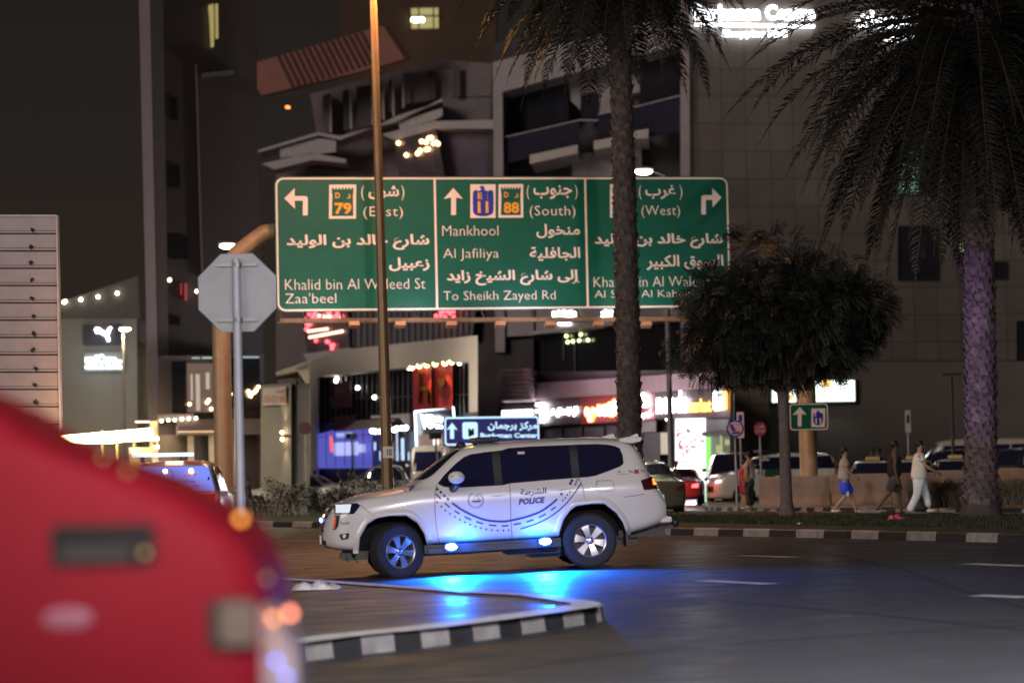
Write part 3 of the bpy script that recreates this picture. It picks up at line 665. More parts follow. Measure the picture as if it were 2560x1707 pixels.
bars(FR_, sh, 'mullion', dark_m, [(1405, 1064, 1405, 1150), (1455, 1062, 1455, 1150), (1510, 1058, 1510, 1150)], 2, .4, .48)
part(FR_, sh, 'lamp', E('lamp_white', (1, 1, 1), 8), [[1664, 1046, 1676, 1050]], -.3, -.1)
u_, z_ = FR_.uz(1722, 1085)
lamp('AREA', 'market_glow', (u_, -.3, z_), 900, (1, .95, .98), sh, (u_, -9, z_ - 4), 2.2)
for px in (1290, 1450, 1580, 1720):  # area lamps added in front of the fascia to brighten its slats
    u_, z_ = FR_.uz(px, 1020, -4); lamp('AREA', 'added_fascia_light', (u_, -4, z_), 85, (1, .74, .92), sh, (u_, 0, z_ + 2.6), 1.0)
u_, z_ = FR_.uz(1500, 1040); lamp('AREA', 'sign_glow', (u_, -.3, z_), 380, (1, .7, .85), sh, (u_, -9, z_ - 2), 3)

# ---- dark tower on the left
FT_ = Fr(345, 114, 700, 118)
tw = FT_.thing('dark_tower', 'tall dark tower with one pale fin down its left edge and a few lit windows', 'building')
part(FT_, tw, 'wall', M('tower_wall', (.065, .052, .054), .6, var=.2, scale=.3, streak=True), [(346, -160), (640, -160), (645, 420), (660, 900), (374, 900)], .6, 8)
part(FT_, tw, 'fin', M('fin_mauve', (.40, .34, .37), .55, var=.08), [(344, -160), (371, -160), (398, 1060), (372, 1060)], -.6, .59)
part(FT_, tw, 'column', M('tower_column', (.14, .122, .125), .6, var=.15), [(372, -160), (405, -160), (424, 1040), (399, 1040)], 0, .58)
bars(FT_, tw, 'edge_strip', M('strip_grey', (.26, .23, .24), .5), [(490, 160, 502, 570), (502, 570, 506, 690)], 4, .3, .58)
bars(FT_, tw, 'ledge', M('ledge_dark', (.15, .13, .13), .5), [(505, 186, 585, 178)], 5, -.2, .58)
wn = part(FT_, tw, 'window', E('yellow_pane', (.85, .68, .25), .42), [[(521, 14), (534, 10), (535, 32), (522, 36)], [(523, 38), (535, 34), (535, 116), (527, 118)], [(538, 10), (545, 10), (546, 95), (539, 96)]], .35, .55)
wr = part(FT_, tw, 'window', E('red_pane', (.8, .1, .1), .35), [[461, 708, 468, 750], [451, 708, 455, 736]], .3, .55)
bulbs(FT_, tw, 'lamp', E('lamp_peach', (1, .75, .5), 8), [(492, 728), (424, 700)], .08, .2)
bulbs(FS, sb_, 'red_lamp', E('beacon_orange', (1, .2, .04), 5), [(717, 268), (722, 269)], .09, .4)
for q in ((425, 245, 444, 300), (427, 590, 470, 648), (425, 415, 450, 470), (430, 790, 450, 812)): part(FT_, tw, 'window', glass_d, list(q), .4, .57)
FT2 = Fr(345, 110, 700, 114)
rs_ = FT2.thing('restaurant_block', 'low restaurant front with warm windows and mauve canopy below the dark tower', 'building')
part(FT2, rs_, 'wall', M('rest_wall', (.27, .225, .2), .7, var=.12, scale=.5), [(376, 1088), (700, 1080), (700, 1262), (376, 1262)], 1.2, 10)
part(FT2, rs_, 'upper_wall', M('rest_upper', (.16, .13, .14), .6, var=.15), [(396, 890), (660, 885), (660, 1088), (396, 1088)], 1.5, 10)
gw = part(FT2, rs_, 'window', E('rest_lit', (.42, .26, .2), .35), [[468, 908, 536, 1030]], 1.1, 1.48)
part(FT2, gw, 'curtain', E('curtain_lit', (.75, .62, .5), .7), [[515, 931, 524, 972], [490, 935, 500, 1026], [477, 935, 482, 1000]], .9, 1.08)
part(FT2, rs_, 'window', glass_d, [[430, 903, 466, 1030], [572, 895, 650, 1020]], 1.1, 1.48)
bulbs(FT2, rs_, 'amber_light', E('amber2', (1, .66, .3), 9), [(522, 1000), (518, 1006), (474, 1010), (627, 990), (630, 984), (624, 986), (641, 975), (636, 980), (576, 985), (646, 967), (621, 978), (528, 1022)], .07, 1.0)
part(FT2, rs_, 'lit_strip', E('strip_mix', (.5, .7, .62), .8), [[480, 893, 500, 896], [505, 892, 530, 896], [605, 891, 648, 894]], .8, 1.0)
part(FT2, rs_, 'canopy', M('canopy_mauve', (.38, .3, .31), .6, var=.1), [[443, 1047, 696, 1086], [395, 1034, 484, 1049]], -1.5, 1.4)
part(FT2, rs_, 'balcony_rail', dark_m, [[484, 1031, 540, 1046], [444, 1033, 480, 1045]], -.2, .4)
bulbs(FT2, rs_, 'downlight', E('down2', (1, .85, .6), 10), [(404, 1052), (421, 1050), (437, 1050), (455, 1047), (472, 1046), (490, 1045)], .06, -1.6)
part(FT2, rs_, 'pillar', M('pillar_cream', (.5, .43, .34), .6), [[470, 1088, 486, 1262], [523, 1086, 540, 1262], [376, 1052, 396, 1262]], .6, 1.15)
part(FT2, rs_, 'doorway', dark_w, [[488, 1088, 522, 1262], [612, 1080, 640, 1262], [668, 1080, 695, 1262]], 1.0, 1.18)
part(FT2, rs_, 'lit_sign', E('sign_peach', (1, .7, .6), 3), [[338, 1052, 374, 1056]], -1.2, -1.0)
def sconce(fr, t, x, y):
    part(fr, t, 'sconce', dark_m, [x - 4, y - 3, x + 4, y + 3], -.35, -.02)
    u, z = fr.uz(x, y, -.3); b = MB(); b.ball((u, -.2, z + .12), .06, 8, 5); b.ball((u, -.2, z - .12), .06, 8, 5); b.build('bulb', bulb_e, t)
    for s in (1, -1): lamp('SPOT', 'sconce_light', (u, -.28, z + .08 * s), 60, (1, .72, .35), t, (u, -.02, z + 2.2 * s), .05, 55, .7)
u_, z_ = FT2.uz(386, 1107, .6)
wr_ = FT2.thing('wall_sconce', 'up and down wall light glowing beside the string lights', 'wall light')
b = MB(); FT2.rect(b, 383, 1104, 391, 1110, .2, .58); b.build('housing', dark_m, wr_)
b = MB(); b.ball((u_, .4, z_ + .16), .07, 8, 5); b.ball((u_, .4, z_ - .16), .07, 8, 5); b.build('bulb', bulb_e, wr_)
for s in (1, -1): lamp('SPOT', 'sconce_light', (u_, .3, z_ + .1 * s), 130, (1, .72, .35), wr_, (u_, .62, z_ + 2.4 * s), .05, 60, .7)
# warm light under the canopy
u_, z_ = FT2.uz(520, 1090); lamp('AREA', 'canopy_light', (u_, -.4, z_), 110, (1, .78, .5), rs_, (u_, 1, z_ - 4), 3)
u_, z_ = FT2.uz(430, 1070); lamp('AREA', 'canopy_light', (u_, -.6, z_ + .2), 90, (1, .75, .42), rs_, (u_, 1, z_ - 4), 2)

# ---- little building with the phone number board
FN = Fr(650, 108, 790, 104)
nb = FN.thing('annex_building', 'small grey annex with a phone number board and a pale tent on its roof', 'building')
part(FN, nb, 'wall', M('annex_grey', (.25, .235, .235), .7, var=.12, scale=.5), [(652, 962), (728, 958), (728, 1262), (652, 1262)], 0, 6)
part(FN, nb, 'side_wall', M('annex_shaded_side', (.19, .18, .185), .7, var=.12, scale=.5), [(728, 958), (774, 955), (774, 1262), (728, 1262)], .3, 6)  # same annex grey, darker: this side's shade is put into the colour
bd = part(FN, nb, 'phone_board', M('board_white', (.62, .54, .53), .6, var=.06), [657, 968, 715, 1012], -.15, -.02)
words(FN, bd, 'lettering', M('phone_red', (.45, .16, .14), .6), [('054-3321888', 660, 988, 713, 1007, {'bold': .0}), ('للإيجار', 690, 972, 711, 984, {'ar': True})], -.17)
part(FN, nb, 'tent_roof', M('tent_cream', (.5, .45, .38), .7), [[(689, 930), (772, 902), (772, 922), (690, 938)], [(740, 916), (772, 905), (772, 958), (766, 958), (742, 925)]], -.8, 3)
part(FN, nb, 'tent_post', dark_m, [[690, 938, 693, 960], [740, 925, 744, 960]], .2, .5)
ws2 = FN.thing('wall_sconce', 'up and down wall light on the grey annex below the phone number', 'wall light')
b = MB(); FN.rect(b, 711, 1086, 720, 1092, -.3, -.02); b.build('housing', dark_m, ws2)
u_, z_ = FN.uz(715, 1089); b = MB(); b.ball((u_, -.16, z_ + .13), .06, 8, 5); b.ball((u_, -.16, z_ - .13), .06, 8, 5); b.build('bulb', bulb_e, ws2)
for s in (1, -1): lamp('SPOT', 'sconce_light', (u_, -.3, z_ + .1 * s), 60, (1, .76, .4), ws2, (u_, 0, z_ + 1.6 * s), .05, 50, .7)

# ---- grey shop building far left
FG = Fr(140, 128, 350, 128)
pb = FG.thing('clinic_building', 'plain grey building at the far left with two glowing signs and a dark parapet', 'building')
part(FG, pb, 'wall', M('clinic_grey', (.25, .24, .225), .7, var=.1, scale=.3), [(120, 797), (342, 797), (345, 1262), (120, 1262)], 0, 12)
part(FG, pb, 'parapet', M('parapet_dark', (.12, .105, .095), .7, var=.15), [(120, 765), (345, 690), (350, 800), (120, 800)], 1.5, 14)
part(FG, pb, 'side_wall', M('clinic_side', (.22, .21, .17), .7), [342, 860, 375, 1262], .5, 6)
bulbs(FG, pb, 'roof_lamp', E('roof_lamp', (1, .92, .75), 14), [(160, 755), (163, 753), (202, 749), (245, 742), (293, 733)], .08, 1.3)
sp = FG.thing('cat_sign', 'dark square board with a glowing white leaping cat mark', 'sign')
part(FG, sp, 'board', M('board_dark', (.04, .038, .05), .5), [207, 811, 302, 862], -.25, -.02)
part(FG, sp, 'cat_mark', white_e, [(236, 823), (240, 818), (247, 819), (255, 825), (263, 829), (268, 827), (271, 819), (276, 817), (279, 819), (276, 824), (273, 833), (270, 838), (273, 845), (274, 852), (269, 853), (264, 842), (256, 836), (247, 832), (240, 833)], -.35, -.26)
sc_ = FG.thing('clinic_sign', 'grey board with glowing pale blue clinic lettering below the cat sign', 'sign')
part(FG, sc_, 'board', M('board_grey', (.3, .3, .3), .5), [210, 881, 306, 928], -.25, -.02)
words(FG, sc_, 'lettering', E('cyan_white', (.7, .93, 1), 5), [('uniCare', 213, 886, 292, 909, {'bold': .05}), ('com', 293, 900, 305, 908, {'bold': .06}), ('MEDICAL CENTRE', 213, 913, 305, 922, {'bold': .06})], -.3)
u_, z_ = FG.uz(258, 904); lamp('AREA', 'sign_glow', (u_, -1.2, z_), 10, (.8, .95, 1), sc_, (u_, 1, z_), 2)

# ---- louvred board, near left
FL = Fr(-60, 58, 150, 58)
lb = FL.thing('louvred_hoarding', 'tall pale metal hoarding of wide horizontal panels at the left edge', 'hoarding')
hb = MB(); gap = MB(); kn = MB()
for k in range(12):
    y0 = 543 + k * 43.2
    FL.slab(hb, [(-140, y0), (139.5 + k * .9, y0), (140 + k * .9, y0 + 39.5), (-140, y0 + 39.5)], 0, .12)
    FL.slab(gap, [(-140, y0 + 39.5), (140 + k * .9, y0 + 39.5), (140 + k * .9, y0 + 43.2), (-140, y0 + 43.2)], .05, .12)
    FL.slab(gap, [(-140, y0 + 33.5), (139.5 + k * .9, y0 + 33.5), (139.5 + k * .9, y0 + 34.6), (-140, y0 + 34.6)], -.012, .0)
    u, z = FL.uz(79 + k * 1.1, y0 + 29); jx = [random.Random(k * 7 + j).uniform(-.025, .025) for j in range(6)]; u += jx[0]; z += jx[1]; kn.add([(u - .06 + jx[2], -.02, z), (u + jx[3], -.07, z + .05 + jx[4]), (u + .05, -.02, z + jx[5]), (u - jx[3], -.05, z - .07), (u, 0, z)], [(0, 1, 2), (0, 3, 1), (1, 3, 2), (0, 4, 3), (3, 4, 2)])
hb.build('panel', M('panel_pale', (.42, .36, .37), .38, .35, var=.1, scale=2), lb, bevel=.01)
gap.build('joint', M('joint_dark', (.05, .045, .045), .7), lb); kn.build('bracket', dark_m, lb)
part(FL, lb, 'edge_trim', M('trim_pale', (.55, .5, .5), .4, .3), [(139, 538), (143, 538), (152, 1075), (148, 1075)], -.05, .2)
part(FL, lb, 'top_rail', M('trim_pale'), [(-140, 537), (139, 537), (139, 542), (-140, 542)], -.04, .15)
b = MB()
for x in (-100, 20, 120):
    u, z = FL.uz(x, 1060); b.box(u - .06, u + .06, .14, .26, -1.0, z + .4)
b.build('post', dark_m, lb)

u_, z_ = FL.uz(112, 1040, -1.2); lamp('POINT', 'added_warm_spill', (u_ + .6, -.9, z_ + .2), 70, (1, .48, .18), lb, None, .25)  # warm point lamps added before the hoarding to tint its panels
u_, z_ = FL.uz(112, 760, -1.2); lamp('POINT', 'added_warm_spill', (u_ + .9, -1.1, z_), 34, (1, .5, .22), lb, None, .25)
# ---- string lights by the road on the left
FZ = Fr(90, 96, 385, 84)
st = FZ.thing('string_lights', 'dense warm string lights hung in rows across the terrace on the left', 'string lights')
rz_ = random.Random(2)
for k in range(6):
    b = MB(); n = 46; pts = []
    sag = (0, 3, 7, 14, 9, 4)[k]; yr = 1074 + k * 4.5; yl = 1098 - k * .3
    for i in range(n):
        t = i / (n - 1); x = 97 + t * 281; y = yl + (yr - yl) * t + sag * math.sin(PI * min(1, t * 1.0)) * (.6 if k < 3 else 1)
        dd = (k % 3) * .7; u, z = FZ.uz(x, y, dd); b.ball((u, dd, z), .055, 6, 4)
    b.build('bulb_string', bulb_e, st)
b = MB()
for x in (255, 292, 335): u, z = FZ.uz(x, 1075, 1); b.tube([(u, 1, -.6), (u, 1, z)], .04, 6)
b.build('post', M('post_yellow', (.5, .4, .2), .6), st)
for x in (200, 300):
    u, z = FG.uz(x, 1120, -5); lamp('POINT', 'added_wall_glow', (u, -5, z), 130, (1, .76, .36), pb, None, .4)  # unseen point lamps added to throw warm light on the clinic wall
for x, e in ((180, 60), (260, 90), (340, 110)):
    u, z = FZ.uz(x, 1088, .5); lamp('POINT', 'string_glow', (u, .2, z - .3), e, (1, .7, .25), st, None, .3)
tb = FZ.thing('terrace_counter', 'small warm lit white counter under the string lights', 'counter')
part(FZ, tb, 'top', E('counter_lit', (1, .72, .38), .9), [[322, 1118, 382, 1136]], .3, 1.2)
part(FZ, tb, 'base', M('counter_base', (.35, .27, .2), .6), [[324, 1136, 380, 1262]], .4, 1.1)
FH = Fr(0, 70, 150, 70)
wl2 = FH.thing('work_lamps', 'three small dazzling white lamps in a row at the foot of the hoarding', 'lamps')
bulbs(FH, wl2, 'lens', E('dazzle', (.95, .97, 1), 60), [(72, 1077), (97, 1078), (120, 1077)], .06, 0)
b = MB()
for x in (72, 97, 120):
    u, z = FH.uz(x, 1077); b.box(u - .09, u + .09, .07, .2, z - .09, z + .09); b.box(u - .02, u + .02, .1, .14, -1.4, z)
b.build('housing', dark_m, wl2)

# ---- lit hotel window high up between the palm and the lamp post
FX = Fr(700, 230, 1240, 230)
ht = FX.thing('far_tower', 'dark far tower with one pale lit window high above the slanted roof', 'building')
part(FX, ht, 'wall', M('far_wall_glow_tint', (.085, .05, .03), .8, var=.2, scale=.2), [(850, -160), (1240, -160), (1240, 1000), (850, 1000)], 0, 15)  # wall widened and tinted warm brown to stand in for orange lamp glow
wz = part(FX, ht, 'window', E('cream_pane', (.85, .72, .3), .5), [1028, 21, 1096, 71], -.2, -.02)
bars(FX, wz, 'frame', dark_m, [(1047, 20, 1047, 72), (1084, 20, 1084, 72), (1027, 40, 1097, 40)], 3.4, -.35, -.22)
bulbs(FX, wz, 'lamp', E('lamp_cream', (1, .95, .7), 12), [(1034, 50), (1040, 51), (1047, 50), (1055, 50)], .2, -.3)
# ================================================================ trees and plants
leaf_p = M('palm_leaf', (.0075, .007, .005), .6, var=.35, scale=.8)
bark_p = M('palm_bark', (.06, .047, .042), .85, var=.4, scale=6, bump=.6, bscale=18)
bark_s = M('palm_scale', (.105, .08, .072), .8, var=.4, scale=5, bump=.4, bscale=25)
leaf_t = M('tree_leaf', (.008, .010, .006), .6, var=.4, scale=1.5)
bark_t = M('tree_bark', (.12, .095, .085), .85, var=.35, scale=8, bump=.6, bscale=25)

def frond(mb, c, az, el, L, rnd, droop=1.0, nl=62, rach=None):
    d = Vector((math.cos(az) * math.cos(el), math.sin(az) * math.cos(el), math.sin(el))); p = Vector(c); pts = []; n = 14
    for i in range(n + 1):
        pts.append((p.copy(), d.copy())); p = p + d * (L / n); d = (d + Vector((0, 0, -1)) * (.055 + .085 * i / n) * droop).normalized()
    side0 = Vector((-math.sin(az), math.cos(az), 0))
    if rach is not None: rach.tube([q[0] for q in pts], [.035 * (1 - .85 * i / n) for i in range(n + 1)], 5, False)
    for k in range(nl):
        t = .10 + .89 * (k + rnd.random() * .6) / nl; f = t * n; i = min(n - 1, int(f)); q = pts[i][0].lerp(pts[i + 1][0], f - i); dd = pts[i][1]
        up = side0.cross(dd).normalized()
        if up.z < 0: up = -up
        ll = .62 * math.sin(PI * min(1, .12 + t * .93)) ** .6 * rnd.uniform(.8, 1.1) * (1.0 if t < .85 else .75)
        for s in (-1, 1):
            v = (side0 * s * rnd.uniform(.75, 1.0) + dd * rnd.uniform(.45, .8) + up * rnd.uniform(.05, .45)).normalized()
            m_ = q + v * ll * .55; e = m_ + (v + Vector((0, 0, -rnd.uniform(.35, .9)))).normalized() * ll * .5
            w = dd * .022
            mb.add([q - w * .5, q + w * .5, m_ + w, m_ - w, e], [(0, 1, 2, 3), (3, 2, 4)])
def palm(name_label, base, top, r0_, r1_, nf, L, seed, scales, el_rng, bend=0.0, bark_s=bark_s):
    t = thing('palm_tree', name_label, 'palm tree', base); rnd = random.Random(seed)
    H = top - base; n = 70; pts = []; rads = []
    b = MB(); m = 22; vs = []
    for i in range(n + 1):
        f = i / n; p = H * f + Vector((bend * math.sin(PI * f), 0, 0)); r = lerp_(r0_, r1_, min(1, f * 1.15)) * (1 + .55 * math.exp(-f * 26)) * (1 + .05 * (i % 2))
        for k in range(m):
            a = 2 * PI * k / m; rr = r * (1 + rnd.uniform(-.05, .05)); vs.append((p.x + rr * math.cos(a), p.y + rr * math.sin(a), p.z))
    fs = [(i * m + k, i * m + (k + 1) % m, (i + 1) * m + (k + 1) % m, (i + 1) * m + k) for i in range(n) for k in range(m)]
    b.add(vs, fs); tr = b.build('trunk', bark_p, t, True)
    b = MB(); ga = 2.39996; ns = scales; 
    for i in range(ns):
        f = .02 + .97 * i / ns; p = H * f + Vector((bend * math.sin(PI * f), 0, 0)); r = lerp_(r0_, r1_, min(1, f * 1.15)) * (1 + .55 * math.exp(-f * 26)) * .97
        a = i * ga; o = Vector((math.cos(a), math.sin(a), 0)); s = Vector((-math.sin(a), math.cos(a), 0)); c = p + o * r
        wd = r * rnd.uniform(.28, .40); h = rnd.uniform(.10, .17); out = rnd.uniform(.03, .085)
        b.add([c - s * wd, c + s * wd, c + s * wd * .7 + o * out + Vector((0, 0, h)), c - s * wd * .7 + o * out + Vector((0, 0, h)), c + Vector((0, 0, h * 1.3)), c - Vector((0, 0, h * .8)) + o * .01], [(0, 5, 1), (0, 1, 2, 3), (3, 2, 4)])
    b.build('leaf_scar', bark_s, t, fix=False).parent = t
    b = MB(); rc = MB()
    for i in range(nf):
        az = i * ga + rnd.uniform(-.2, .2); f = i / nf; el = lerp_(el_rng[1], el_rng[0], f ** .8) + rnd.uniform(-.12, .12)
        frond(b, H + Vector((bend * 0, 0, -.5 * f)), az, el, L * rnd.uniform(.82, 1.08), rnd, rnd.uniform(.8, 1.2), rach=rc)
    b.build('fronds', leaf_p, t, fix=False); rc.build('frond_ribs', M('frond_rib', (.03, .026, .014), .7, var=.2), t, fix=False)
    b = MB()
    for i in range(60):
        a = i * ga; f = i / 60; q = H + Vector((math.cos(a) * r1_ * 1.1, math.sin(a) * r1_ * 1.1, -1.0 * f)); b.bar(q - Vector((0, 0, .35)), q + Vector((math.cos(a) * .22, math.sin(a) * .22, .3)), .10, .04)
    b.build('leaf_base', bark_s, t)
    return t
def lerp_(a, b, t): return a + (b - a) * t
pb_ = GY(1577, 63.5, .13); pt_ = P(1539, -185, 63.5)
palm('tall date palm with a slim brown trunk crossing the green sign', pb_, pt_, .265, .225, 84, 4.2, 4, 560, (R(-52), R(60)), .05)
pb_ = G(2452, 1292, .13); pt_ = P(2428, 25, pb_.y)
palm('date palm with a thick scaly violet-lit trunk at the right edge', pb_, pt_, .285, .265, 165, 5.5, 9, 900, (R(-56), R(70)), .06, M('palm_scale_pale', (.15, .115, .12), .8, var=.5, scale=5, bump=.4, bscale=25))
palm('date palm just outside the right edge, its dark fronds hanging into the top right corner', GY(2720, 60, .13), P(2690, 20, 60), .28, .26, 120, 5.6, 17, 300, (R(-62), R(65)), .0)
# ---- round clipped street tree
tb_ = G(1968, 1292, .13); tY = tb_.y; tt = thing('street_tree', 'round clipped dark tree on a slim trunk in front of the tan mall', 'tree', tb_)
def tq(px, py, dy=0.0): return P(px, py, tY + dy) - tb_
b = MB(); b.tube([Vector((0, 0, -.1)), tq(1966, 1250), tq(1963, 1150), tq(1960, 1050), tq(1957, 975)], [.20, .135, .125, .12, .13], 14); b.build('trunk', bark_t, tt, True)
b = MB(); rt_ = random.Random(6)
for k in range(11):
    a = 2 * PI * k / 11; q0 = tq(1957, 985); e = tq(1957, 880) + Vector((math.cos(a) * 1.5, math.sin(a) * 1.4, rt_.uniform(-.2, 1.0)))
    b.tube([q0, q0.lerp(e, .5) + Vector((0, 0, .1)), e], [.07, .045, .02], 6)
b.build('limb', bark_t, tt, True)
cc = tq(1962, 812); lobes = [(0, 0, 0, 1.95, 1.2)]
rt_ = random.Random(21)
for k in range(46):
    a = rt_.random() * 2 * PI; rr = rt_.uniform(.9, 1.92); h = rt_.uniform(-.85, 1.45) * (1 - (rr / 2.7) ** 2) - .15
    lobes.append((rr * math.cos(a), rr * math.sin(a) * .95, h, rt_.uniform(.34, .80), rt_.uniform(.26, .58)))
lobes += [(-.75, -.3, 1.55, .5, .42), (-.05, .1, 1.62, .55, .40), (-1.6, -.4, .75, .6, .5), (1.75, -.3, .35, .55, .5), (-2.0, -.2, -.55, .5, .35), (1.15, 0, 1.05, .55, .5)]
b = MB()
def sprig(mb, p, d, rnd, L=.34, n=6, w=.032):
    x = d.cross(Vector((rnd.uniform(-1, 1), rnd.uniform(-1, 1), rnd.uniform(-1, 1)))).normalized(); q = p.copy(); dd = d.copy()
    for i in range(n):
        q = q + dd * (L / n); dd = (dd + Vector((0, 0, -.16))).normalized(); ll = .13 * (1.15 - .5 * i / n)
        for s in (-1, 1):
            v = (x * s + dd * .55 + Vector((0, 0, -.25))).normalized(); nn = v.cross(dd).normalized().cross(v) * w * .5
            mb.add([q, q + v * ll * .5 + nn, q + v * ll, q + v * ll * .5 - nn], [(0, 1, 2, 3)])
def shell(mb, lob, dens, rnd, cc, cut=-1.0):
    for (x, y, z, r, rz) in lob:
        n = int(dens * r * r)
        for _ in range(n):
            u = rnd.uniform(-1, 1); a = rnd.random() * 2 * PI; s = math.sqrt(1 - u * u); d = Vector((s * math.cos(a), s * math.sin(a), u)); k = rnd.uniform(.72, 1.0)
            p = Vector((x, y, z)) + Vector((d.x * r, d.y * r, d.z * rz)) * k
            if p.z < cut + rnd.uniform(-.12, .12): continue
            dv = (d + Vector((rnd.uniform(-.5, .5), rnd.uniform(-.5, .5), rnd.uniform(-.35, .35)))).normalized(); sprig(mb, cc + p, dv, rnd)
shell(b, lobes[:1], 420, rt_, cc, -1.28); shell(b, lobes[1:], 250, rt_, cc, -1.38)
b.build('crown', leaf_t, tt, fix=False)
# ---- hedge on the left part of the median
hb_ = GY(860, 84, .13); hd = thing('hedge', 'low ragged hedge with small pale flecks at the foot of the brown lamp post', 'hedge', hb_)
b = MB(); fl2 = MB(); rh = random.Random(12); st_ = MB()
for _ in range(5200):
    x = rh.uniform(-2.75, 2.3); env = 1.05 + .16 * math.sin(x * 2.1) + .10 * math.sin(x * 5.3 + 1); 
    if x < -2.3: env *= .6
    y = rh.uniform(-.6, .6); z = env * rh.random() ** .55 * (1 - .3 * abs(y)); p = Vector((x, y, z + GK * x)); a = rh.random() * 2 * PI
    d = Vector((math.cos(a), math.sin(a), rh.uniform(-.2, .9))).normalized(); s = d.cross(Vector((0, 0, 1))).normalized() * .03; l = rh.uniform(.07, .14)
    tgt = fl2 if (rh.random() < .035 and z > env * .4) else b
    if tgt is fl2: s = s * .7; l *= .5
    tgt.add([p, p + d * l * .5 + s, p + d * l, p + d * l * .5 - s], [(0, 1, 2, 3)])
for _ in range(60):
    x = rh.uniform(-2.6, 2.2); st_.bar((x, rh.uniform(-.3, .3), -.05 + GK * x), (x + rh.uniform(-.2, .2), rh.uniform(-.3, .3), .7), .025)
b.build('foliage', M('hedge_leaf', (.028, .032, .014), .6, var=.45, scale=3), hd, fix=False); fl2.build('flower', M('hedge_fleck', (.25, .22, .16), .6, var=.2), hd, fix=False); st_.build('stem', bark_t, hd)
pw = GY(704, 90, .1); pwt = thing('planter_wall', 'low pale concrete planter wall left of the hedge', 'wall', pw); b = MB(); b.box(-.95, .8, -.2, .2, -.1, .45); b.box(-1.0, .85, -.25, .25, .45, .52); b.build('block', M('planter_grey', (.3, .27, .25), .8, var=.2, scale=3, bump=.2), pwt, bevel=.01)
# ---- tufts of ornamental grass by the thick palm
def tuft(name_label, px, Y, wd, h, n, seed):
    q = GY(px, Y, .12); t = thing('grass_tuft', name_label, 'grass tuft', q, group='ornamental grass tufts'); rnd = random.Random(seed); b = MB()
    for _ in range(n):
        x = rnd.gauss(0, wd * .4); y = rnd.uniform(-.4, .4); a = rnd.random() * 2 * PI; l = h * rnd.uniform(.5, 1.1); ln = rnd.uniform(.1, .5)
        p0 = Vector((x, y, 0)); p1 = p0 + Vector((math.cos(a) * ln * .4, math.sin(a) * ln * .4, l * .65)); p2 = p1 + Vector((math.cos(a) * ln * .6, math.sin(a) * ln * .6, l * .3)); s = Vector((.008, 0, 0))
        b.add([p0 - s, p0 + s, p1 + s, p1 - s, p2], [(0, 1, 2, 3), (3, 2, 4)])
    b.build('blades', M('tuft_leaf', (.10, .085, .055), .75, var=.35, scale=2), t, fix=False); return t
tuft('broad tuft of dry grass just left of the thick palm trunk', 2365, 64.5, 1.0, .7, 900, 1)
tuft('thin tuft of dry grass in front of the thick palm trunk', 2440, 62.5, .7, .5, 420, 2)
tuft('tuft of grass at the right edge, right of the thick palm', 2545, 65, .7, .7, 420, 3)
# ================================================================ road signs, gantry, posts
sodium = M('steel_sodium_tint', (.42, .30, .18), .5, .2, var=.12, scale=3)  # cream steel with the orange of sodium lamplight put into its colour
galv = M('galv', (.3, .3, .31), .45, .6)
sign_w = M('sign_white', (.82, .76, .74), .45, var=.05, scale=1.5)
sign_g = M('sign_green', (.003, .108, .074), .4, var=.10, scale=1.2)
sign_b = M('sign_blue', (.02, .045, .42), .4, var=.08)
sign_o = M('sign_orange', (.85, .42, .04), .45, var=.05)
sign_back = M('sign_back', (.29, .30, .32), .5, .35, var=.1, scale=3)

# ---- gantry: two posts with curved shoulders and a beam under the sign
FGN = Fr(540, 76.5, 2020, 80)
gan = FGN.thing('sign_gantry', 'cream steel portal gantry with round shoulders carrying the big green road sign', 'gantry')
def gpt(px, py, d): u, z = FGN.uz(px, py, d); return Vector((u, d, z))
zg = gpt(1280, 690, .35).z
a = gpt(551, 690, .35); c = gpt(2010, 690, .35)
for s, q, nm in ((1, a, 'post'), (-1, c, 'post')):
    b = MB(); b.tube([(q.x, .35, -1.6), (q.x, .35, q.z - .9)], .25, 16)
    b.lathe([(0, 0), (.42, 0), (.42, .06), (.27, .08), (.27, .3), (0, .3)], 16, c=(q.x, .35, gz((FGN.o + FGN.ux * q.x).x, 78)))
    b.build(nm, sodium, gan, True)
b = MB(); za = a.z - .9; zc = c.z - .9
b.tube([(a.x, .35, za), (a.x + .08, .35, za + .8), (a.x + .45, .35, za + 1.5), (a.x + 1.2, .35, za + 2.05), (a.x + 2.2, .35, za + 2.2), (c.x - 2.4, .35, zc + 2.0), (c.x - 1.3, .35, zc + 1.85), (c.x - .5, .35, zc + 1.3), (c.x - .08, .35, zc + .7), (c.x, .35, zc)], .24, 16)
b.build('beam', sodium, gan, True)
b = MB(); p0 = gpt(700, 801, -.4); p1 = gpt(1840, 796, -.4)
b.bar(p0, p1, .07, .11); b.bar(p0 + Vector((0, .5, -.03)), p1 + Vector((0, .5, -.03)), .05, .06)
b.build('walkway_rail', M('rail_orange_lit', (.36, .22, .12), .6, .2, var=.25, scale=5), gan)  # orange lamplight on the walkway rail is put into its colour
for px in (704, 760, 856, 930, 1040, 1210, 1335, 1450, 1560, 1660, 1760):
    b = MB(); q = gpt(px, 798, -.4); b.bar(q, (q.x, -.05, q.z + .28), .05); b.bar(q + Vector((0, 0, 0)), q + Vector((0, .55, .0)), .06)
    b.build('bracket', M('rail_orange_lit'), gan)
for px in (885, 1000, 1128, 1250, 1375, 1495, 1615, 1735):
    q = gpt(px, 811, -.6); mt = Matrix.Translation(q) @ Matrix.Rotation(R(-25), 4, 'X')
    b = MB(); b.box(-.14, .14, -.1, .1, -.07, .05, mt); b.build('floodlight', M('flood_body', (.42, .27, .17), .5, .2), gan)
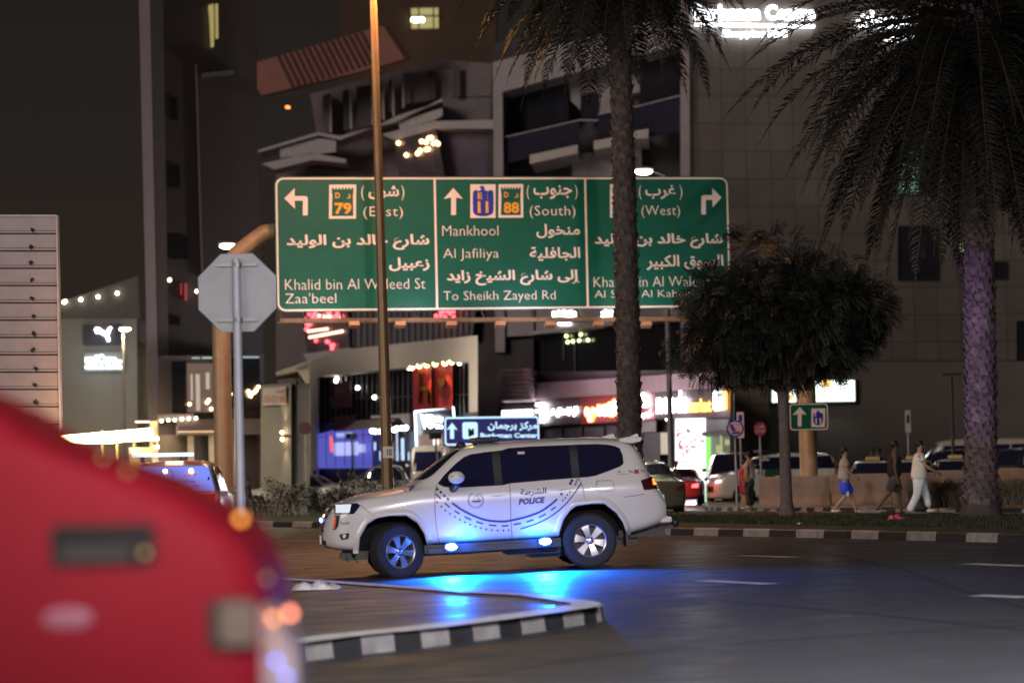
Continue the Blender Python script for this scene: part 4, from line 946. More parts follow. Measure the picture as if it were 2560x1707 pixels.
for px, e, colr in ((800, 20, (1, .80, .72)), (1060, 23, (1, .80, .88)), (1330, 23, (1, .82, .92)), (1600, 20, (1, .84, .78))):  # area lamps added in front of the sign to brighten its face
    q = gpt(px, 811, -1.9); lamp('AREA', 'added_sign_light', q, e, colr, gan, (q.x, 0, q.z + 2.6), 1.2)

# ---- the big green sign
FSG = Fr(687, 76, 1826, 78.6)
sgn = FSG.thing('direction_sign', 'huge green three-panel road sign with white English and Arabic street names', 'road sign')
def zA(u, v): return (680 + u / 4.055, 420 + v / 4.055)
def zB(u, v): return (1260 + u / 4.055, 420 + v / 4.055)
def z2(u, v): return (850 + u / 2.735, v / 2.735)
# sign face in its own rectangle (u across, z up) fitted from picture corners
tl = FSG.uz(687, 441); tr = FSG.uz(1820, 447); br = FSG.uz(1826, 768); bl = FSG.uz(695, 777)
U0, U1 = (tl[0] + bl[0]) / 2, (tr[0] + br[0]) / 2; ZT, ZB = (tl[1] + tr[1]) / 2, (bl[1] + br[1]) / 2
def spt(px, py):
    """photo px -> sign plane by bilinear fit so that everything on the sign stays square to it"""
    fx = (px - 687) / (1820 - 687)
    for _ in range(3):
        top = 441 + 6 * fx; bot = 777 - 9 * fx; fy = (py - top) / (bot - top)
        xl = 687 + 8 * fy; xr = 1820 + 6 * fy; fx = (px - xl) / (xr - xl)
    return (U0 + (U1 - U0) * fx, ZT + (ZB - ZT) * fy)
def rrect(u0, u1, z0, z1, r, n=6):
    out = []
    for cx, cz, a0 in ((u1 - r, z1 - r, 0), (u0 + r, z1 - r, 90), (u0 + r, z0 + r, 180), (u1 - r, z0 + r, 270)):
        out += [(cx + r * math.cos(R(a0 + 90 * k / n)), cz + r * math.sin(R(a0 + 90 * k / n))) for k in range(n + 1)]
    return out
fl_ = lambda a, b, d: (a, d, b)
b = MB(); b.prism(rrect(U0 - .03, U1 + .03, ZB - .03, ZT + .03, .24), fl_, .0, .06); b.build('backing', sign_g, sgn)
def frame(mb, outer, inner, d):
    n = len(outer); mb.add([(x, d, z) for x, z in outer] + [(x, d, z) for x, z in inner], [(i, (i + 1) % n, (i + 1) % n + n, i + n) for i in range(n)])
b = MB(); frame(b, rrect(U0, U1, ZB, ZT, .22), rrect(U0 + .05, U1 - .05, ZB + .05, ZT - .05, .18), -.006); b.build('border', sign_w, sgn)
for (xa, ya), (xb, yb) in ((zA(1616, 105), zA(1636, 1415)), (zB(790, 115), zB(815, 1405))):
    p, q = spt(xa, ya), spt(xb, yb); u = (p[0] + q[0]) / 2
    b = MB(); b.add([(u - .03, -.006, ZB + .05), (u + .03, -.006, ZB + .05), (u + .03, -.006, ZT - .05), (u - .03, -.006, ZT - .05)], [(0, 1, 2, 3)]); b.build('divider', sign_w, sgn)
def stext(s, x0, y0, x1, y1, m=sign_w, nm='lettering', d=-.006, **k):
    p = spt(x0, y0); q = spt(x1, y1); p2 = spt(x1, y0); q2 = spt(x0, y1)
    vs, fs = text_fit(s, (p[0] + q2[0]) / 2, (q[0] + p2[0]) / 2, (q[1] + q2[1]) / 2, (p[1] + p2[1]) / 2, **k)
    b = MB(); b.add([(x, d, z) for x, z in vs], fs); return b.build(nm, m, sgn, fix=False)
def spoly(pts, m, nm, d=-.006, par=None):
    b = MB(); b.flat([spt(*p) for p in pts], fl_, d); return b.build(nm, m, par or sgn, fix=False)
# panel 1
spoly([zA(*p) for p in ((118, 297), (220, 195), (220, 275), (325, 275), (343, 282), (350, 300), (350, 472), (302, 472), (302, 330), (294, 322), (220, 322), (225, 405))], sign_w, 'arrow')
def shield(z, x0, y0, x1, y1, num, letter_ar=True):
    w_ = x1 - x0; h_ = y1 - y0
    o = spoly([z(x0, y0), z(x1, y0), z(x1, y1), z(x0, y1)], sign_w, 'route_shield', -.005)
    i0, i1 = x0 + w_ * .1, x1 - w_ * .1; t0, t1 = y0 + h_ * .09, y1 - h_ * .08
    pts = [(i0, t0), (i0, t0)]; n = 7; pts = []
    cw = (i1 - i0) / (2 * n - 1)
    for k in range(n):
        a = i0 + 2 * k * cw
        pts += [(a, t0), (a + cw, t0)]
        if k < n - 1: pts += [(a + cw, t0 + h_ * .05), (a + 2 * cw, t0 + h_ * .05)]
    pts += [(i1, t0 + h_ * .15), (i1 - w_ * .02, t0 + h_ * .2), (i1, t1), (i0, t1), (i0 + w_ * .02, t0 + h_ * .2), (i0, t0 + h_ * .15)]
    spoly([z(*p) for p in pts], sign_g, 'shield_face', -.010, o)
    def tx(s, a, b_, c, d_, **k):
        p = spt(*z(x0 + a * w_, y0 + b_ * h_)); q = spt(*z(x0 + c * w_, y0 + d_ * h_))
        vs, fs = text_fit(s, p[0], q[0], q[1], p[1], **k); b = MB(); b.add([(x, -.015, zz) for x, zz in vs], fs); b.build('shield_lettering', sign_o, o, fix=False)
    tx('D', .22, .23, .41, .40, bold=.025); tx('د', .65, .27, .80, .41, ar=True, bold=.02); tx(num, .2, .53, .84, .87, bold=.035)
    return o
shield(zA, 560, 160, 828, 508, '79')
stext('(', *zA(878, 170), *zA(908, 325), bold=.0); stext(')', *zA(1280, 170), *zA(1308, 325), bold=.0)
stext('شرق', *zA(950, 172), *zA(1255, 320), ar=True, bold=.02)
stext('(East)', *zA(900, 385), *zA(1296, 516), bold=-.006, spacing=1.08)
stext('شارع خالد بن الوليد', *zA(142, 668), *zA(1560, 828), ar=True, bold=.028)
stext('زعبيل', *zA(1158, 903), *zA(1562, 1042), ar=True, bold=.028)
stext('Khalid bin Al Waleed St', *zA(132, 1118), *zA(1522, 1226), bold=-.012)
stext("Zaa'beel", *zA(135, 1262), *zA(636, 1366), bold=-.012)
# panel 2
spoly([zA(*p) for p in ((1800, 200), (1897, 312), (1828, 298), (1828, 476), (1778, 476), (1778, 298), (1704, 312))], sign_w, 'arrow')
es = spoly([zA(1972, 165), zA(2228, 165), zA(2228, 507), zA(1972, 507)], sign_w, 'route_shield', -.005)
eagle = [(2072, 190), (2090, 178), (2108, 188), (2114, 205), (2118, 225), (2150, 236), (2175, 222), (2198, 232), (2206, 250), (2204, 290), (2210, 300), (2204, 330), (2210, 352), (2203, 385), (2208, 410), (2200, 455), (2178, 475), (2140, 487), (2100, 490), (2060, 487), (2022, 475), (2002, 455), (1996, 410), (2000, 385), (1994, 352), (1999, 330), (1994, 300), (1999, 290), (1997, 250), (2006, 232), (2028, 222), (2055, 236), (2078, 226), (2084, 212), (2074, 208), (2064, 202)]
spoly([zA(*p) for p in eagle], sign_b, 'eagle', -.010, es)
for s, bx, k in (('E', (2045, 252, 2092, 315), dict(bold=.03)), ('إ', (2136, 252, 2150, 318), dict(ar=True, bold=.04)), ('11', (2045, 338, 2156, 456), dict(bold=.04))):
    p = spt(*zA(bx[0], bx[1])); q = spt(*zA(bx[2], bx[3])); vs, fs = text_fit(s, p[0], q[0], q[1], p[1], **k); b = MB(); b.add([(x, -.015, z) for x, z in vs], fs); b.build('shield_lettering', sign_o, es, fix=False)
shield(z2, 1057, 1260, 1227, 1490, '88')
stext('(', *zB(192, 178), *zB(218, 326), bold=.0); stext(')', *zB(685, 178), *zB(712, 328), bold=.0)
stext('جنوب', *zB(260, 178), *zB(656, 320), ar=True, bold=.02)
stext('(South)', *zB(222, 385), *zB(690, 517), bold=-.006, spacing=1.06)
stext('Mankhool', *zA(1690, 583), *zA(2256, 686), bold=-.012)
stext('منخول', *zB(290, 570), *zB(736, 714), ar=True, bold=.02)
stext('Al Jafiliya', *zA(1700, 816), *zA(2260, 942), bold=-.012)
stext('الجافلية', *zB(222, 803), *zB(738, 944), ar=True, bold=.02)
stext('إلى شارع الشيخ زايد', 1108, 675, 1443, 713, ar=True, bold=.028)
stext('To Sheikh Zayed Rd', 1100, 727, 1379.6, 757, bold=-.012)
# panel 3
spoly([zB(*p) for p in ((2205, 312), (2112, 412), (2108, 336), (2048, 336), (2040, 344), (2040, 482), (1993, 482), (1993, 310), (1999, 294), (2014, 288), (2108, 288), (2108, 215))], sign_w, 'arrow')
shield(zB, 1045, 172, 1310, 510, '79')
stext('(', *zB(1343, 183), *zB(1370, 330), bold=.0); stext(')', *zB(1768, 183), *zB(1796, 332), bold=.0)
stext('غرب', *zB(1410, 183), *zB(1726, 326), ar=True, bold=.02)
stext('(West)', *zB(1370, 388), *zB(1771, 518), bold=-.006, spacing=1.06)
stext('شارع خالد بن الوليد', *zB(884, 672), *zB(2216, 824), ar=True, bold=.028)
stext('السوق الكبير', *zB(1420, 888), *zB(2220, 1040), ar=True, bold=.02)
stext('Khalid bin Al Waleed St', *zB(875, 1103), *zB(2250, 1207), bold=-.012)
stext('Al Souq Al Kabeer', *zB(884, 1240), *zB(1935, 1338), bold=-.012)

# ---- back of a stop sign, near left
FO = Fr(480, 33, 700, 33)
so = FO.thing('stop_sign', 'back of a big grey octagonal stop sign on a pale post, near left', 'traffic sign')
u, z = FO.uz(592, 731); rad = 212 / 2 / (FPX / 33); 
b = MB(); b.prism([(u + rad * math.cos(R(22.5 + 45 * k)), z + rad * math.sin(R(22.5 + 45 * k))) for k in range(8)], fl_, .06, .085); b.build('plate', sign_back, so, bevel=.003)
for py in (662, 800):
    b = MB(); q = FO.uz(592, py)[1]; b.box(u - .23, u + .23, .025, .058, q - .016, q + .016); b.build('bracket', galv, so)
u2 = FO.uz(597, 900)[0]; zt = FO.uz(594, 648)[1]
b = MB(); b.tube([(u2 + .0, 0, -.4), (u2 - .01, 0, zt)], .05, 16); b.build('post', M('post_pale', (.42, .43, .5), .5, .2, var=.08), so, True)
b = MB()
for py in (662, 800):
    q = FO.uz(592, py)[1]; b.tube([(u2, 0, q - .025), (u2, 0, q + .025)], .057, 16)
b.build('clamp', galv, so, True)

# ---- brown lamp post in front of the sign
g = GY(972, 70, .1)
lp = thing('street_lamp', 'tall brown lamp post in front of the green sign, orange lit near its top', 'street lamp', g)
top = P(932, -60, 70) - g
dirv = top.normalized(); Hh = top.length + .3
brown = M('post_brown', (.22, .15, .075), .35, .35, var=.15, scale=2)
b = MB(); n = 14; b.tube([dirv * (Hh * k / n) for k in range(n + 1)], [.155 - .075 * k / n for k in range(n + 1)], 16); b.build('pole', brown, lp, True)
b = MB(); b.lathe([(0, 0), (.3, 0), (.3, .04), (.19, .06), (.175, .35), (0, .35)], 16); b.build('base_plate', brown, lp, True)
tp = dirv * Hh
for s in (-1, 1):
    b = MB(); b.tube([tp - dirv * .1, tp + Vector((s * .5, -.1, .2)), tp + Vector((s * 1.1, -.2, .22))], .04, 8); b.build('arm', brown, lp, True)
    b = MB(); b.ball(tp + Vector((s * 1.3, -.22, .24)), .3, 14, 8, 1.3, .7, .35); hd = b.build('lamp_head', brown, lp, True)
    b = MB(); b.ball(tp + Vector((s * 1.3, -.22, .16)), .2, 12, 6, 1.2, .7, .3); b.build('lens', E('sodium_lens', (1, .5, .1), 25), hd)
    l = lamp('SPOT', 'lamp_light', tp + Vector((s * 1.3, -.22, .02)), 2200, (1, .44, .25), lp, None, .2, 150, .6)
lamp('POINT', 'pole_glow', tp + Vector((.45, -.8, -.3)), 520, (1, .50, .06), lp, None, .12)
b = MB(); tz = (P(976, 1130, 70) - g).z; b.box(-.10, .16, -.19, -.17, tz - .14, tz + .14); tgp = b.build('number_plate', sign_w, lp)
vs, fs = text_fit('10', .0, .12, tz - .09, tz + .09, bold=.03); b = MB(); b.add([(x, -.195, zz) for x, zz in vs], fs); b.build('lettering', dark_m, tgp, fix=False)

# ---- grey double lamp behind the sign (right) and behind the stop sign (left), small one far left
def double_lamp(name_label, base_px, Y, top_px, head_dx, head_r, energy, colr, pr=.09, heads=(-1, 1)):
    g = GY(base_px, Y); t = thing('street_lamp', name_label, 'street lamp', g)
    tp = P(*top_px, Y) - g
    b = MB(); b.tube([(0, 0, 0), tp * .5, tp], [pr, pr * .85, pr * .6], 12); b.build('pole', M('lamp_grey', (.26, .25, .25), .45, .4), t, True)
    for s in heads:
        q = tp + Vector((head_dx * s, -.1, .15))
        b = MB(); b.tube([tp, tp + Vector((head_dx * s * .5, 0, .12)), q], .035, 8); b.build('arm', M('lamp_grey'), t, True)
        b = MB(); b.ball(q + Vector((0, 0, .07)), head_r * 1.25, 12, 7, 1.3, .8, .3); hd = b.build('lamp_head', M('lamp_grey'), t, True)
        b = MB(); b.ball(q - Vector((0, 0, .02)), head_r, 12, 7, 1.3, .9, .5); b.build('lens', E('lens_green_white', (1, 1, .62), 22), hd)
        lamp('SPOT', 'lamp_light', q - Vector((0, 0, .2)), energy, colr, t, None, .15, 150, .5)
    return t
double_lamp('grey lamp post beside the palm trunk with a lit head above the green sign', 1680, 84, (1661, 440), .62, .2, 1500, (1, .95, .7), heads=(-1,))
double_lamp('lamp post mostly hidden behind the octagonal sign, its lit head just above it', 592, 92, (590, 625), .26, .2, 1300, (1, .93, .6), heads=(-1,))
double_lamp('slim yellow-lit lamp post in front of the grey clinic wall', 313, 108, (307, 832), .1, .17, 900, (1, .8, .35), pr=.075, heads=(1,))

# ---- green route sign on the right gantry post
FE = Fr(1970, 79.2, 2075, 79.3)
rs2 = FE.thing('route_sign', 'small green sign with a white up arrow and blue eagle badge on the cream post', 'road sign')
def fpoly(fr, t, pts, m, nm, d): b = MB(); b.flat([fr.uz(x, y, 0) for x, y in pts], fl_, d); return b.build(nm, m, t, fix=False)
def zr(u, v): return (1700 + u / 2.735, 570 + v / 2.735)
c0 = FE.uz(*zr(745, 1200)); c1 = FE.uz(*zr(1017, 1380))
b = MB(); b.prism(rrect(c0[0], c1[0], c1[1], c0[1], .1), fl_, 0, .04); b.build('plate', sign_g, rs2)
b = MB(); frame(b, rrect(c0[0] + .012, c1[0] - .012, c1[1] + .012, c0[1] - .012, .09), rrect(c0[0] + .04, c1[0] - .04, c1[1] + .04, c0[1] - .04, .07), -.006); b.build('border', sign_w, rs2)
fpoly(FE, rs2, [zr(*p) for p in ((819, 1222), (866, 1277), (831, 1270), (831, 1355), (805, 1355), (805, 1270), (770, 1277))], sign_w, 'arrow', -.006)
sh_ = fpoly(FE, rs2, [zr(*p) for p in ((898, 1233), (993, 1233), (990, 1360), (898, 1360))], sign_w, 'route_shield', -.006)
fpoly(FE, sh_, [zr(*p) for p in ((936, 1250), (945, 1243), (953, 1255), (960, 1262), (976, 1266), (979, 1300), (975, 1330), (960, 1344), (943, 1348), (925, 1344), (912, 1330), (909, 1300), (912, 1266), (930, 1262))], sign_b, 'eagle', -.011)
b = MB()
for s, x0, y0, x1, y1 in (('E', 920, 1262, 932, 1285), ('11', 926, 1298, 964, 1338)): FE.text(b, s, *zr(x0, y0), *zr(x1, y1), -.016, bold=.03)
b.build('shield_lettering', sign_w, sh_, fix=False)
# ---- blue shopping centre sign above the police car
FB = Fr(1110, 92, 1350, 94)
bs = FB.thing('mall_road_sign', 'glowing blue road sign with an up arrow, bag symbol and mall name', 'road sign')
def zs(u, v): return (850 + u / 2.735, 570 + v / 2.735)
c0 = FB.uz(*zs(712, 1292)); c1 = FB.uz(*zs(1362, 1475))
sky_w = E('sign_lit_white', (.55, .82, 1), 1.25)
b = MB(); b.prism(rrect(c0[0], c1[0], c1[1], c0[1], .12), fl_, 0, .1); b.build('box', E('sign_lit_blue', (.028, .03, .22), .55), bs)
b = MB(); frame(b, rrect(c0[0], c1[0], c1[1], c0[1], .12), rrect(c0[0] + .06, c1[0] - .06, c1[1] + .06, c0[1] - .06, .08), -.01); b.build('border', sky_w, bs)
fpoly(FB, bs, [zs(*p) for p in ((765, 1330), (804, 1380), (778, 1372), (778, 1440), (752, 1440), (752, 1372), (728, 1380))], sky_w, 'arrow', -.01)
k0 = FB.uz(*zs(836, 1327)); k1 = FB.uz(*zs(941, 1440)); b = MB(); b.prism(rrect(k0[0], k1[0], k1[1], k0[1], .08), fl_, -.012, -.004); bag = b.build('symbol', sky_w, bs)
fpoly(FB, bag, [zs(*p) for p in ((874, 1372), (884, 1366), (888, 1376), (898, 1378), (906, 1368), (914, 1370), (916, 1412), (880, 1428), (876, 1426))], dark_m, 'bag', -.018)
b = MB(); FB.text(b, 'مركز برجمان', *zs(1010, 1322), *zs(1348, 1385), -.01, ar=True, bold=.035); b.build('lettering', sky_w, bs, fix=False)
b = MB(); FB.text(b, 'BurJuman Center', *zs(960, 1400), *zs(1352, 1442), -.01, bold=.035); b.build('lettering', sky_w, bs, fix=False)
b = MB()
for px in (1140, 1320): u, z = FB.uz(px, 1100); b.box(u - .06, u + .06, .12, .22, -.6, z + .6)
b.build('post', galv, bs)
u, z = FB.uz(1230, 1080); lamp('AREA', 'sign_glow', (u, -.4, z), 45, (.4, .55, 1), bs, (u, -9, z - 2), 1.5)

# ---- no-entry style signs at the side road
def post_sign(name, label, px, py_c, Y, build, base_py=None, pr=.035):
    fr = Fr(px - 60, Y, px + 60, Y); t = fr.thing(name, label, 'traffic sign')
    u, z = fr.uz(px, py_c); gzz = gz((fr.o + fr.ux * u).x, Y)
    b = MB(); b.tube([(u, .05, gzz), (u, .05, z + .1)], pr, 10); b.build('post', galv, t, True)
    build(fr, t, u, z); return t
def disc(t, u, z, r, m, nm, d0, d1, n=28):
    b = MB(); b.prism([(u + r * math.cos(2 * PI * k / n), z + r * math.sin(2 * PI * k / n)) for k in range(n)], fl_, d0, d1); return b.build(nm, m, t)
def b_round(fr, t, u, z):
    disc(t, u, z, .225, sign_b, 'plate', 0, .02); disc(t, u, z, .185, M('sign_faded', (.62, .42, .46), .5, var=.35, scale=8), 'face', -.008, -.002)
    b = MB(); b.prism([(u - .14, z + .11), (u - .07, z + .12), (u - .02, z + .01), (u + .01, z - .07), (u - .06, z - .08), (u - .11, z)], fl_, -.014, -.009); b.build('symbol', sign_b, t)
    b = MB(); b.prism([(u - .10, z - .14), (u + .11, z - .13), (u + .12, z - .09), (u + .04, z - .08), (u - .08, z - .10)], fl_, -.014, -.009); b.build('car_symbol', sign_b, t)
post_sign('round_sign', 'round blue sign with a faded pink face on a slim post by the pavement', 1838, 1071, 74, b_round)
def b_plate(fr, t, u, z):
    b = MB(); b.box(u - .1, u + .1, 0, .02, z - .36, z + .36); b.build('plate', M('plate_lilac', (.6, .5, .62), .5, var=.1), t)
    b = MB(); b.box(u - .05, u + .05, -.012, -.004, z + .1, z + .28); b.build('symbol', sign_b, t)
post_sign('plate_sign', 'narrow pale upright plate just behind the round blue sign', 1851, 1062, 79, b_plate)
def b_stop(fr, t, u, z):
    b = MB(); b.prism([(u + .2 * math.cos(R(22.5 + 45 * k)), z + .23 * math.sin(R(22.5 + 45 * k))) for k in range(8)], fl_, 0, .02); b.build('plate', M('stop_red', (.32, .02, .05), .5, var=.1), t)
    b = MB(); vs, fs = text_fit('STOP', u - .14, u + .14, z - .13, z - .02, bold=.03); b.add([(x, -.006, y) for x, y in vs], fs)
    vs, fs = text_fit('قف', u - .12, u + .12, z + .02, z + .14, bold=.05, ar=True); b.add([(x, -.006, y) for x, y in vs], fs); b.build('lettering', M('stop_letter', (.55, .42, .4), .5), t, fix=False)
post_sign('stop_sign', 'small red octagonal stop sign with white English and Arabic words', 1900.5, 1072, 86, b_stop)
def b_park(fr, t, u, z):
    b = MB(); b.box(u - .09, u + .09, 0, .02, z - .36, z + .36); b.build('plate', M('plate_grey', (.4, .37, .36), .5, var=.1), t)
    b = MB(); b.box(u - .05, u + .05, -.012, -.004, z - .05, z + .2); b.build('symbol', dark_m, t)
post_sign('plate_sign', 'small grey upright plate on a pole left of the leaning palm trunk', 2270, 1053, 92, b_park)
def b_dark(fr, t, u, z): disc(t, u, z, .2, M('disc_dark', (.06, .02, .03), .5), 'plate', 0, .03)
post_sign('round_sign', 'dark round sign against the white frame of the retail podium', 763, 1070, 88, b_dark, pr=.02)
g = GY(2386, 88); sl_ = thing('street_lamp', 'thin dark unlit lamp post left of the right palm', 'street lamp', g)
tp = P(2378, 938, 88) - g
b = MB(); b.tube([(0, 0, 0), tp], [.06, .045], 10); b.build('pole', dark_m, sl_, True)
b = MB(); b.bar(tp + Vector((-.3, 0, .03)), tp + Vector((.3, 0, .03)), .1, .06); b.build('lamp_head', dark_m, sl_)
# ================================================================ vehicles
paint_w = M('paint_white', (.68, .655, .65), .26, var=.03, scale=2, coat=.6)
tyre_m = M('tyre', (.018, .018, .02), .75, var=.3, scale=12, bump=.3)
alloy = M('alloy', (.62, .60, .62), .28, .85, var=.08)
trim_k = M('trim_black', (.02, .02, .022), .45, var=.2)
auto_glass = M('auto_glass', (.012, .012, .035), .06, var=.0, spec=.6)
chrome = M('chrome', (.75, .72, .7), .12, 1.0, var=.05)
decal_b = M('decal_blue', (.018, .055, .19), .4, var=.05)
seam_m = M('seam', (.06, .055, .06), .6, var=0)

def lerp(a, b, t): return a + (b - a) * t
def interp(tab, x):
    if x <= tab[0][0]: return tab[0][1:]
    for a, b in zip(tab[:-1], tab[1:]):
        if a[0] <= x <= b[0]:
            t = (x - a[0]) / (b[0] - a[0]); return tuple(lerp(p, q, t) for p, q in zip(a[1:], b[1:]))
    return tab[-1][1:]
def loft(sections, name, m, parent, levels=2, arches=(), mats=None):
    """sections: list of (x, [(y,z) bottom centre -> top centre]) from rear to front; mirrored and closed, wheel arches cut"""
    bm = bmesh.new(); rings = []
    for x, pr in sections:
        ring = [bm.verts.new((x, y, z)) for y, z in pr]
        ring += [bm.verts.new((x, -y, z)) for y, z in reversed(pr[1:-1])]
        rings.append(ring)
    n = len(rings[0])
    for a, b in zip(rings[:-1], rings[1:]):
        for k in range(n): bm.faces.new((a[k], a[(k + 1) % n], b[(k + 1) % n], b[k]))
    # end caps as strips between the two halves
    for ring, rev in ((rings[0], False), (rings[-1], True)):
        h = len(sections[0][1])
        for k in range(h - 1):
            a, b = ring[k], ring[k + 1]; c = ring[(n - k - 1) % n]; d = ring[(n - k) % n]
            vs = []
            for v in (a, b, c, d):
                if v not in vs: vs.append(v)
            if len(vs) >= 3: bm.faces.new(vs if rev else list(reversed(vs)))
    bmesh.ops.recalc_face_normals(bm, faces=bm.faces)
    me = bpy.data.meshes.new(name); bm.to_mesh(me); bm.free(); me.materials.append(m)
    o = bpy.data.objects.new(name, me); C.objects.link(o)
    s = o.modifiers.new('s', 'SUBSURF'); s.levels = s.render_levels = levels
    cut = []
    for pts, y0, y1 in arches:
        b = MB(); b.prism(pts, lambda a, z, d: (a, d, z), y0, y1); c = b.build('cut', m); cut.append(c)
        md = o.modifiers.new('b', 'BOOLEAN'); md.object = c; md.operation = 'DIFFERENCE'; md.solver = 'EXACT'
    dg = bpy.context.evaluated_depsgraph_get(); dg.update()
    nm = bpy.data.meshes.new_from_object(o.evaluated_get(dg)); o.modifiers.clear(); o.data = nm; bpy.data.meshes.remove(me)
    for c in cut:
        cm = c.data; bpy.data.objects.remove(c); bpy.data.meshes.remove(cm)
    nm.materials.clear(); nm.materials.append(m)
    for p in nm.polygons: p.use_smooth = True; p.material_index = 0
    nm.set_sharp_from_angle(angle=R(32))
    o.name = name; o.parent = parent
    return o
def blacken(o, arches, m):
    """give the faces inside the wheel arches the dark liner material"""
    o.data.materials.append(m)
    for p in o.data.polygons:
        c = p.center
        if .3 < abs(c.y) < .915:
            for a in arches:
                cx = sum(q[0] for q in a) / len(a); mx = max(q[1] for q in a)
                x0 = min(q[0] for q in a); x1 = max(q[0] for q in a)
                if x0 - .02 < c.x < x1 + .02 and c.z < mx + .02 and (abs(abs(c.y) - .5) < .01 or abs(p.normal.y) < .5): p.material_index = 1; p.use_smooth = False
def bvh(o):
    return BVHTree.FromPolygons([v.co.copy() for v in o.data.vertices], [tuple(p.vertices) for p in o.data.polygons])
def grid_cut(vs, fs, step):
    """2-D mesh -> finer mesh whose edges follow a grid (so that it can hug a curved body)"""
    bm = bmesh.new(); v = [bm.verts.new((a, b, 0)) for a, b in vs]
    for f in fs:
        try: bm.faces.new([v[i] for i in f])
        except ValueError: pass
    for ax in (0, 1):
        lo = min(p[ax] for p in vs); hi = max(p[ax] for p in vs); k = math.floor(lo / step) + 1
        while k * step < hi:
            nrm = [0, 0, 0]; nrm[ax] = 1; co = [0, 0, 0]; co[ax] = k * step
            bmesh.ops.bisect_plane(bm, geom=bm.verts[:] + bm.edges[:] + bm.faces[:], plane_co=co, plane_no=nrm, dist=1e-5); k += 1
    bm.verts.index_update(); r = [(q.co.x, q.co.y) for q in bm.verts], [tuple(q.index for q in f.verts) for f in bm.faces]
    bm.free(); return r
class Proj:
    """lays flat outlines on a body: 'side' looks along -y from +y, 'front' along -x, 'rear' along +x, 'top' down"""
    def __init__(s, tree): s.t = tree
    def pt(s, a, b, view, off):
        if view == 'L': o, d = Vector((a, 5, b)), Vector((0, -1, 0))
        elif view == 'R': o, d = Vector((a, -5, b)), Vector((0, 1, 0))
        elif view == 'F': o, d = Vector((6, a, b)), Vector((-1, 0, 0))
        elif view == 'B': o, d = Vector((-6, a, b)), Vector((1, 0, 0))
        else: o, d = Vector((a, b, 6)), Vector((0, 0, -1))
        h = s.t.ray_cast(o, d)
        if h[0] is None: return None
        nn = h[1]
        if nn.dot(d) > 0: nn = -nn
        return h[0] + nn * off
    def lay(s, vs, fs, view, off, name, m, parent, step=.08, cut=True, thick=0.0):
        if cut: vs, fs = grid_cut(vs, fs, step)
        pts = [s.pt(a, b, view, off) for a, b in vs]
        mb = MB(); ix = {}
        for i, p in enumerate(pts):
            if p is not None: ix[i] = len(mb.v); mb.v.append(tuple(p))
        for f in fs:
            if all(i in ix for i in f): mb.f.append(tuple(ix[i] for i in f))
        if not mb.f: return None
        o = mb.build(name, m, parent, fix=False)
        d = {'L': Vector((0, 1, 0)), 'R': Vector((0, -1, 0)), 'F': Vector((1, 0, 0)), 'B': Vector((-1, 0, 0)), 'T': Vector((0, 0, 1))}[view]
        b = bmesh.new(); b.from_mesh(o.data); bmesh.ops.remove_doubles(b, verts=b.verts, dist=1e-5)
        bmesh.ops.recalc_face_normals(b, faces=b.faces)
        b.normal_update()
        if sum(f.normal.dot(d) * f.calc_area() for f in b.faces) < 0: bmesh.ops.reverse_faces(b, faces=b.faces)
        b.to_mesh(o.data); b.free()
        for p in o.data.polygons: p.use_smooth = True
        return o
    def poly(s, pts, view, off, name, m, parent, step=.08):
        tri = tessellate_polygon([[Vector((a, b, 0)) for a, b in pts]])
        return s.lay(pts, [tuple(t) for t in tri], view, off, name, m, parent, step)
    def line(s, pts, wd, view, off, name, m, parent, dash=None, step=.05):
        """stroke along a polyline (Catmull-Rom smoothed); dash=(on, off) lengths"""
        q = smooth_line(pts, step * .5); segs = []
        if dash is None: segs = [q]
        else:
            L = 0; cur = []; on = True; lim = dash[0]
            for a, b in zip(q[:-1], q[1:]):
                l = math.dist(a, b)
                if on: cur.append(a)
                L += l
                if L >= lim:
                    if on: cur.append(b); segs.append(cur)
                    on = not on; cur = []; L = 0; lim = dash[0] if on else dash[1]
            if len(cur) > 1: segs.append(cur)
        V = []; F = []
        for sg in segs:
            if len(sg) < 2: continue
            o = len(V)
            for i, p in enumerate(sg):
                a = sg[max(0, i - 1)]; b = sg[min(len(sg) - 1, i + 1)]; l = math.dist(a, b) or 1
                nx_, ny_ = -(b[1] - a[1]) / l * wd / 2, (b[0] - a[0]) / l * wd / 2
                V += [(p[0] + nx_, p[1] + ny_), (p[0] - nx_, p[1] - ny_)]
            F += [(o + 2 * i, o + 2 * i + 1, o + 2 * i + 3, o + 2 * i + 2) for i in range(len(sg) - 1)]
        return s.lay(V, F, view, off, name, m, parent, cut=False)
def smooth_line(pts, step):
    out = []; P_ = [pts[0]] + list(pts) + [pts[-1]]
    for i in range(1, len(P_) - 2):
        p0, p1, p2, p3 = P_[i - 1:i + 3]; n = max(2, int(math.dist(p1, p2) / step))
        for k in range(n):
            t = k / n
            out.append(tuple(.5 * (2 * p1[j] + (p2[j] - p0[j]) * t + (2 * p0[j] - 5 * p1[j] + 4 * p2[j] - p3[j]) * t * t + (3 * p1[j] - p0[j] - 3 * p2[j] + p3[j]) * t ** 3) for j in (0, 1)))
    out.append(tuple(pts[-1])); return out
def round_poly(pts, r, n=4):
    out = []; N = len(pts)
    for i in range(N):
        p = Vector(pts[i]); a = Vector(pts[i - 1]) - p; b = Vector(pts[(i + 1) % N]) - p
        rr = min(r, a.length * .45, b.length * .45); A = p + a.normalized() * rr; B = p + b.normalized() * rr
        for k in range(n + 1):
            t = k / n; q = A * (1 - t) ** 2 + p * 2 * t * (1 - t) + B * t * t; out.append((q.x, q.y))
    return out
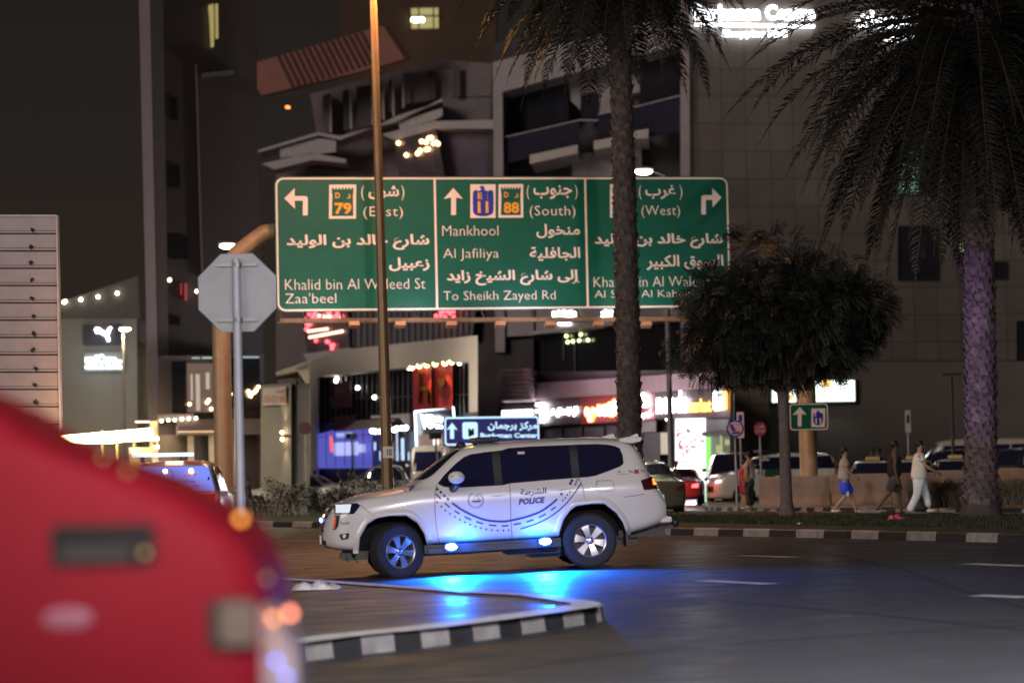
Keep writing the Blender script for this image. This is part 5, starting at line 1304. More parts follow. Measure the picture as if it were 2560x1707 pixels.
def wheel(parent, loc, r, wd, rim_r, side=1, steer=0.0, spokes=6, detail=True, rim_mat=None, name='wheel'):
    """wheel as a part: tyre is its own mesh, rim and hub are sub-parts; outer face towards +y*side"""
    b = MB(); h = wd / 2
    prof = [(rim_r * .98, -h * .8), (rim_r + (r - rim_r) * .35, -h), (r - .025, -h * .92), (r - .004, -h * .72), (r, 0), (r - .004, h * .72), (r - .025, h * .92), (rim_r + (r - rim_r) * .35, h), (rim_r * .98, h * .8), (rim_r * .96, h * .2), (rim_r * .96, -h * .6)]
    b.lathe(prof + [prof[0]], 40, 'y')
    if detail:
        for k in range(56):
            a = 2 * PI * k / 56
            for s in (-1, 1):
                m = Matrix.Rotation(-a, 4, 'Y'); b.box(-.012, .012, s * h * .45 - .045, s * h * .45 + .045, r - .01, r + .006, m)
    t = b.build(name, tyre_m, parent, True)
    t.location = loc; t.rotation_euler = (0, 0, steer + (PI if side < 0 else 0))
    b = MB(); y = h * .72; R_ = rim_r
    b.lathe([(R_ * 1.02, y + .012), (R_ * .99, y + .022), (R_ * .93, y + .012), (R_ * .90, y - .03), (R_ * .88, -h * .5), (R_ * 1.0, -h * .5)], 40, 'y')
    for k in range(spokes):
        a = 2 * PI * k / spokes + .3; m = Matrix.Rotation(a, 4, 'Y')
        w0, w1 = R_ * .13, R_ * .20
        pts = [(-w0, R_ * .2), (w0, R_ * .2), (w1 * .9, R_ * .62), (w1 * 1.25, R_ * .93), (-w1 * 1.25, R_ * .93), (-w1 * .9, R_ * .62)]
        dd = {R_ * .2: y - .005, R_ * .62: y + .012, R_ * .93: y + .008}
        vs = [m @ Vector((px, dd[pz], pz)) for px, pz in pts] + [m @ Vector((px * .9, dd[pz] - .05, pz)) for px, pz in pts]
        n = 6; b.add(vs, [(0, 1, 2, 5), (5, 2, 3, 4)] + [(i, i + n, (i + 1) % n + n, (i + 1) % n) for i in range(n)])
    b.lathe([(0, y + .012), (R_ * .12, y + .012), (R_ * .2, y + .004), (R_ * .26, y - .01), (R_ * .28, y - .04)], 24, 'y')
    rm = b.build('rim', rim_mat or alloy, t, True)
    b = MB()
    for k in range(6):
        a = 2 * PI * k / 6 + .6; b.lathe([(0, y + .016), (.011, y + .016), (.013, y)], 6, 'y', (R_ * .2 * math.sin(a), 0, R_ * .2 * math.cos(a)))
    b.lathe([(0, -h * .1), (R_ * .9, -h * .1)], 24, 'y')
    b.build('hub', trim_k, t)
    return t

# ---------------------------------------------------------------- the police car
rear_g = G(1480, 1418); front_g = G(1000, 1447)
CAR_YAW_T = R(5.5)
mid = (rear_g + front_g) / 2; half = 2.85 / 2
# heading: mostly picture-left, turned towards the camera
fdir = Vector((-math.cos(CAR_YAW_T), -math.sin(CAR_YAW_T), 0))
yc = FPX * 2.85 * math.cos(CAR_YAW_T) / 481.0
mid = GY(1225, yc + .95)
# tilt with the road and settle nose-down
ex = Vector((fdir.x, fdir.y, GK * fdir.x)).normalized(); ex = (ex - Vector((0, 0, .014))).normalized()
ey = Vector((-fdir.y, fdir.x, 0)); ey = (Vector((ey.x, ey.y, GK * ey.x))).normalized(); ey = (ey - ex * ey.dot(ex)).normalized(); ez = ex.cross(ey)
pc = thing('police_car', 'white police four-wheel-drive with blue door stripes and glowing blue side lamps, nearest on the road', 'police car')
pc.matrix_world = Matrix(((ex.x, ey.x, ez.x, mid.x), (ex.y, ey.y, ez.y, mid.y), (ex.z, ey.z, ez.z, mid.z), (0, 0, 0, 1)))
_pi = pc.matrix_world.inverted()
def CZ(px, py, y=.97):
    """photo px -> (x, z) on the car's left side plane (y = const in car space)"""
    d = (_pi.to_3x3() @ ray(px, py)); o = _pi @ CAMP; t = (y - o.y) / d.y; p = o + d * t; return (p.x, p.z)
def c1(u, v): return CZ(780 + u / 4.021, 1070 + v / 4.021)
def c2(u, v): return CZ(1230 + u / 4.021, 1070 + v / 4.021)
# section tables: x, zlow, ztop(centre), edge z (belt/hood edge), belt half width, lower half width, roof half width, plan scale
ROOF = [(-2.62, .98), (-2.55, 1.10), (-2.46, 1.28), (-2.36, 1.52), (-2.24, 1.80), (-2.10, 1.885), (-1.7, 1.925), (-1.0, 1.945), (-.2, 1.94), (.25, 1.915), (.46, 1.86), (.75, 1.66), (1.0, 1.48), (1.16, 1.36), (1.45, 1.315), (1.9, 1.265), (2.2, 1.19), (2.36, 1.10), (2.45, .95), (2.49, .80)]
def belt(x): return interp([(-2.6, .94), (-2.5, 1.1), (-2.35, 1.28), (-2.1, 1.30), (-1.2, 1.30), (0, 1.295), (.8, 1.30), (1.1, 1.29), (1.5, 1.24), (2.0, 1.18), (2.2, 1.12), (2.36, 1.03), (2.45, .90), (2.49, .77)], x)[0]
def plan(x): return interp([(-2.62, .86), (-2.58, .90), (-2.5, .945), (-2.3, .985), (-1.9, 1.0), (1.6, 1.0), (1.9, .985), (2.1, .955), (2.25, .90), (2.36, .81), (2.44, .68), (2.49, .55)], x)[0]
def zlow(x): return interp([(-2.62, .62), (-2.5, .56), (-2.2, .48), (-1.9, .42), (-1.0, .46), (1.0, .46), (2.0, .42), (2.3, .46), (2.49, .52)], x)[0]
secs = []
for x in (-2.62, -2.60, -2.52, -2.45, -2.36, -2.26, -2.14, -1.9, -1.6, -1.2, -.8, -.4, 0, .25, .42, .52, .75, .98, 1.12, 1.3, 1.6, 1.9, 2.08, 2.22, 2.33, 2.41, 2.46, 2.485, 2.49):
    rf = interp(ROOF, x)[0]; be = belt(x); s = plan(x); zl = zlow(x)
    cab = max(0.0, min(1.0, (rf - be - .06) / .5)) if x < 1.16 else 0.0        # 1 inside the cabin
    zs = min(be - .03, 1.0)
    pr = [(0, zl), (.62 * s, zl), (.90 * s, zl + .02), (.955 * s, zl + .14), (.965 * s, lerp(zl, be, .45)), (.985 * s, lerp(zl, be, .72)), (.965 * s, be - .075)]
    pr += [(lerp(.90, .915, cab) * s, be)]
    zr = rf - .10 * cab - .012
    if x < -2.1 and rf < 1.7: wr = .82
    else: wr = .735
    pr += [(lerp(.82, lerp(.90, wr, .5), cab) * s, lerp(be + .01, lerp(be, zr, .5), cab)), (lerp(.70, wr, cab) * s, lerp(be + (rf - be) * .55, zr, cab)), (lerp(.45, wr - .13, cab) * s, lerp(be + (rf - be) * .85, rf - .03, cab)), (.3 * s, rf - .006), (0, rf)]
    secs.append((x, pr))
def arch_px(pts): return [CZ(*p) for p in pts]
fa = [c1(*p) for p in ((470, 1330), (470, 1260), (482, 1100), (560, 960), (650, 905), (780, 880), (950, 878), (1060, 950), (1130, 1060), (1165, 1200), (1168, 1330))]
ra = [c2(*p) for p in ((668, 1240), (680, 1050), (720, 920), (790, 820), (850, 780), (1000, 760), (1130, 758), (1250, 850), (1320, 950), (1365, 1080), (1368, 1240))]
body = loft(secs, 'body', paint_w, pc, 2, [(fa, .50, 1.3), (ra, .50, 1.3), (fa, -1.3, -.50), (ra, -1.3, -.50)])
tree = bvh(body); pj = Proj(tree)
# inner wheel wells and underside
b = MB(); b.box(-2.2, 2.2, -.49, .49, .30, .95); b.box(-1.0, 1.02, -.86, .86, .34, .47); b.box(-1.02, -.25, -.55, .55, .24, .36); b.box(-1.22, -.62, -.72, .3, .17, .35); b.build('chassis', trim_k, pc)
blacken(body, (fa, ra), M('liner', (.006, .006, .007), .9, var=0))
# arch lips
def grow(a, k): 
    c = (sum(p[0] for p in a) / len(a), .40); return [(c[0] + (p[0] - c[0]) * k, c[1] + (p[1] - c[1]) * k) for p in a]
for a in (fa, ra):
    aa = smooth_line(a[1:-1], .05); gg = [grow(aa, k) for k in (1.0, 1.03, 1.12, 1.16)]
    for view, s in (('L', 1), ('R', -1)):
        b = MB(); offs = (.018, .028, .020, .002); n = len(aa); ok = True
        for g_, of in zip(gg, offs):
            for p in g_:
                q = pj.pt(p[0] + (0), max(p[1], .47), view, of) or Vector((p[0], .95 * s, p[1])); b.v.append((p[0], max(abs(q.y), .90) * s if g_ is gg[0] else q.y, p[1]))
        for r_ in range(3):
            for i in range(n - 1): b.f.append((r_ * n + i, r_ * n + i + 1, (r_ + 1) * n + i + 1, (r_ + 1) * n + i))
        b.f += [] ; b.build('fender_flare', paint_w, pc, True)
# side glass: front door, rear door, quarter
g1 = [c1(1268, 560), c1(1330, 480), c1(1450, 360), c1(1540, 290), c1(1610, 262), c1(1760, 240), c1(1925, 222)]
top_line = [c1(1925, 222), c2(180, 178 + 22), c2(400, 184), c2(860, 165), c2(1060, 159), c2(1180, 164), c2(1260, 180), c2(1305, 203), c2(1330, 270), c2(1335, 355)]
bot_line = [c2(1300, 385), c2(1180, 432), c2(1050, 478), c2(960, 493), c2(860, 500), c2(500, 528), c2(180, 556), c1(1925, 574), c1(1600, 592), c1(1420, 602), c1(1330, 590)]
band = g1[:-1] + top_line + bot_line
bx = lambda q, lo, hi: q
def clip_x(poly, lo, hi):
    """clip a 2-D polygon to lo <= x <= hi"""
    for lim, sgn in ((lo, 1), (hi, -1)):
        out = []
        for p, q in zip(poly, poly[1:] + poly[:1]):
            a = (p[0] - lim) * sgn >= 0; c = (q[0] - lim) * sgn >= 0
            if a: out.append(p)
            if a != c:
                t = (lim - p[0]) / (q[0] - p[0]); out.append((lim, p[1] + t * (q[1] - p[1])))
        poly = out
    return poly
xb = c2(60, 400)[0]; xc = c2(840, 350)[0]; xv = c1(1840, 450)[0]
pj.poly([(p[0], p[1]) for p in band], 'L', .004, 'window_frame', trim_k, pc)
pj.poly([(p[0], p[1]) for p in band], 'R', .004, 'window_frame', trim_k, pc)
for view in ('L', 'R'):
    for lo, hi in ((xb + .05, 3), (xc + .04, xb - .05), (-3, xc - .05)):
        q = clip_x(band, lo, hi); cx = sum(p[0] for p in q) / len(q); cz = sum(p[1] for p in q) / len(q)
        q = [(cx + (p[0] - cx) * .975, cz + (p[1] - cz) * .955) for p in q]
        pj.poly(q, view, .008, 'window', auto_glass, pc)
wsn = pj.poly(round_poly([(.72, 1.43), (.60, 1.84), (-.60, 1.84), (-.72, 1.43)], .08), 'F', .006, 'windscreen', auto_glass, pc)
pj.poly(round_poly([(.70, 1.34), (.60, 1.78), (-.60, 1.78), (-.70, 1.34)], .08), 'B', .006, 'rear_window', auto_glass, pc)
# small sticker and reflections in the rear door glass
pj.poly([c2(270, 238), c2(342, 236), c2(342, 262), c2(270, 264)], 'L', .012, 'window_sticker', M('sticker_pale', (.6, .5, .52), .5), pc)
# door shut lines, fuel flap, bumper seams
for ln in ([c1(1262, 575), c1(1240, 640), c1(1236, 800), c1(1250, 980), c1(1270, 1090), c1(1292, 1165)], [c2(180, 558), c2(184, 700), c2(190, 900), c2(200, 1030), c2(208, 1130)], [c2(880, 500), c2(915, 600), c2(925, 680), c2(925, 768)], [c2(1330, 690), c2(1420, 680), c2(1530, 662)], [c1(490, 770), c1(540, 815), c1(585, 852)], [c1(1150, 1180), c1(1500, 1168), c1(1925, 1140)]):
    pj.line(ln, .008, 'L', .003, 'shut_line', seam_m, pc)
pj.line(round_poly([c2(1040, 530), c2(1220, 525), c2(1236, 630), c2(1058, 640)], .05) + [c2(1060, 530)], .006, 'L', .003, 'fuel_flap', seam_m, pc)
# door handles
for z in (((1780, 668), (1925, 650), c1), ((0, 0), (0, 0), None), ((625, 612), (800, 592), c2)):
    if z[2] is None: continue
    a = z[2](*z[0]); e = z[2](*z[1]); 
    if z[2] is c1: e = c2(150, 655)
    o = pj.poly(round_poly([(a[0], a[1] + .028), (e[0], e[1] + .022), (e[0], e[1] - .022), (a[0], a[1] - .02)], .02), 'L', .022, 'door_handle', paint_w, pc)
    p = pj.poly(round_poly([(a[0] - .05, a[1] + .02), (e[0] + .06, e[1] + .02), (e[0] + .07, e[1] - .035), (a[0] - .06, a[1] - .035)], .02), 'L', .002, 'handle_recess', M('recess_shade_grey', (.5, .48, .48), .4), pc)  # flat grey patch: the shade of the handle recess is put into the colour
# door livery
L_ = 'L'; of = .004
pj.line([c1(1405, 748), c1(1500, 815), c1(1600, 868), c1(1700, 908), c1(1800, 930), c1(1925, 936), c2(200, 924), c2(350, 888), c2(480, 840), c2(580, 775), c2(655, 710)], .031, L_, of, 'livery_stripe', decal_b, pc)
pj.line([c1(1248, 660), c1(1310, 727), c1(1400, 806), c1(1500, 870), c1(1600, 920), c1(1700, 953), c1(1800, 973), c1(1925, 981), c2(200, 969), c2(330, 946), c2(450, 905), c2(540, 860), c2(650, 782)], .022, L_, of, 'livery_dashes', decal_b, pc, dash=(.085, .06))
pj.line([c2(290, 1010), c2(420, 970), c2(540, 915), c2(640, 850), c2(740, 760), c2(830, 650), c2(900, 550)], .019, L_, of, 'livery_stripe', decal_b, pc)
def dots(centres, r, n=10, square=0):
    V = []; F = []
    for (x, z) in centres:
        o = len(V); k_ = 4 if square else n
        V += [(x + r * math.cos(2 * PI * k / k_ + square), z + r * math.sin(2 * PI * k / k_ + square)) for k in range(k_)]; F.append(tuple(range(o, o + k_)))
    return pj.lay(V, F, L_, of, 'livery_dots', decal_b, pc, cut=False)
path = smooth_line([c1(1258, 743), c1(1340, 825), c1(1430, 886), c1(1530, 941), c1(1630, 983), c1(1730, 1010), c1(1830, 1024), c1(1925, 1027), c2(220, 1022)], .01); acc = 0; dd = [path[0]]
for a, e in zip(path[:-1], path[1:]):
    acc += math.dist(a, e)
    if acc > .076: dd.append(e); acc = 0
dots(dd, .0145); dots([c1(1263, 615), c1(1296, 643), c1(1330, 677), c1(1366, 712)], .021)
dots([c2(697, 662), c2(790, 555), c2(805, 528)], .028, square=.9); dots([c2(710, 725), c2(735, 700), c2(757, 670), c2(782, 640), c2(838, 565), c2(850, 540), c2(865, 517)], .0145)
def dec_text(s, pa, pb, pcn, pd, m, nm, **k):
    vs, fs = text_fit(s, 0, 1, 0, 1, **k)
    q = [((pa[0] * (1 - x) + pb[0] * x) * y + (pd[0] * (1 - x) + pcn[0] * x) * (1 - y), (pa[1] * (1 - x) + pb[1] * x) * y + (pd[1] * (1 - x) + pcn[1] * x) * (1 - y)) for x, y in vs]
    return pj.lay(q, fs, L_, of, nm, m, pc, cut=False)
dec_text('POLICE', c2(276, 706), c2(530, 686), c2(522, 750), c2(266, 772), decal_b, 'lettering', bold=.06, spacing=1.05)
dec_text('الشرطة', c2(284, 612), c2(548, 592), c2(546, 672), c2(284, 692), decal_b, 'lettering', bold=.03, ar=True)
dec_text('الشرطة', c1(285, 936), c1(372, 936), c1(372, 972), c1(285, 972), M('decal_grey', (.15, .15, .2), .5), 'lettering', bold=.04, ar=True)
ec = (1645, 725); V = []; F = []
for k in range(30):
    a = 2 * PI * k / 30
    if abs(a - PI / 2) < .42: continue
    for rr, sk in ((68, .10), (79, -.10)):
        o = len(V); q = []
        for da, dr in ((-.07, 0), (0, 5), (.07, 0), (0, -5)):
            q.append(c1(ec[0] + (rr + dr * 1.5) * math.cos(a + da + sk * .3), ec[1] - (rr + dr) * math.sin(a + da + sk * .3)))
        V += q; F.append((o, o + 1, o + 2, o + 3))
for poly in ([(1605, 728), (1700, 722), (1690, 744), (1612, 744)], [(1655, 660), (1659, 660), (1659, 722), (1655, 722)], [(1659, 662), (1678, 690), (1686, 716), (1682, 716), (1674, 694), (1659, 672)], [(1662, 714), (1690, 712), (1690, 716), (1662, 718)], [(1652, 664), (1630, 690), (1618, 718), (1622, 718), (1634, 692), (1653, 672)]):
    o = len(V); V += [c1(*p) for p in poly]; F += [tuple(i + o for i in t) for t in tessellate_polygon([[Vector((*p, 0)) for p in poly]])]
pj.lay(V, F, L_, of, 'door_emblem', decal_b, pc, cut=False)
# rear quarter stickers
dk = M('decal_dark', (.06, .05, .06), .5); rdk = M('decal_red', (.5, .04, .07), .5)
pj.poly([c2(1268, 448), c2(1282, 428), c2(1290, 428), c2(1308, 446), c2(1294, 440)], L_, of, 'rear_sticker', dk, pc)
pj.poly([c2(1266, 462), c2(1375, 458), c2(1375, 464), c2(1266, 469)], L_, of, 'rear_sticker', M('decal_mid', (.3, .27, .3), .5), pc)
pj.poly([c2(1375, 424), c2(1400, 422), c2(1430, 440), c2(1428, 452), c2(1392, 446)], L_, of, 'rear_sticker', M('decal_mid'), pc)
pj.poly([c2(1438, 418), c2(1485, 416), c2(1485, 456), c2(1438, 458)], L_, of, 'rear_sticker', rdk, pc)
for k in range(3): pj.poly([c2(1507 + k * 15, 420), c2(1518 + k * 15, 419), c2(1516 + k * 15, 440), c2(1509 + k * 15, 441)], L_, of, 'rear_sticker', rdk, pc)
# hood vent decal
pj.poly([c1(935, 590), c1(1056, 578), c1(985, 636)], L_, .004, 'fender_decal', decal_b, pc)
pj.line([c1(890, 596), c1(955, 640)], .015, L_, .004, 'fender_decal', decal_b, pc)
# sill and side step
b = MB(); a = c1(1165, 1262); e = c2(680, 1185)
b.prism(round_poly([(e[0], .345), (a[0], .345), (a[0], .425), (e[0], .425)], .03), lambda p, q, d: (p, d, q), .80, .985); b.build('side_step', trim_k, pc, bevel=.008); b = MB(); b.prism(round_poly([(e[0], .345), (a[0], .345), (a[0], .425), (e[0], .425)], .03), lambda p, q, d: (p, d, q), -.985, -.80); b.build('side_step', trim_k, pc, bevel=.008)
# wheels
for x, st in ((1.425, R(27)), (-1.425, 0)):
    for s in (1, -1): wheel(pc, (x, .83 * s, .40), .40, .265, .245, s, st)
# front end: grille, lamps, bumper
gr = [(.50, .72), (.56, .98), (.52, 1.12), (-.52, 1.12), (-.56, .98), (-.50, .72)]
grl = pj.poly(round_poly(gr, .04), 'F', .008, 'grille', trim_k, pc)
for k, z in enumerate((.78, .87, .96, 1.05)):
    pj.poly([(.46 + .02 * k, z - .022), (.46 + .02 * k, z + .022), (-.46 - .02 * k, z + .022), (-.46 - .02 * k, z - .022)], 'F', .03, 'grille_bar', chrome, grl, .06)
for s in (1, -1): pj.line([(.49 * s, .72), (.55 * s, .98), (.51 * s, 1.12)], .03, 'F', .034, 'grille_frame', chrome, grl)
hl = [c1(240, 768), c1(330, 762), c1(455, 755), c1(487, 778), c1(460, 815), c1(420, 862), c1(330, 866), c1(232, 868)]
h_ = pj.poly(hl, 'L', .006, 'headlight', auto_glass, pc, .04)
if h_: pj.poly([c1(252, 780), c1(400, 768), c1(392, 800), c1(380, 850), c1(246, 856)], 'L', .014, 'lens', E('headlamp_glow', (.85, .92, 1), .85), h_, .04)
pj.poly([c1(232, 880), c1(285, 876), c1(270, 980), c1(245, 1020), c1(212, 1025)], 'L', .005, 'intake', trim_k, pc, .04)
for k in range(7): pj.poly([c1(220 + 1 * k, 895 + k * 18), c1(252 - k * 2, 895 + k * 18), c1(251 - k * 2, 903 + k * 18), c1(219, 903 + k * 18)], 'L', .016, 'amber_strobe', E('strobe_amber', (1, .22, .08), .9), pc, .04)
f_ = pj.poly(round_poly([c1(275, 1068), c1(378, 1052), c1(370, 1112), c1(300, 1126)], .02), 'L', .006, 'fog_lamp', trim_k, pc, .04)
if f_: pj.poly([c1(310, 1072), c1(348, 1064), c1(346, 1104), c1(318, 1110)], 'L', .014, 'lens', chrome, f_, .04)
for s in (1,): 
    q = pj.pt(.30, .90, 'F', .05)
    b = MB(); b.ball(q, .05, 10, 6, .5, 1, .7); b.build('grille_lamp', E('blue_small', (.12, .2, 1), 9), pc)
q = pj.pt(.0, .62, 'F', .02); b = MB(); b.box(q.x, q.x + .02, -.26, .26, .56, .68); b.build('number_plate', M('plate_white', (.75, .73, .7), .4), pc)
pj.poly([(.55, .50), (.60, .62), (-.60, .62), (-.55, .50)], 'F', .005, 'bumper_grille', trim_k, pc)
b = MB(); b.box(1.95, 2.25, .3, .5, .32, .42); b.box(2.0, 2.03, .66, .69, .26, .42); b.box(2.12, 2.15, .6, .63, .28, .42); b.build('tow_bracket', trim_k, pc)
# mirrors
for s in (1, -1):
    mz = c1(1445, 530); b = MB(); b.ball((mz[0], s * 1.13, 1.44), .13, 16, 10, .95, .62, .72); mr = b.build('mirror', paint_w, pc, True)
    b = MB(); b.tube([(mz[0] + .05, s * .93, 1.27), (mz[0] + .02, s * 1.0, 1.30), (mz[0], s * 1.08, 1.36)], [.06, .055, .05], 8); b.build('mirror_arm', trim_k, mr, True)
    b = MB(); b.box(mz[0] - .06, mz[0] + .09, s * 1.19 - .012, s * 1.19 + .012, 1.455, 1.468); b.build('indicator', trim_k, mr)
# roof bar, antenna fin, spoiler, tail lamps, tow ball
zt0 = pj.pt(-.02, 0, 'T', 0).z - .03
lbx = MB(); lbx.box(-.20, .17, -.62, .62, zt0 + .04, zt0 + .115); lb_ = lbx.build('light_bar', trim_k, pc, bevel=.03)
b = MB(); b.box(-.12, .09, -.632, .632, zt0 + .055, zt0 + .10); b.build('bar_lens', M('bar_lens', (.05, .05, .09), .1), lb_)
b = MB(); b.box(-.12, .12, -.5, -.4, zt0 - .03, zt0 + .045); b.box(-.12, .12, .4, .5, zt0 - .03, zt0 + .045); b.build('bar_foot', trim_k, lb_)
b = MB(); q = pj.pt(.30, .30, 'T', 0); b.ball((.36, .30, q.z + .02), .075, 12, 7, 1, 1, .7); b.build('roof_sensor', trim_k, pc, True)
ax = c2(1230, 70)[0]; zt1 = pj.pt(ax, 0, 'T', 0).z
b = MB(); b.prism([(ax + .15, zt1 - .01), (ax - .08, zt1 + .06), (ax - .12, zt1 + .055), (ax - .14, zt1 - .01)], lambda p, q, d: (p, d, q), -.03, .03); b.build('antenna_fin', paint_w, pc, bevel=.01)
b = MB(); b.prism([(-1.98, 1.875), (-2.10, 1.90), (-2.31, 1.89), (-2.33, 1.862), (-2.30, 1.82), (-2.15, 1.80), (-2.0, 1.82)], lambda p, q, d: (p, d, q), -.68, .68); sp_ = b.build('spoiler', paint_w, pc, bevel=.015)
b = MB(); b.prism([(-2.12, 1.89), (-2.26, 1.94), (-2.28, 1.935), (-2.29, 1.88)], lambda p, q, d: (p, d, q), .50, .54); b.build('spoiler_fin', paint_w, sp_)
b = MB(); b.box(-2.395, -2.375, -.5, .5, 1.865, 1.885); b.build('brake_lamp', M('lamp_red_dark', (.1, .01, .01), .3), sp_)
tl_ = [c2(1497, 527), c2(1600, 495), c2(1705, 470), c2(1735, 500), c2(1745, 605), c2(1640, 612), c2(1527, 622)]
t_ = pj.poly(tl_, 'L', .012, 'tail_lamp', M('tail_dark', (.06, .008, .01), .15), pc, .03)
if t_:
    pj.poly([c2(1618, 512), c2(1642, 506), c2(1642, 545), c2(1690, 540), c2(1690, 572), c2(1618, 574)], 'L', .02, 'lens', E('tail_orange', (1, .22, .03), 3), t_, .03)
    pj.poly([c2(1642, 504), c2(1705, 480), c2(1706, 540), c2(1644, 545)], 'L', .018, 'lens', E('tail_red', (1, .03, .06), .7), t_, .03)
b = MB(); b.box(-2.68, -2.5, -.85, .85, .60, .68); b.build('rear_step', paint_w, pc, bevel=.02)
b = MB(); b.box(-2.60, -1.9, -.6, .6, .40, .52); b.box(-2.75, -2.5, .48, .56, .50, .56); b.ball((-2.76, .52, .58), .07, 10, 6); b.box(-2.0, -1.97, .6, .9, .28, .46); b.build('tow_hitch', trim_k, pc)
# violet spot added above the dark roof bar to tint the right palm
l_ = _pi @ (G(2452, 1292, .13) + Vector((0, 0, 3.4)))
lamp('SPOT', 'added_violet_spot', (-.05, -.3, zt0 + .25), 3600, (.46, .20, 1.0), pc, l_, .12, 15, .6)
# blue warning lamps on the sills
for z in (c1(1400, 1240), c2(535, 1188)):
    b = MB(); b.ball((z[0], 1.03, .43), .055, 14, 8, 1.5, .5, .75); wl3 = b.build('warning_lamp', E('blue_white_lamp', (1, 1, .86), 60), pc)
    b = MB(); b.ball((z[0], 1.005, .43), .085, 16, 8, 1.35, .25, .85); b.build('reflector', E('blue_lens', (.0, .07, 1), 4), wl3)
    b = MB(); b.box(z[0] - .11, z[0] + .11, .96, 1.02, .385, .475); b.build('housing', trim_k, wl3, bevel=.01)
    lamp('SPOT', 'blue_beam', (z[0] - .04, 1.12, .45), 3000, (.0, .14, 1.0), pc, (z[0] - .15, 2.4, -.6), .06, 130, .9)
    lamp('POINT', 'blue_glow', (z[0] - (.22 if z[0] > 0 else -.1), 1.12, .52), 27, (.0, .14, 1.0), pc, None, .1)
# ================================================================ other vehicles
def sections(kind, L, W, H, zl=.22):
    """x stations rear -> front for a small set of body shapes, scaled from unit tables"""
    hw = W / 2
    if kind == 'sedan':
        roof = [(-.5, .60), (-.48, .66), (-.40, .72), (-.36, .73), (-.22, .97), (-.10, 1.0), (.06, .98), (.22, .72), (.26, .68), (.40, .60), (.47, .52), (.5, .42)]; belt_ = .64; wr = .66
    elif kind == 'suv':
        roof = [(-.5, .45), (-.49, .56), (-.47, .70), (-.44, .94), (-.38, .99), (-.1, 1.0), (.08, .97), (.13, .93), (.24, .70), (.28, .67), (.42, .62), (.47, .54), (.5, .40)]; belt_ = .64; wr = .76
    elif kind == 'pickup':
        roof = [(-.5, .50), (-.495, .60), (-.10, .61), (-.09, .75), (-.05, .97), (.06, 1.0), (.13, .96), (.25, .68), (.29, .65), (.44, .60), (.48, .52), (.5, .40)]; belt_ = .60; wr = .78
    else:  # van
        roof = [(-.5, .50), (-.495, .90), (-.47, .98), (-.40, 1.0), (.25, 1.0), (.34, .96), (.44, .62), (.46, .56), (.49, .50), (.5, .38)]; belt_ = .48; wr = .88
    xs = sorted(set([r[0] for r in roof] + [-.46, -.30, -.2, 0, .15, .33]))
    out = []
    for x in xs:
        rf = interp([(a, b) for a, b in roof], x)[0] * H; be = min(belt_ * H, rf - .03)
        s = interp([(-.5, .86), (-.47, .95), (-.40, 1.0), (.36, 1.0), (.44, .94), (.48, .82), (.5, .66)], x)[0] * hw
        cab = max(0, min(1, (rf - be - .05) / (.25 * H)))
        zz = zl + (.06 if abs(x) > .46 else 0)
        out.append((x * L, [(0, zz), (.65 * s, zz), (.94 * s, zz + .02), (.985 * s, lerp(zz, be, .3)), (1.0 * s, lerp(zz, be, .65)), (.97 * s, be - .04), (.93 * s, be), (lerp(.8, lerp(.92, wr, .55), cab) * s, lerp(be + .01, lerp(be, rf, .55), cab)), (lerp(.65, wr, cab) * s, lerp(be + (rf - be) * .6, rf - .07, cab)), (lerp(.4, wr - .16, cab) * s, rf - .015), (0, rf)]))
    return out
SIDEW = {'sedan': [(-.29, .68), (.19, .68), (.07, .93), (-.10, .95), (-.20, .92)], 'suv': [(-.43, .68), (.20, .68), (.10, .92), (-.40, .93)], 'pickup': [(-.07, .66), (.20, .66), (.11, .92), (-.04, .93)], 'van': [(-.46, .55), (.38, .52), (.32, .88), (-.46, .90)]}
FRONTW = {'sedan': (.70, .94), 'suv': (.71, .92), 'pickup': (.70, .92), 'van': (.56, .90)}
REARW = {'sedan': (.76, .94), 'suv': (.66, .92), 'pickup': (.70, .92), 'van': (.55, .90)}
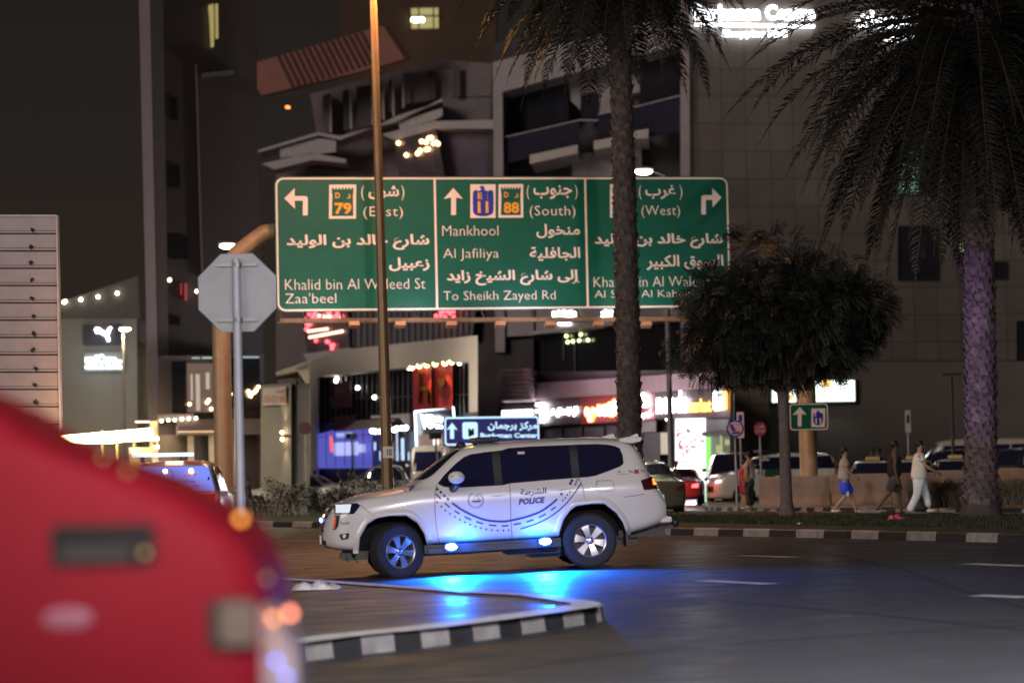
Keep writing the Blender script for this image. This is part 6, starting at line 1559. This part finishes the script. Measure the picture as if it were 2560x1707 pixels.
def car(name, label, cat, loc, heading, kind, L, W, H, paint, head=None, tail=None, level=2, group=None, plate=True, bar=False):
    """heading: angle of the car's forward axis in plan (0 = +x, -90 deg = towards the camera)"""
    t = thing(name, label, cat, loc, heading, group)
    wx = L * .29; r = .34 if kind != 'suv' else .37
    ar = []
    for x in (wx, -wx):
        a = [(x + (r + .06) * math.cos(R(q)), r * .95 + (r + .07) * math.sin(R(q))) for q in range(0, 181, 20)]; a = [(a[0][0], .05)] + a + [(a[-1][0], .05)]
        ar += [(a, W * .30, W), (a, -W, -W * .30)]
    bd = loft(sections(kind, L, W, H), 'body', paint, t, level, ar)
    bd.data.materials.append(M('liner', (.006, .006, .007), .9, var=0))
    for p in bd.data.polygons:
        if abs(p.center.y) < W * .47 and p.center.z < 2 * r and min(abs(p.center.x - wx), abs(p.center.x + wx)) < r + .09 and abs(p.center.y) > W * .29 and abs(p.normal.z) + abs(p.normal.x) * .2 > .0 and not (p.center.z > r * 1.9 and p.normal.z > .5): p.material_index = 1
    q = Proj(bvh(bd)); off = .006
    for v in ('L', 'R'):
        pol = [(a * L, b * H) for a, b in SIDEW[kind]]; x0 = min(p[0] for p in pol); x1 = max(p[0] for p in pol)
        cuts = {'sedan': (-.05,), 'suv': (-.05, -.27), 'pickup': (.06,), 'van': (.18, -.05, -.26)}[kind]
        lim = [x1 + .1] + [c * L for c in cuts] + [x0 - .1]
        for hi, lo in zip(lim[:-1], lim[1:]):
            w = clip_x(pol, lo + .03, hi - .03); q.poly(w, v, off, 'window', auto_glass, t, .12)
        for xx in ([c * L for c in cuts][:1] + [.24 * L]): q.line([(xx, .30), (xx, .6 * H)], .008, v, .003, 'shut_line', seam_m, t)
        q.poly([(.0 * L, .56 * H), (.05 * L, .56 * H), (.05 * L, .535 * H), (.0 * L, .535 * H)], v, .02, 'door_handle', paint, t)
    a, b = FRONTW[kind]; w0, w1 = W * .42, W * .34
    q.poly(round_poly([(w0, a * H), (w1, b * H), (-w1, b * H), (-w0, a * H)], .06), 'F', off, 'windscreen', auto_glass, t, .12)
    a, b = REARW[kind]; q.poly(round_poly([(w0 * .95, a * H), (w1, b * H), (-w1, b * H), (-w0 * .95, a * H)], .06), 'B', off, 'rear_window', auto_glass, t, .12)
    zh = .47 * H if kind != 'van' else .40 * H
    for s in (1, -1):
        q.poly(round_poly([(s * W * .26, zh - .07), (s * W * .42, zh - .03), (s * W * .42, zh + .06), (s * W * .24, zh + .03)], .02), 'F', .012, 'headlight', head or M('lamp_clear', (.5, .5, .52), .12, .3), t)
        q.poly(round_poly([(s * W * .30, zh + .02), (s * W * .43, zh + .02), (s * W * .43, zh + .16), (s * W * .32, zh + .13)], .02), 'B', .012, 'tail_lamp', tail or M('lamp_red_dark', (.1, .01, .01), .3), t)
        b = MB(); b.ball((.19 * L if kind != 'van' else .38 * L, s * (W / 2 + .07), .66 * H), .10, 10, 6, .7, 1, .75); b.build('mirror', paint, t, True)
        b = MB()
    q.poly([(W * .22, .26 * H), (W * .22, .38 * H), (-W * .22, .38 * H), (-W * .22, .26 * H)], 'F', .008, 'grille', trim_k, t)
    if plate: q.poly([(.26, .36 * H), (.26, .42 * H), (-.26, .42 * H), (-.26, .36 * H)], 'B', .02, 'number_plate', M('plate_white', (.75, .73, .7), .4), t)
    q.poly([(W * .42, .2), (W * .44, .34), (-W * .44, .34), (-W * .42, .2)], 'B', .01, 'bumper', trim_k, t)
    for x in (wx, -wx):
        for s in (1, -1): wheel(t, (x, s * (W / 2 - .12), r), r, .2, r * .64, s, 0, 5, False)
    return t, q
def paint(nm, rgb=None): return MATS['paint_' + nm] if rgb is None else M('paint_' + nm, rgb, .3, .1, var=.05, scale=2, coat=.5)
AW, TO, LEFT = R(90), R(-90), R(180)

# incident support car seen from behind, left
q0 = GY(425, 55.5); rta, q = car('support_car', 'white support car from behind, pale blue rear window printed with a red logo', 'car', q0 + Vector((0, 2.3, 0)), R(92), 'suv', 4.7, 1.9, 1.9, paint('white2', (.62, .55, .57)), tail=E('tail_hot', (1, .12, .1), 10), plate=False)
win = q.poly(round_poly([(.80, 1.27), (.66, 1.76), (-.66, 1.76), (-.80, 1.27)], .05), 'B', .014, 'window_film', E('film_blue_glow', (.20, .28, 1.0), 1.0), rta, .12)  # film emits: the blue light falling on the window is in its material
blk = M('film_print', (.05, .06, .16), .5); redp = M('film_red', (.5, .05, .08), .5)
def wtext(s, x0, x1, z0, z1, m, **k):
    vs, fs = text_fit(s, 0, 1, 0, 1, **k); vv = [(-(x0 + (x1 - x0) * a), z0 + (z1 - z0) * b) for a, b in vs]; q.lay(vv, fs, 'B', .02, 'lettering', m, win, cut=False)
wtext('وحدة إدارة الحوادث المرورية', -.35, .42, 1.43, 1.51, blk, ar=True, bold=.03); wtext('Traffic Incident Management Unit', -.55, .50, 1.35, 1.41, blk, bold=.02)
q.poly([(.40, 1.33), (-.50, 1.335), (-.50, 1.345), (.40, 1.34)], 'B', .02, 'underline', redp, win)
q.poly([(-.15, 1.545), (-.34, 1.66), (-.52, 1.60), (-.36, 1.62)], 'B', .02, 'logo', redp, win); wtext('RTA', .30, .44, 1.575, 1.625, blk, bold=.04)
q.line([(.1 + .09 * math.cos(a), 1.60 + .09 * math.sin(a)) for a in [R(-60 + 30 * k) for k in range(11)]], .012, 'B', .02, 'emblem', blk, win)
q.poly([(.17, 1.81), (.17, 1.845), (-.17, 1.845), (-.17, 1.81)], 'B', .03, 'brake_lamp', E('brake_hot', (1, .35, .25), 6), rta)
for y in (.16, -.34): 
    p = q.pt(y + .0, 1.66, 'B', .05); b = MB(); b.ball(p, .045, 10, 6); b.build('strobe', E('strobe_white', (1, .85, .75), 30), rta)
q.poly([(.9, 1.80), (.5, 1.80), (.62, 1.88), (.86, 1.86)], 'B', .015, 'stripe', redp, rta); q.poly([(-.25, 1.80), (-.55, 1.80), (-.42, 1.89), (-.15, 1.89)], 'B', .015, 'stripe', redp, rta)
q.poly([(.93, 1.0), (-.93, 1.0), (-.93, 1.22), (.93, 1.22)], 'B', .01, 'stripe', M('stripe_maroon', (.30, .05, .09), .4), rta, .1)
b = MB(); b.box(.25, .55, -.2, 1.05, 1.97, 2.05); lb2 = b.build('light_bar', E('bar_white', (.6, .75, 1), 1.6), rta, bevel=.02)
b = MB(); b.box(.35, .45, .0, .08, 1.86, 1.97); b.box(.35, .45, .8, .88, 1.86, 1.97); b.build('bar_foot', trim_k, lb2)
lamp('POINT', 'tail_glow', (-2.55, -.75, 1.0), 14, (1, .1, .05), rta, None, .1)

# cars in the side street behind the police car
car('sedan', 'dark red sedan with glowing brake lights in front of the market', 'car', GY(1700, 106), R(84), 'sedan', 4.5, 1.8, 1.42, paint('maroon', (.22, .03, .04)), tail=E('tail_red_hot', (1, .05, .06), 9))
lamp('POINT', 'brake_glow', (GY(1705, 102).x, 103.0, .6), 30, (1, .08, .06), None, None, .1)
car('sedan', 'dark olive sedan mostly hidden behind the tail of the police car', 'car', GY(1601, 76), R(97), 'sedan', 4.5, 1.85, 1.5, paint('olive', (.07, .08, .06)))
car('off_roader', 'black boxy off-roader seen from behind, right of the bright market', 'car', GY(1830, 108), R(88), 'suv', 4.4, 1.85, 1.95, paint('black', (.012, .012, .014)))
p2, q = car('police_car', 'second white police car side-on behind the concrete barrier, round green door badge', 'police car', GY(1936, 104), R(192), 'suv', 4.85, 1.9, 1.85, paint('white3', (.66, .63, .56)), head=E('head_cool', (.9, .95, 1), 2.5), tail=E('tail_amber', (1, .5, .15), 8))
q.poly([(.12 + .52 * math.cos(R(a)), 1.02 + .5 * math.sin(R(a))) for a in range(150, 391, 12)], 'L', .008, 'door_badge', M('badge_green', (.02, .07, .05), .5), p2)
q.line([(.12 + .56 * math.cos(R(a)), 1.02 + .54 * math.sin(R(a))) for a in range(180, 361, 12)], .03, 'L', .010, 'badge_ring', M('badge_white', (.7, .68, .64), .5), p2)
for s, x0, z0 in (('POLICE', .05, .80), ('شرطة', .05, .88)):
    vs, fs = text_fit(s, 0, 1, 0, 1, bold=.03, ar=s != 'POLICE'); q.lay([(x0 - .0 + .30 - a * .0 - .30 * (a), z0 + .06 * b_) for a, b_ in vs], fs, 'L', .012, 'lettering', M('badge_white'), p2, cut=False)
b = MB(); b.box(.3, .6, -.55, .55, 1.88, 1.98); b.build('light_bar', trim_k, p2, bevel=.03)
b = MB(); b.ball((-1.2, 0, 1.92), .09, 10, 6); b.build('roof_sensor', trim_k, p2)
# taxis waiting behind the barrier, facing the camera
for i, (px, Y, lab) in enumerate(((2208, 86, 'cream taxi facing the camera, left of the two men walking close together'), (2312, 85, 'cream taxi facing the camera, behind the man in pale jeans'), (2420, 85, 'cream taxi mostly hidden behind the thick palm trunk'))):
    tx, q = car('taxi', lab, 'taxi', GY(px, Y) + Vector((0, 2.2, 0)), R(-97), 'sedan', 4.6, 1.80, 1.44, paint('cream', (.52, .42, .25)), group='cream taxis waiting behind the barrier')
    q.poly([(.24, .62), (.24, .72), (-.24, .72), (-.24, .62)], 'F', .03, 'number_plate', M('plate_amber', (.6, .35, .08), .4), tx)
    b = MB(); b.box(-.1, .1, -.22, .22, 1.43, 1.55); b.build('roof_sign', M('taxi_roof_sign', (.5, .35, .2), .4), tx, bevel=.02)
car('dark_car', 'black off-roader behind the taxis at the right', 'car', GY(2375, 100), R(175), 'suv', 4.6, 1.85, 1.85, paint('black'))
car('minibus', 'long pale minibus side-on behind the thick palm at the right edge', 'bus', GY(2500, 116), R(178), 'van', 7.2, 2.0, 2.35, paint('bone', (.45, .40, .33)))
car('dark_car', 'black car at the right edge beyond the slanted barrier', 'car', GY(2560, 90), R(100), 'suv', 4.6, 1.85, 1.8, paint('black'))
car('minibus', 'cream minibus facing the camera below the blue mall sign', 'bus', GY(1076, 124) + Vector((0, 3, 0)), R(-92), 'van', 6.0, 1.7, 2.55, paint('cream2', (.55, .50, .42)))
tk, q = car('pickup', 'grey pickup side-on behind the hedge, between lamp post and police car', 'pickup', GY(985, 103), R(180), 'pickup', 5.6, 1.9, 1.75, paint('grey', (.25, .25, .27)))
vs, fs = text_fit('Ashland', 0, 1, 0, 1, bold=.02); q.lay([(-.6 - 1.1 * a * -1 * -1, .72 + .16 * b_) for a, b_ in vs], fs, 'L', .01, 'lettering', M('letter_pale', (.5, .5, .52), .5), tk, cut=False)
car('sedan', 'pale grey sedan half hidden by the left end of the hedge', 'car', GY(735, 108), R(172), 'sedan', 4.5, 1.8, 1.45, paint('silver', (.4, .4, .4)))
car('van', 'small white van with one bright headlight between the posts', 'van', GY(632, 118), R(-62), 'van', 4.4, 1.75, 1.95, paint('white2'), head=E('head_hot', (.95, .97, 1), 14))

# ---- concrete barriers
bar_m = M('barrier_tan', (.235, .175, .14), .8, var=.2, scale=2.5, bump=.25, streak=False)
def barrier(label, pa, ya, pb, yb):
    A = GY(pa, ya, .14); B = GY(pb, yb, .14); v = B - A; L = v.length; ang = math.atan2(v.y, v.x)
    t = thing('concrete_barrier', label, 'barrier', A, ang, 'concrete barriers on the island')
    prof = [(-.30, 0), (-.30, .09), (-.17, .28), (-.10, .80), (.10, .80), (.17, .28), (.30, .09), (.30, 0)]; b = MB(); n = len(prof)
    for x in (0.0, L): b.v += [(x, y, z) for y, z in prof]
    b.f += [(i, (i + 1) % n, (i + 1) % n + n, i + n) for i in range(n)] + [tuple(range(n)), tuple(range(2 * n - 1, n - 1, -1))]
    b.build('block', bar_m, t, bevel=.02)
    for k in (.25, .75):
        c = MB(); c.box(L * k - .03, L * k + .03, -.145, -.12, .38, .46); c.build('lifting_slot', trim_k, t)
barrier('concrete barrier block behind the trunk of the round tree', 1899, 72.6, 2076, 72.4)
barrier('concrete barrier block behind the man in blue shorts and the dark walker', 2079, 72.4, 2338, 72.2)
barrier('concrete barrier block behind the thick palm trunk', 2341, 72.2, 2508, 72)
barrier('concrete barrier block slanting towards the camera at the right edge', 2511, 71.9, 2680, 66)
# ================================================================ people
skin_l = M('skin_light', (.42, .27, .19), .6, var=.06); skin_d = M('skin_dark', (.12, .07, .05), .6, var=.06); hair_m = M('hair_black', (.012, .01, .01), .6, var=.2)
def skin_mesh(name, chains, m, parent, levels=2):
    """chains: list of [(point, radius), ...]; the first point of a later chain may name a vertex as ('at', index)"""
    vs = []; rs = []; es = []
    for ch in chains:
        prev = None
        for it in ch:
            if it[0] == 'at': prev = it[1]; continue
            vs.append(tuple(it[0])); rs.append(it[1]); k = len(vs) - 1
            if prev is not None: es.append((prev, k))
            prev = k
    me = bpy.data.meshes.new(name); me.from_pydata(vs, es, []); o = bpy.data.objects.new(name, me); C.objects.link(o)
    md = o.modifiers.new('skin', 'SKIN'); md.use_smooth_shade = True; md.branch_smoothing = .4
    for i, v in enumerate(me.skin_vertices[0].data):
        r = rs[i]; v.radius = (r, r) if not isinstance(r, tuple) else r
        v.use_root = (i == 0)
    s = o.modifiers.new('s', 'SUBSURF'); s.levels = s.render_levels = levels
    dg = bpy.context.evaluated_depsgraph_get(); dg.update(); nm = bpy.data.meshes.new_from_object(o.evaluated_get(dg)); o.modifiers.clear(); o.data = nm; bpy.data.meshes.remove(me)
    nm.materials.clear(); nm.materials.append(m)
    for p in nm.polygons: p.use_smooth = True; p.material_index = 0
    o.parent = parent; return o
def V3(*a): return Vector(a)
def person(label, loc, facing, h, pose, skin, top_m, bot_m, top='tee', bottom='trousers', shoe=None, fat=1.0, group=None, hair=hair_m, shoe_bare=False, detail=True):
    """x forward, z up, built for 1.75 m and scaled; pose gives joint positions"""
    t = thing('person', label, 'person', loc, facing, group); t.scale = (h / 1.75,) * 3
    J = dict(pel=V3(0, 0, .95), chest=V3(.02, 0, 1.30), neck=V3(.03, 0, 1.49), head=V3(.05, 0, 1.62),
             hipL=V3(0, .09, .90), kneeL=V3(.05, .09, .50), ankL=V3(0, .09, .09), hipR=V3(0, -.09, .90), kneeR=V3(.05, -.09, .50), ankR=V3(0, -.09, .09),
             shL=V3(.02, .19, 1.42), elL=V3(-.02, .24, 1.13), wrL=V3(.06, .25, .88), shR=V3(.02, -.19, 1.42), elR=V3(-.02, -.24, 1.13), wrR=V3(.06, -.25, .88))
    for k, v in pose.items(): J[k] = V3(*v)
    f = fat
    ch = [[(J['pel'], .135 * f), (J['pel'].lerp(J['chest'], .55), .125 * f), (J['chest'], .145 * f), (J['chest'].lerp(J['neck'], .7), .105), (J['neck'], .058), (J['neck'].lerp(J['head'], .5), .056), (J['head'] + V3(0, 0, -.01), .088), (J['head'] + V3(-.005, 0, .075), .076)]]
    for s in 'LR':
        sg = 1 if s == 'L' else -1
        ch.append([('at', 0), (J['hip' + s] - V3(0, 0, .04), .088 * f), (J['hip' + s].lerp(J['knee' + s], .5), .078 * f), (J['knee' + s], .055), (J['knee' + s].lerp(J['ank' + s], .35), .056), (J['ank' + s], .036), (J['ank' + s] + V3(.09, sg * .01, -.045), .034), (J['ank' + s] + V3(.17, sg * .015, -.06), .026)])
        a = J['wr' + s]; d = (a - J['el' + s]).normalized()
        ch.append([('at', 2), (J['sh' + s], .055), (J['sh' + s].lerp(J['el' + s], .5), .046), (J['el' + s], .038), (J['el' + s].lerp(a, .4), .038), (a, .026), (a + d * .05, .034), (a + d * .09, .030)])
    body_ = skin_mesh('body', ch, skin, t)
    # hands: five fingers rooted in the palm; small facial features
    fb = MB()
    for s in 'LR':
        a = J['wr' + s]; d = (a - J['el' + s]).normalized(); sg = 1 if s == 'L' else -1
        sx = d.cross(V3(0, sg, 0)); sx = sx.normalized() if sx.length > .1 else V3(1, 0, 0); pn = d.cross(sx)
        for i, l in enumerate((.062, .072, .067, .052)):
            q = a + d * .10 + sx * (.024 - .016 * i); m_ = q + d * l * .55 + pn * .008; e = m_ + d * l * .4 + pn * .03; fb.tube([q - d * .02, q, m_, e], [.0085, .0085, .008, .006], 6)
        q = a + d * .045 + sx * .03; fb.tube([q, q + sx * .03 + d * .03, q + sx * .035 + d * .06], [.011, .0095, .007], 6)
    hd = J['head']
    fb.tube([hd + V3(.082, 0, .03), hd + V3(.105, 0, -.008), hd + V3(.088, 0, -.015)], [.008, .014, .01], 6)
    for s in (1, -1): fb.ball(hd + V3(-.005, s * .088, .01), .026, 8, 6, .7, .35, 1.1)
    # join features into the body so the figure stays one mesh
    b2 = bmesh.new(); b2.from_mesh(body_.data); me2 = bpy.data.meshes.new('f'); me2.from_pydata(fb.v, [], fb.f); b2.from_mesh(me2)
    for fc in b2.faces: fc.smooth = True
    b2.to_mesh(body_.data); b2.free(); bpy.data.meshes.remove(me2)
    eb = MB()
    for s in (1, -1): eb.ball(hd + V3(.077, s * .034, .018), .011, 8, 5)
    eb.box(.082 + hd.x, .088 + hd.x, -.024, .024, hd.z - .047, hd.z - .041); eb.build('eyes', hair_m, t)
    # hair cap
    hb = MB(); vs = []
    hb.ball(hd + V3(-.018, 0, .055), .098, 14, 9, 1.04, .95, .98); o = hb.build('hair', hair, t, True)
    for v in o.data.vertices:
        if v.co.x > hd.x + .045 and v.co.z < hd.z + .09: v.co.x = hd.x + .045
        if v.co.z < hd.z - .03: v.co.z = hd.z - .03
    # top
    c2_ = [[(J['pel'] + V3(0, 0, -.06 - .12 * (f - 1) / .15), .148 * f), (J['pel'] + V3(0, 0, .05), .150 * f), (J['pel'].lerp(J['chest'], .55), .142 * f), (J['chest'], .163 * f), (J['chest'].lerp(J['neck'], .75), .105)]]
    if top == 'tee':
        for s in 'LR': c2_.append([('at', 3), (J['sh' + s], .072), (J['sh' + s].lerp(J['el' + s], .40), .066), (J['sh' + s].lerp(J['el' + s], .62), .070)])
    c2_ = [[it if it[0] == 'at' else (it[0], it[1] * 1.22) for it in ch_] for ch_ in c2_]; skin_mesh('shirt', c2_, top_m, t)
    c3 = [[(J['pel'] + V3(0, 0, .04), .140 * f), (J['pel'] - V3(0, 0, .06), .142 * f)]]
    for s in 'LR':
        hp, kn, an = J['hip' + s], J['knee' + s], J['ank' + s]
        if bottom == 'shorts': c3.append([('at', 1), (hp - V3(0, 0, .05), .11 * f), (hp.lerp(kn, .5), .108), (hp.lerp(kn, .98), .105)])
        else: c3.append([('at', 1), (hp - V3(0, 0, .05), .108 * f), (hp.lerp(kn, .5), .098 * f), (kn, .078), (kn.lerp(an, .5), .078), (an + V3(0, 0, .02), .07)])
    c3 = [[it if it[0] == 'at' else (it[0], it[1] * 1.24) for it in ch_] for ch_ in c3]; skin_mesh('shorts' if bottom == 'shorts' else 'trousers', c3, bot_m, t)
    for s in 'LR':
        an = J['ank' + s]; sg = 1 if s == 'L' else -1; b = MB()
        if shoe_bare: b.box(an.x - .06, an.x + .19, an.y - .045, an.y + .045, an.z - .092, an.z - .072); b.tube([(an.x + .06, an.y - .045, an.z - .07), (an.x + .09, an.y, an.z - .015), (an.x + .06, an.y + .045, an.z - .07)], .012, 6)
        else: b.ball((an.x + .06, an.y, an.z - .045), .05, 12, 7, 2.7, .95, .95)
        b.build('sandal' if shoe_bare else 'shoe', shoe or trim_k, t, True)
    return t
beige = M('cloth_beige', (.48, .42, .35), .85, var=.08, scale=6, bump=.1); whitec = M('cloth_white', (.78, .75, .66), .85, var=.08, scale=6, bump=.1); blackc = M('cloth_black', (.02, .018, .02), .85, var=.2)
bluec = M('cloth_blue_lit', (.03, .09, .95), .7, var=.1); jeans = M('cloth_pale_jeans_lit', (.74, .82, .92), .85, var=.15, scale=8, bump=.15); charc = M('cloth_charcoal', (.06, .06, .065), .85, var=.15); redc = M('cloth_red', (.42, .03, .05), .8, var=.1); greyc = M('cloth_grey', (.42, .39, .36), .85, var=.08)  # blue and jeans brightened: low headlamp light on the legs put into the colour
stride = dict(kneeL=(.20, .09, .52), ankL=(.30, .09, .10), kneeR=(.02, -.09, .50), ankR=(-.30, -.09, .15))
# three people walking to the right along the back of the median
pA = person('man in a beige tee and bright blue shorts walking right', G(2112, 1287), 0, 1.57, dict(stride, elR=(.05, -.24, 1.15), wrR=(.26, -.22, 1.00), elL=(-.10, .23, 1.14), wrL=(-.02, .25, .90)), skin_l, beige, bluec, 'tee', 'shorts', whitec)
b = MB()
for s in (1, -1):
    b.box(.03, .10, -.195 if s < 0 else .185, -.185 if s < 0 else .195, .50, .62)
b.build('shorts_stripe', whitec, pA)
person('dark-skinned man in a black vest and black shorts, mid-stride, behind the pale-jeans man', G(2238, 1288), 0, 1.68, dict(kneeL=(.12, .09, .52), ankL=(.16, .09, .09), kneeR=(-.14, -.09, .55), ankR=(-.42, -.09, .20), elR=(-.02, -.25, 1.12), wrR=(.04, -.25, .86), elL=(.0, .24, 1.12), wrL=(.1, .25, .88)), skin_d, blackc, charc, 'vest', 'shorts', beige, shoe_bare=True)
person('stout man in a white tee and pale jeans striding right with one arm forward', G(2300, 1289), 0, 1.67, dict(kneeL=(.17, .09, .52), ankL=(.24, .09, .16), kneeR=(-.06, -.09, .50), ankR=(-.27, -.09, .09), elR=(.12, -.25, 1.17), wrR=(.36, -.24, 1.02), elL=(-.06, .25, 1.14), wrL=(.06, .26, .90)), skin_l, whitec, jeans, 'tee', 'trousers', whitec, 1.15)
person('man in a pale grey tee and dark trousers standing on the island tip', GY(1877, 74.6, .13), R(150), 1.50, dict(elR=(.06, -.22, 1.15), wrR=(.2, -.12, 1.05)), skin_l, greyc, charc, 'tee', 'trousers', M('shoe_pink', (.4, .25, .24), .6))
person('small figure in red clothes standing close to the man in the grey tee', GY(1860, 75.3, .13), R(20), 1.30, {}, skin_l, redc, redc, 'tee', 'shorts', whitec)
# silhouettes by the market and behind the cars
crowd = [(1694, 101, 1.62, 'dark figure standing right behind the red sedan', 200), (1717, 128, 1.78, 'dark figure against the left part of the bright market door', 120), (1737, 126, 1.66, 'dark figure against the market door with one arm raised', 250), (1744, 124, 1.62, 'dark figure against the market door, second from its right side', 90), (1757, 122, 1.56, 'dark figure at the right side of the market door', 30),
         (1640, 118, 1.70, 'figure in pale clothes left of the market, next to the police car roof', 70), (1660, 121, 1.66, 'dark figure between the police car and the lamp post', 160), (1672, 125, 1.62, 'dark figure right beside the grey lamp post near the market', 20)]
for px, Y, h, lab, a in crowd:
    ps = dict(elR=(.1, -.22, 1.6), wrR=(.14, -.16, 1.85)) if 'raised' in lab else {}
    person(lab, GY(px, Y), R(a), h, ps, skin_d, whitec if 'pale' in lab else blackc, charc, 'tee', 'trousers', group='onlookers near the market')
for px, Y, h, lab, a in [(2108, 94, 1.78, 'dark figure standing behind the head of the man in blue shorts', 240), (2186, 97, 1.88, 'left one of two dark figures standing close behind the taxis', 200), (2201, 96, 1.90, 'right one of two dark figures standing close behind the taxis', 160), (2262, 92, 1.62, 'dark figure right behind the man in the black vest', 300)]:
    person(lab, GY(px, Y), R(a), h, {}, skin_d, blackc, charc, 'tee', 'trousers', group='dark figures behind the taxis')
for px, Y, h, lab, a in [(846, 118, 1.62, 'dark figure left of two others behind the hedge by the blue window', 200), (874, 119, 1.65, 'dark figure in the middle behind the hedge by the blue window', 160), (886, 118, 1.66, 'dark figure right by the lamp post behind the hedge', 140), (788, 116, 1.6, 'dark figure at the foot of the white podium frame', 40), (531, 100, 1.66, 'dark figure just left of the cream gantry post', 250), (622, 92, 1.35, 'dark seated-height figure between the stop sign post and the hedge', 180)]:
    person(lab, GY(px, Y), R(a), h, {}, skin_d, blackc, charc, 'tee', 'trousers', group='onlookers behind the hedge')
# ================================================================ foreground red vehicle, litter
red_p = M('paint_red', (.37, .012, .030), .6, var=.08, scale=3, spec=.2)
VY = 8.0
def vp(px, py, y): return P(px, py, y)
rv = thing('red_van', 'large red van corner close to the camera, badly out of focus at lower left', 'van', (-2.0, VY, gz(-2.0)))
ro = Vector((-2.0, VY, gz(-2.0)))
# rear outline read as a rounded shoulder: (x, z) at the back face, then swept forwards with a domed roof edge
outl = [(-300, 900), (-100, 985), (0, 1036), (65, 1082), (163, 1128), (227, 1148), (366, 1196), (475, 1252), (585, 1328), (625, 1390), (648, 1450), (658, 1510), (664, 1600), (668, 1800), (672, 2100)]
prof = [vp(x, y, VY) - ro for x, y in outl]
gz0 = .35
prof2 = [(p.x, p.z) for p in prof] + [(prof[-1].x, gz0)]
pl = [(-1.35, gz0), (-1.35, prof2[0][1] + .02)] + prof2
b = MB(); n = len(pl); rows = []
cxm, czm = -.3, .9
for d, k in ((-.02, .93), (.0, .975), (.05, 1.0), (.25, 1.0), (.9, 1.0)):
    rows.append([(cxm + (x - cxm) * k, d, czm + (z - czm) * k if z > gz0 else z) for x, z in pl])
for r_ in rows: b.v += r_
for i in range(len(rows) - 1):
    for k in range(n): b.f.append((i * n + k, i * n + (k + 1) % n, (i + 1) * n + (k + 1) % n, (i + 1) * n + k))
tri = tessellate_polygon([[Vector((x, z, 0)) for x, z in pl]]); b.f += [tuple(t) for t in tri] + [tuple(i + (len(rows) - 1) * n for i in reversed(t)) for t in tri]
b.build('body', red_p, rv, True)
def vrect(x0, y0, x1, y1, d0, d1, nm, m, r=.02):
    a = vp(x0, y0, VY + d0) - ro; c = vp(x1, y1, VY + d0) - ro; b = MB(); b.prism(round_poly([(a.x, a.z), (c.x, a.z), (c.x, c.z), (a.x, c.z)], r), lambda p, q, d: (p, d, q), d0, d1); return b.build(nm, m, rv)
hr = vrect(125, 1312, 388, 1412, -.03, .01, 'handle_recess', M('recess_black', (.012, .012, .013), .5))
vrect(150, 1368, 330, 1402, -.05, -.031, 'handle', M('handle_grey', (.11, .10, .10), .4, .3))
vrect(520, 1498, 640, 1622, -.04, .01, 'lamp_cluster', M('cluster_dark', (.05, .045, .045), .4))
vrect(548, 1505, 640, 1612, -.06, -.041, 'lamp_lens', M('cluster_lens', (.26, .21, .17), .3))
a = vp(650, 1440, VY + .02) - ro; c = vp(748, 2000, VY + .02) - ro
b = MB(); b.prism(round_poly([(a.x, a.z - .07), (a.x + .045, a.z - .12), (c.x, a.z - .22), (c.x, .5), (a.x, .5)], .03), lambda p, q, d: (p, d, q), .03, .4); b.build('bumper_corner', M('bumper_pale', (.55, .45, .48), .6), rv)
amb = E('amber_blob', (1, .30, .07), 5.5); dim = E('dim_blob', (.9, .62, .25), 1.1)
for px, py, m, r in ((683, 1545, amb, .010), (725, 1532, E('amber_pink', (1, .26, .14), 8), .011), (682, 1598, dim, .009), (602, 1296, E('amber_disc', (1, .36, .05), 5), .010), (362, 1381, dim, .009), (258, 1143, dim, .007), (318, 1178, dim, .007), (668, 1445, dim, .007), (690, 1650, E('blue_blob', (.15, .25, 1), 6), .009), (716, 1690, E('blue_blob'), .009)):
    p = vp(px, py, VY - .06) - ro; b = MB(); b.ball(p, r, 8, 6); b.build('bokeh_blob', m, rv)  # small glowing balls added to draw the out-of-focus light blobs
b = MB(); p = vp(170, 1545, VY - .02) - ro; b.ball(p, .05, 12, 8, 1.4, .2, .6); b.build('badge', M('badge_pink', (.6, .25, .35), .3), rv)
for x in (-1.1, .1):
    w_ = wheel(rv, (x, .7, .33), .33, .22, .2, 1, R(90), 5, False)

# litter
def rag(name, label, cat, px, py, lift, wx, wz, m, seed):
    q = G(px, py, lift); t = thing(name, label, cat, q); rnd = random.Random(seed); b = MB(); nx_, ny_ = 18, 10
    for i in range(nx_ + 1):
        for j in range(ny_ + 1):
            u = i / nx_ * 2 - 1; v = j / ny_ * 2 - 1; e = max(0, 1 - u * u) * max(0, 1 - v * v)
            b.v.append((u * wx * (1 + rnd.uniform(-.06, .06)), v * wx * .6 * (1 + rnd.uniform(-.1, .1)), .01 + wz * (.35 + .65 * abs(math.sin(u * 4.2 + 1 + v))) * e ** .5 * rnd.uniform(.65, 1.1)))
    b.f = [(i * (ny_ + 1) + j, (i + 1) * (ny_ + 1) + j, (i + 1) * (ny_ + 1) + j + 1, i * (ny_ + 1) + j + 1) for i in range(nx_) for j in range(ny_)]
    o = b.build('film', m, t, True); return t
rag('plastic_bag', 'crumpled white plastic bag lying on the paved traffic island', 'bag', 791, 1474, IH, .30, .12, M('bag_white', (.75, .70, .74), .5, var=.05), 3)
rag('plastic_bag', 'crumpled pink bag lying on the grass below the man in the black vest', 'bag', 2240, 1301, .135, .17, .13, M('bag_pink', (.55, .06, .15), .5, var=.6, scale=12), 5)
rag('litter', 'scrap of white paper on the grass right of the round tree', 'litter', 1999, 1311, .135, .06, .04, M('bag_white'), 7)
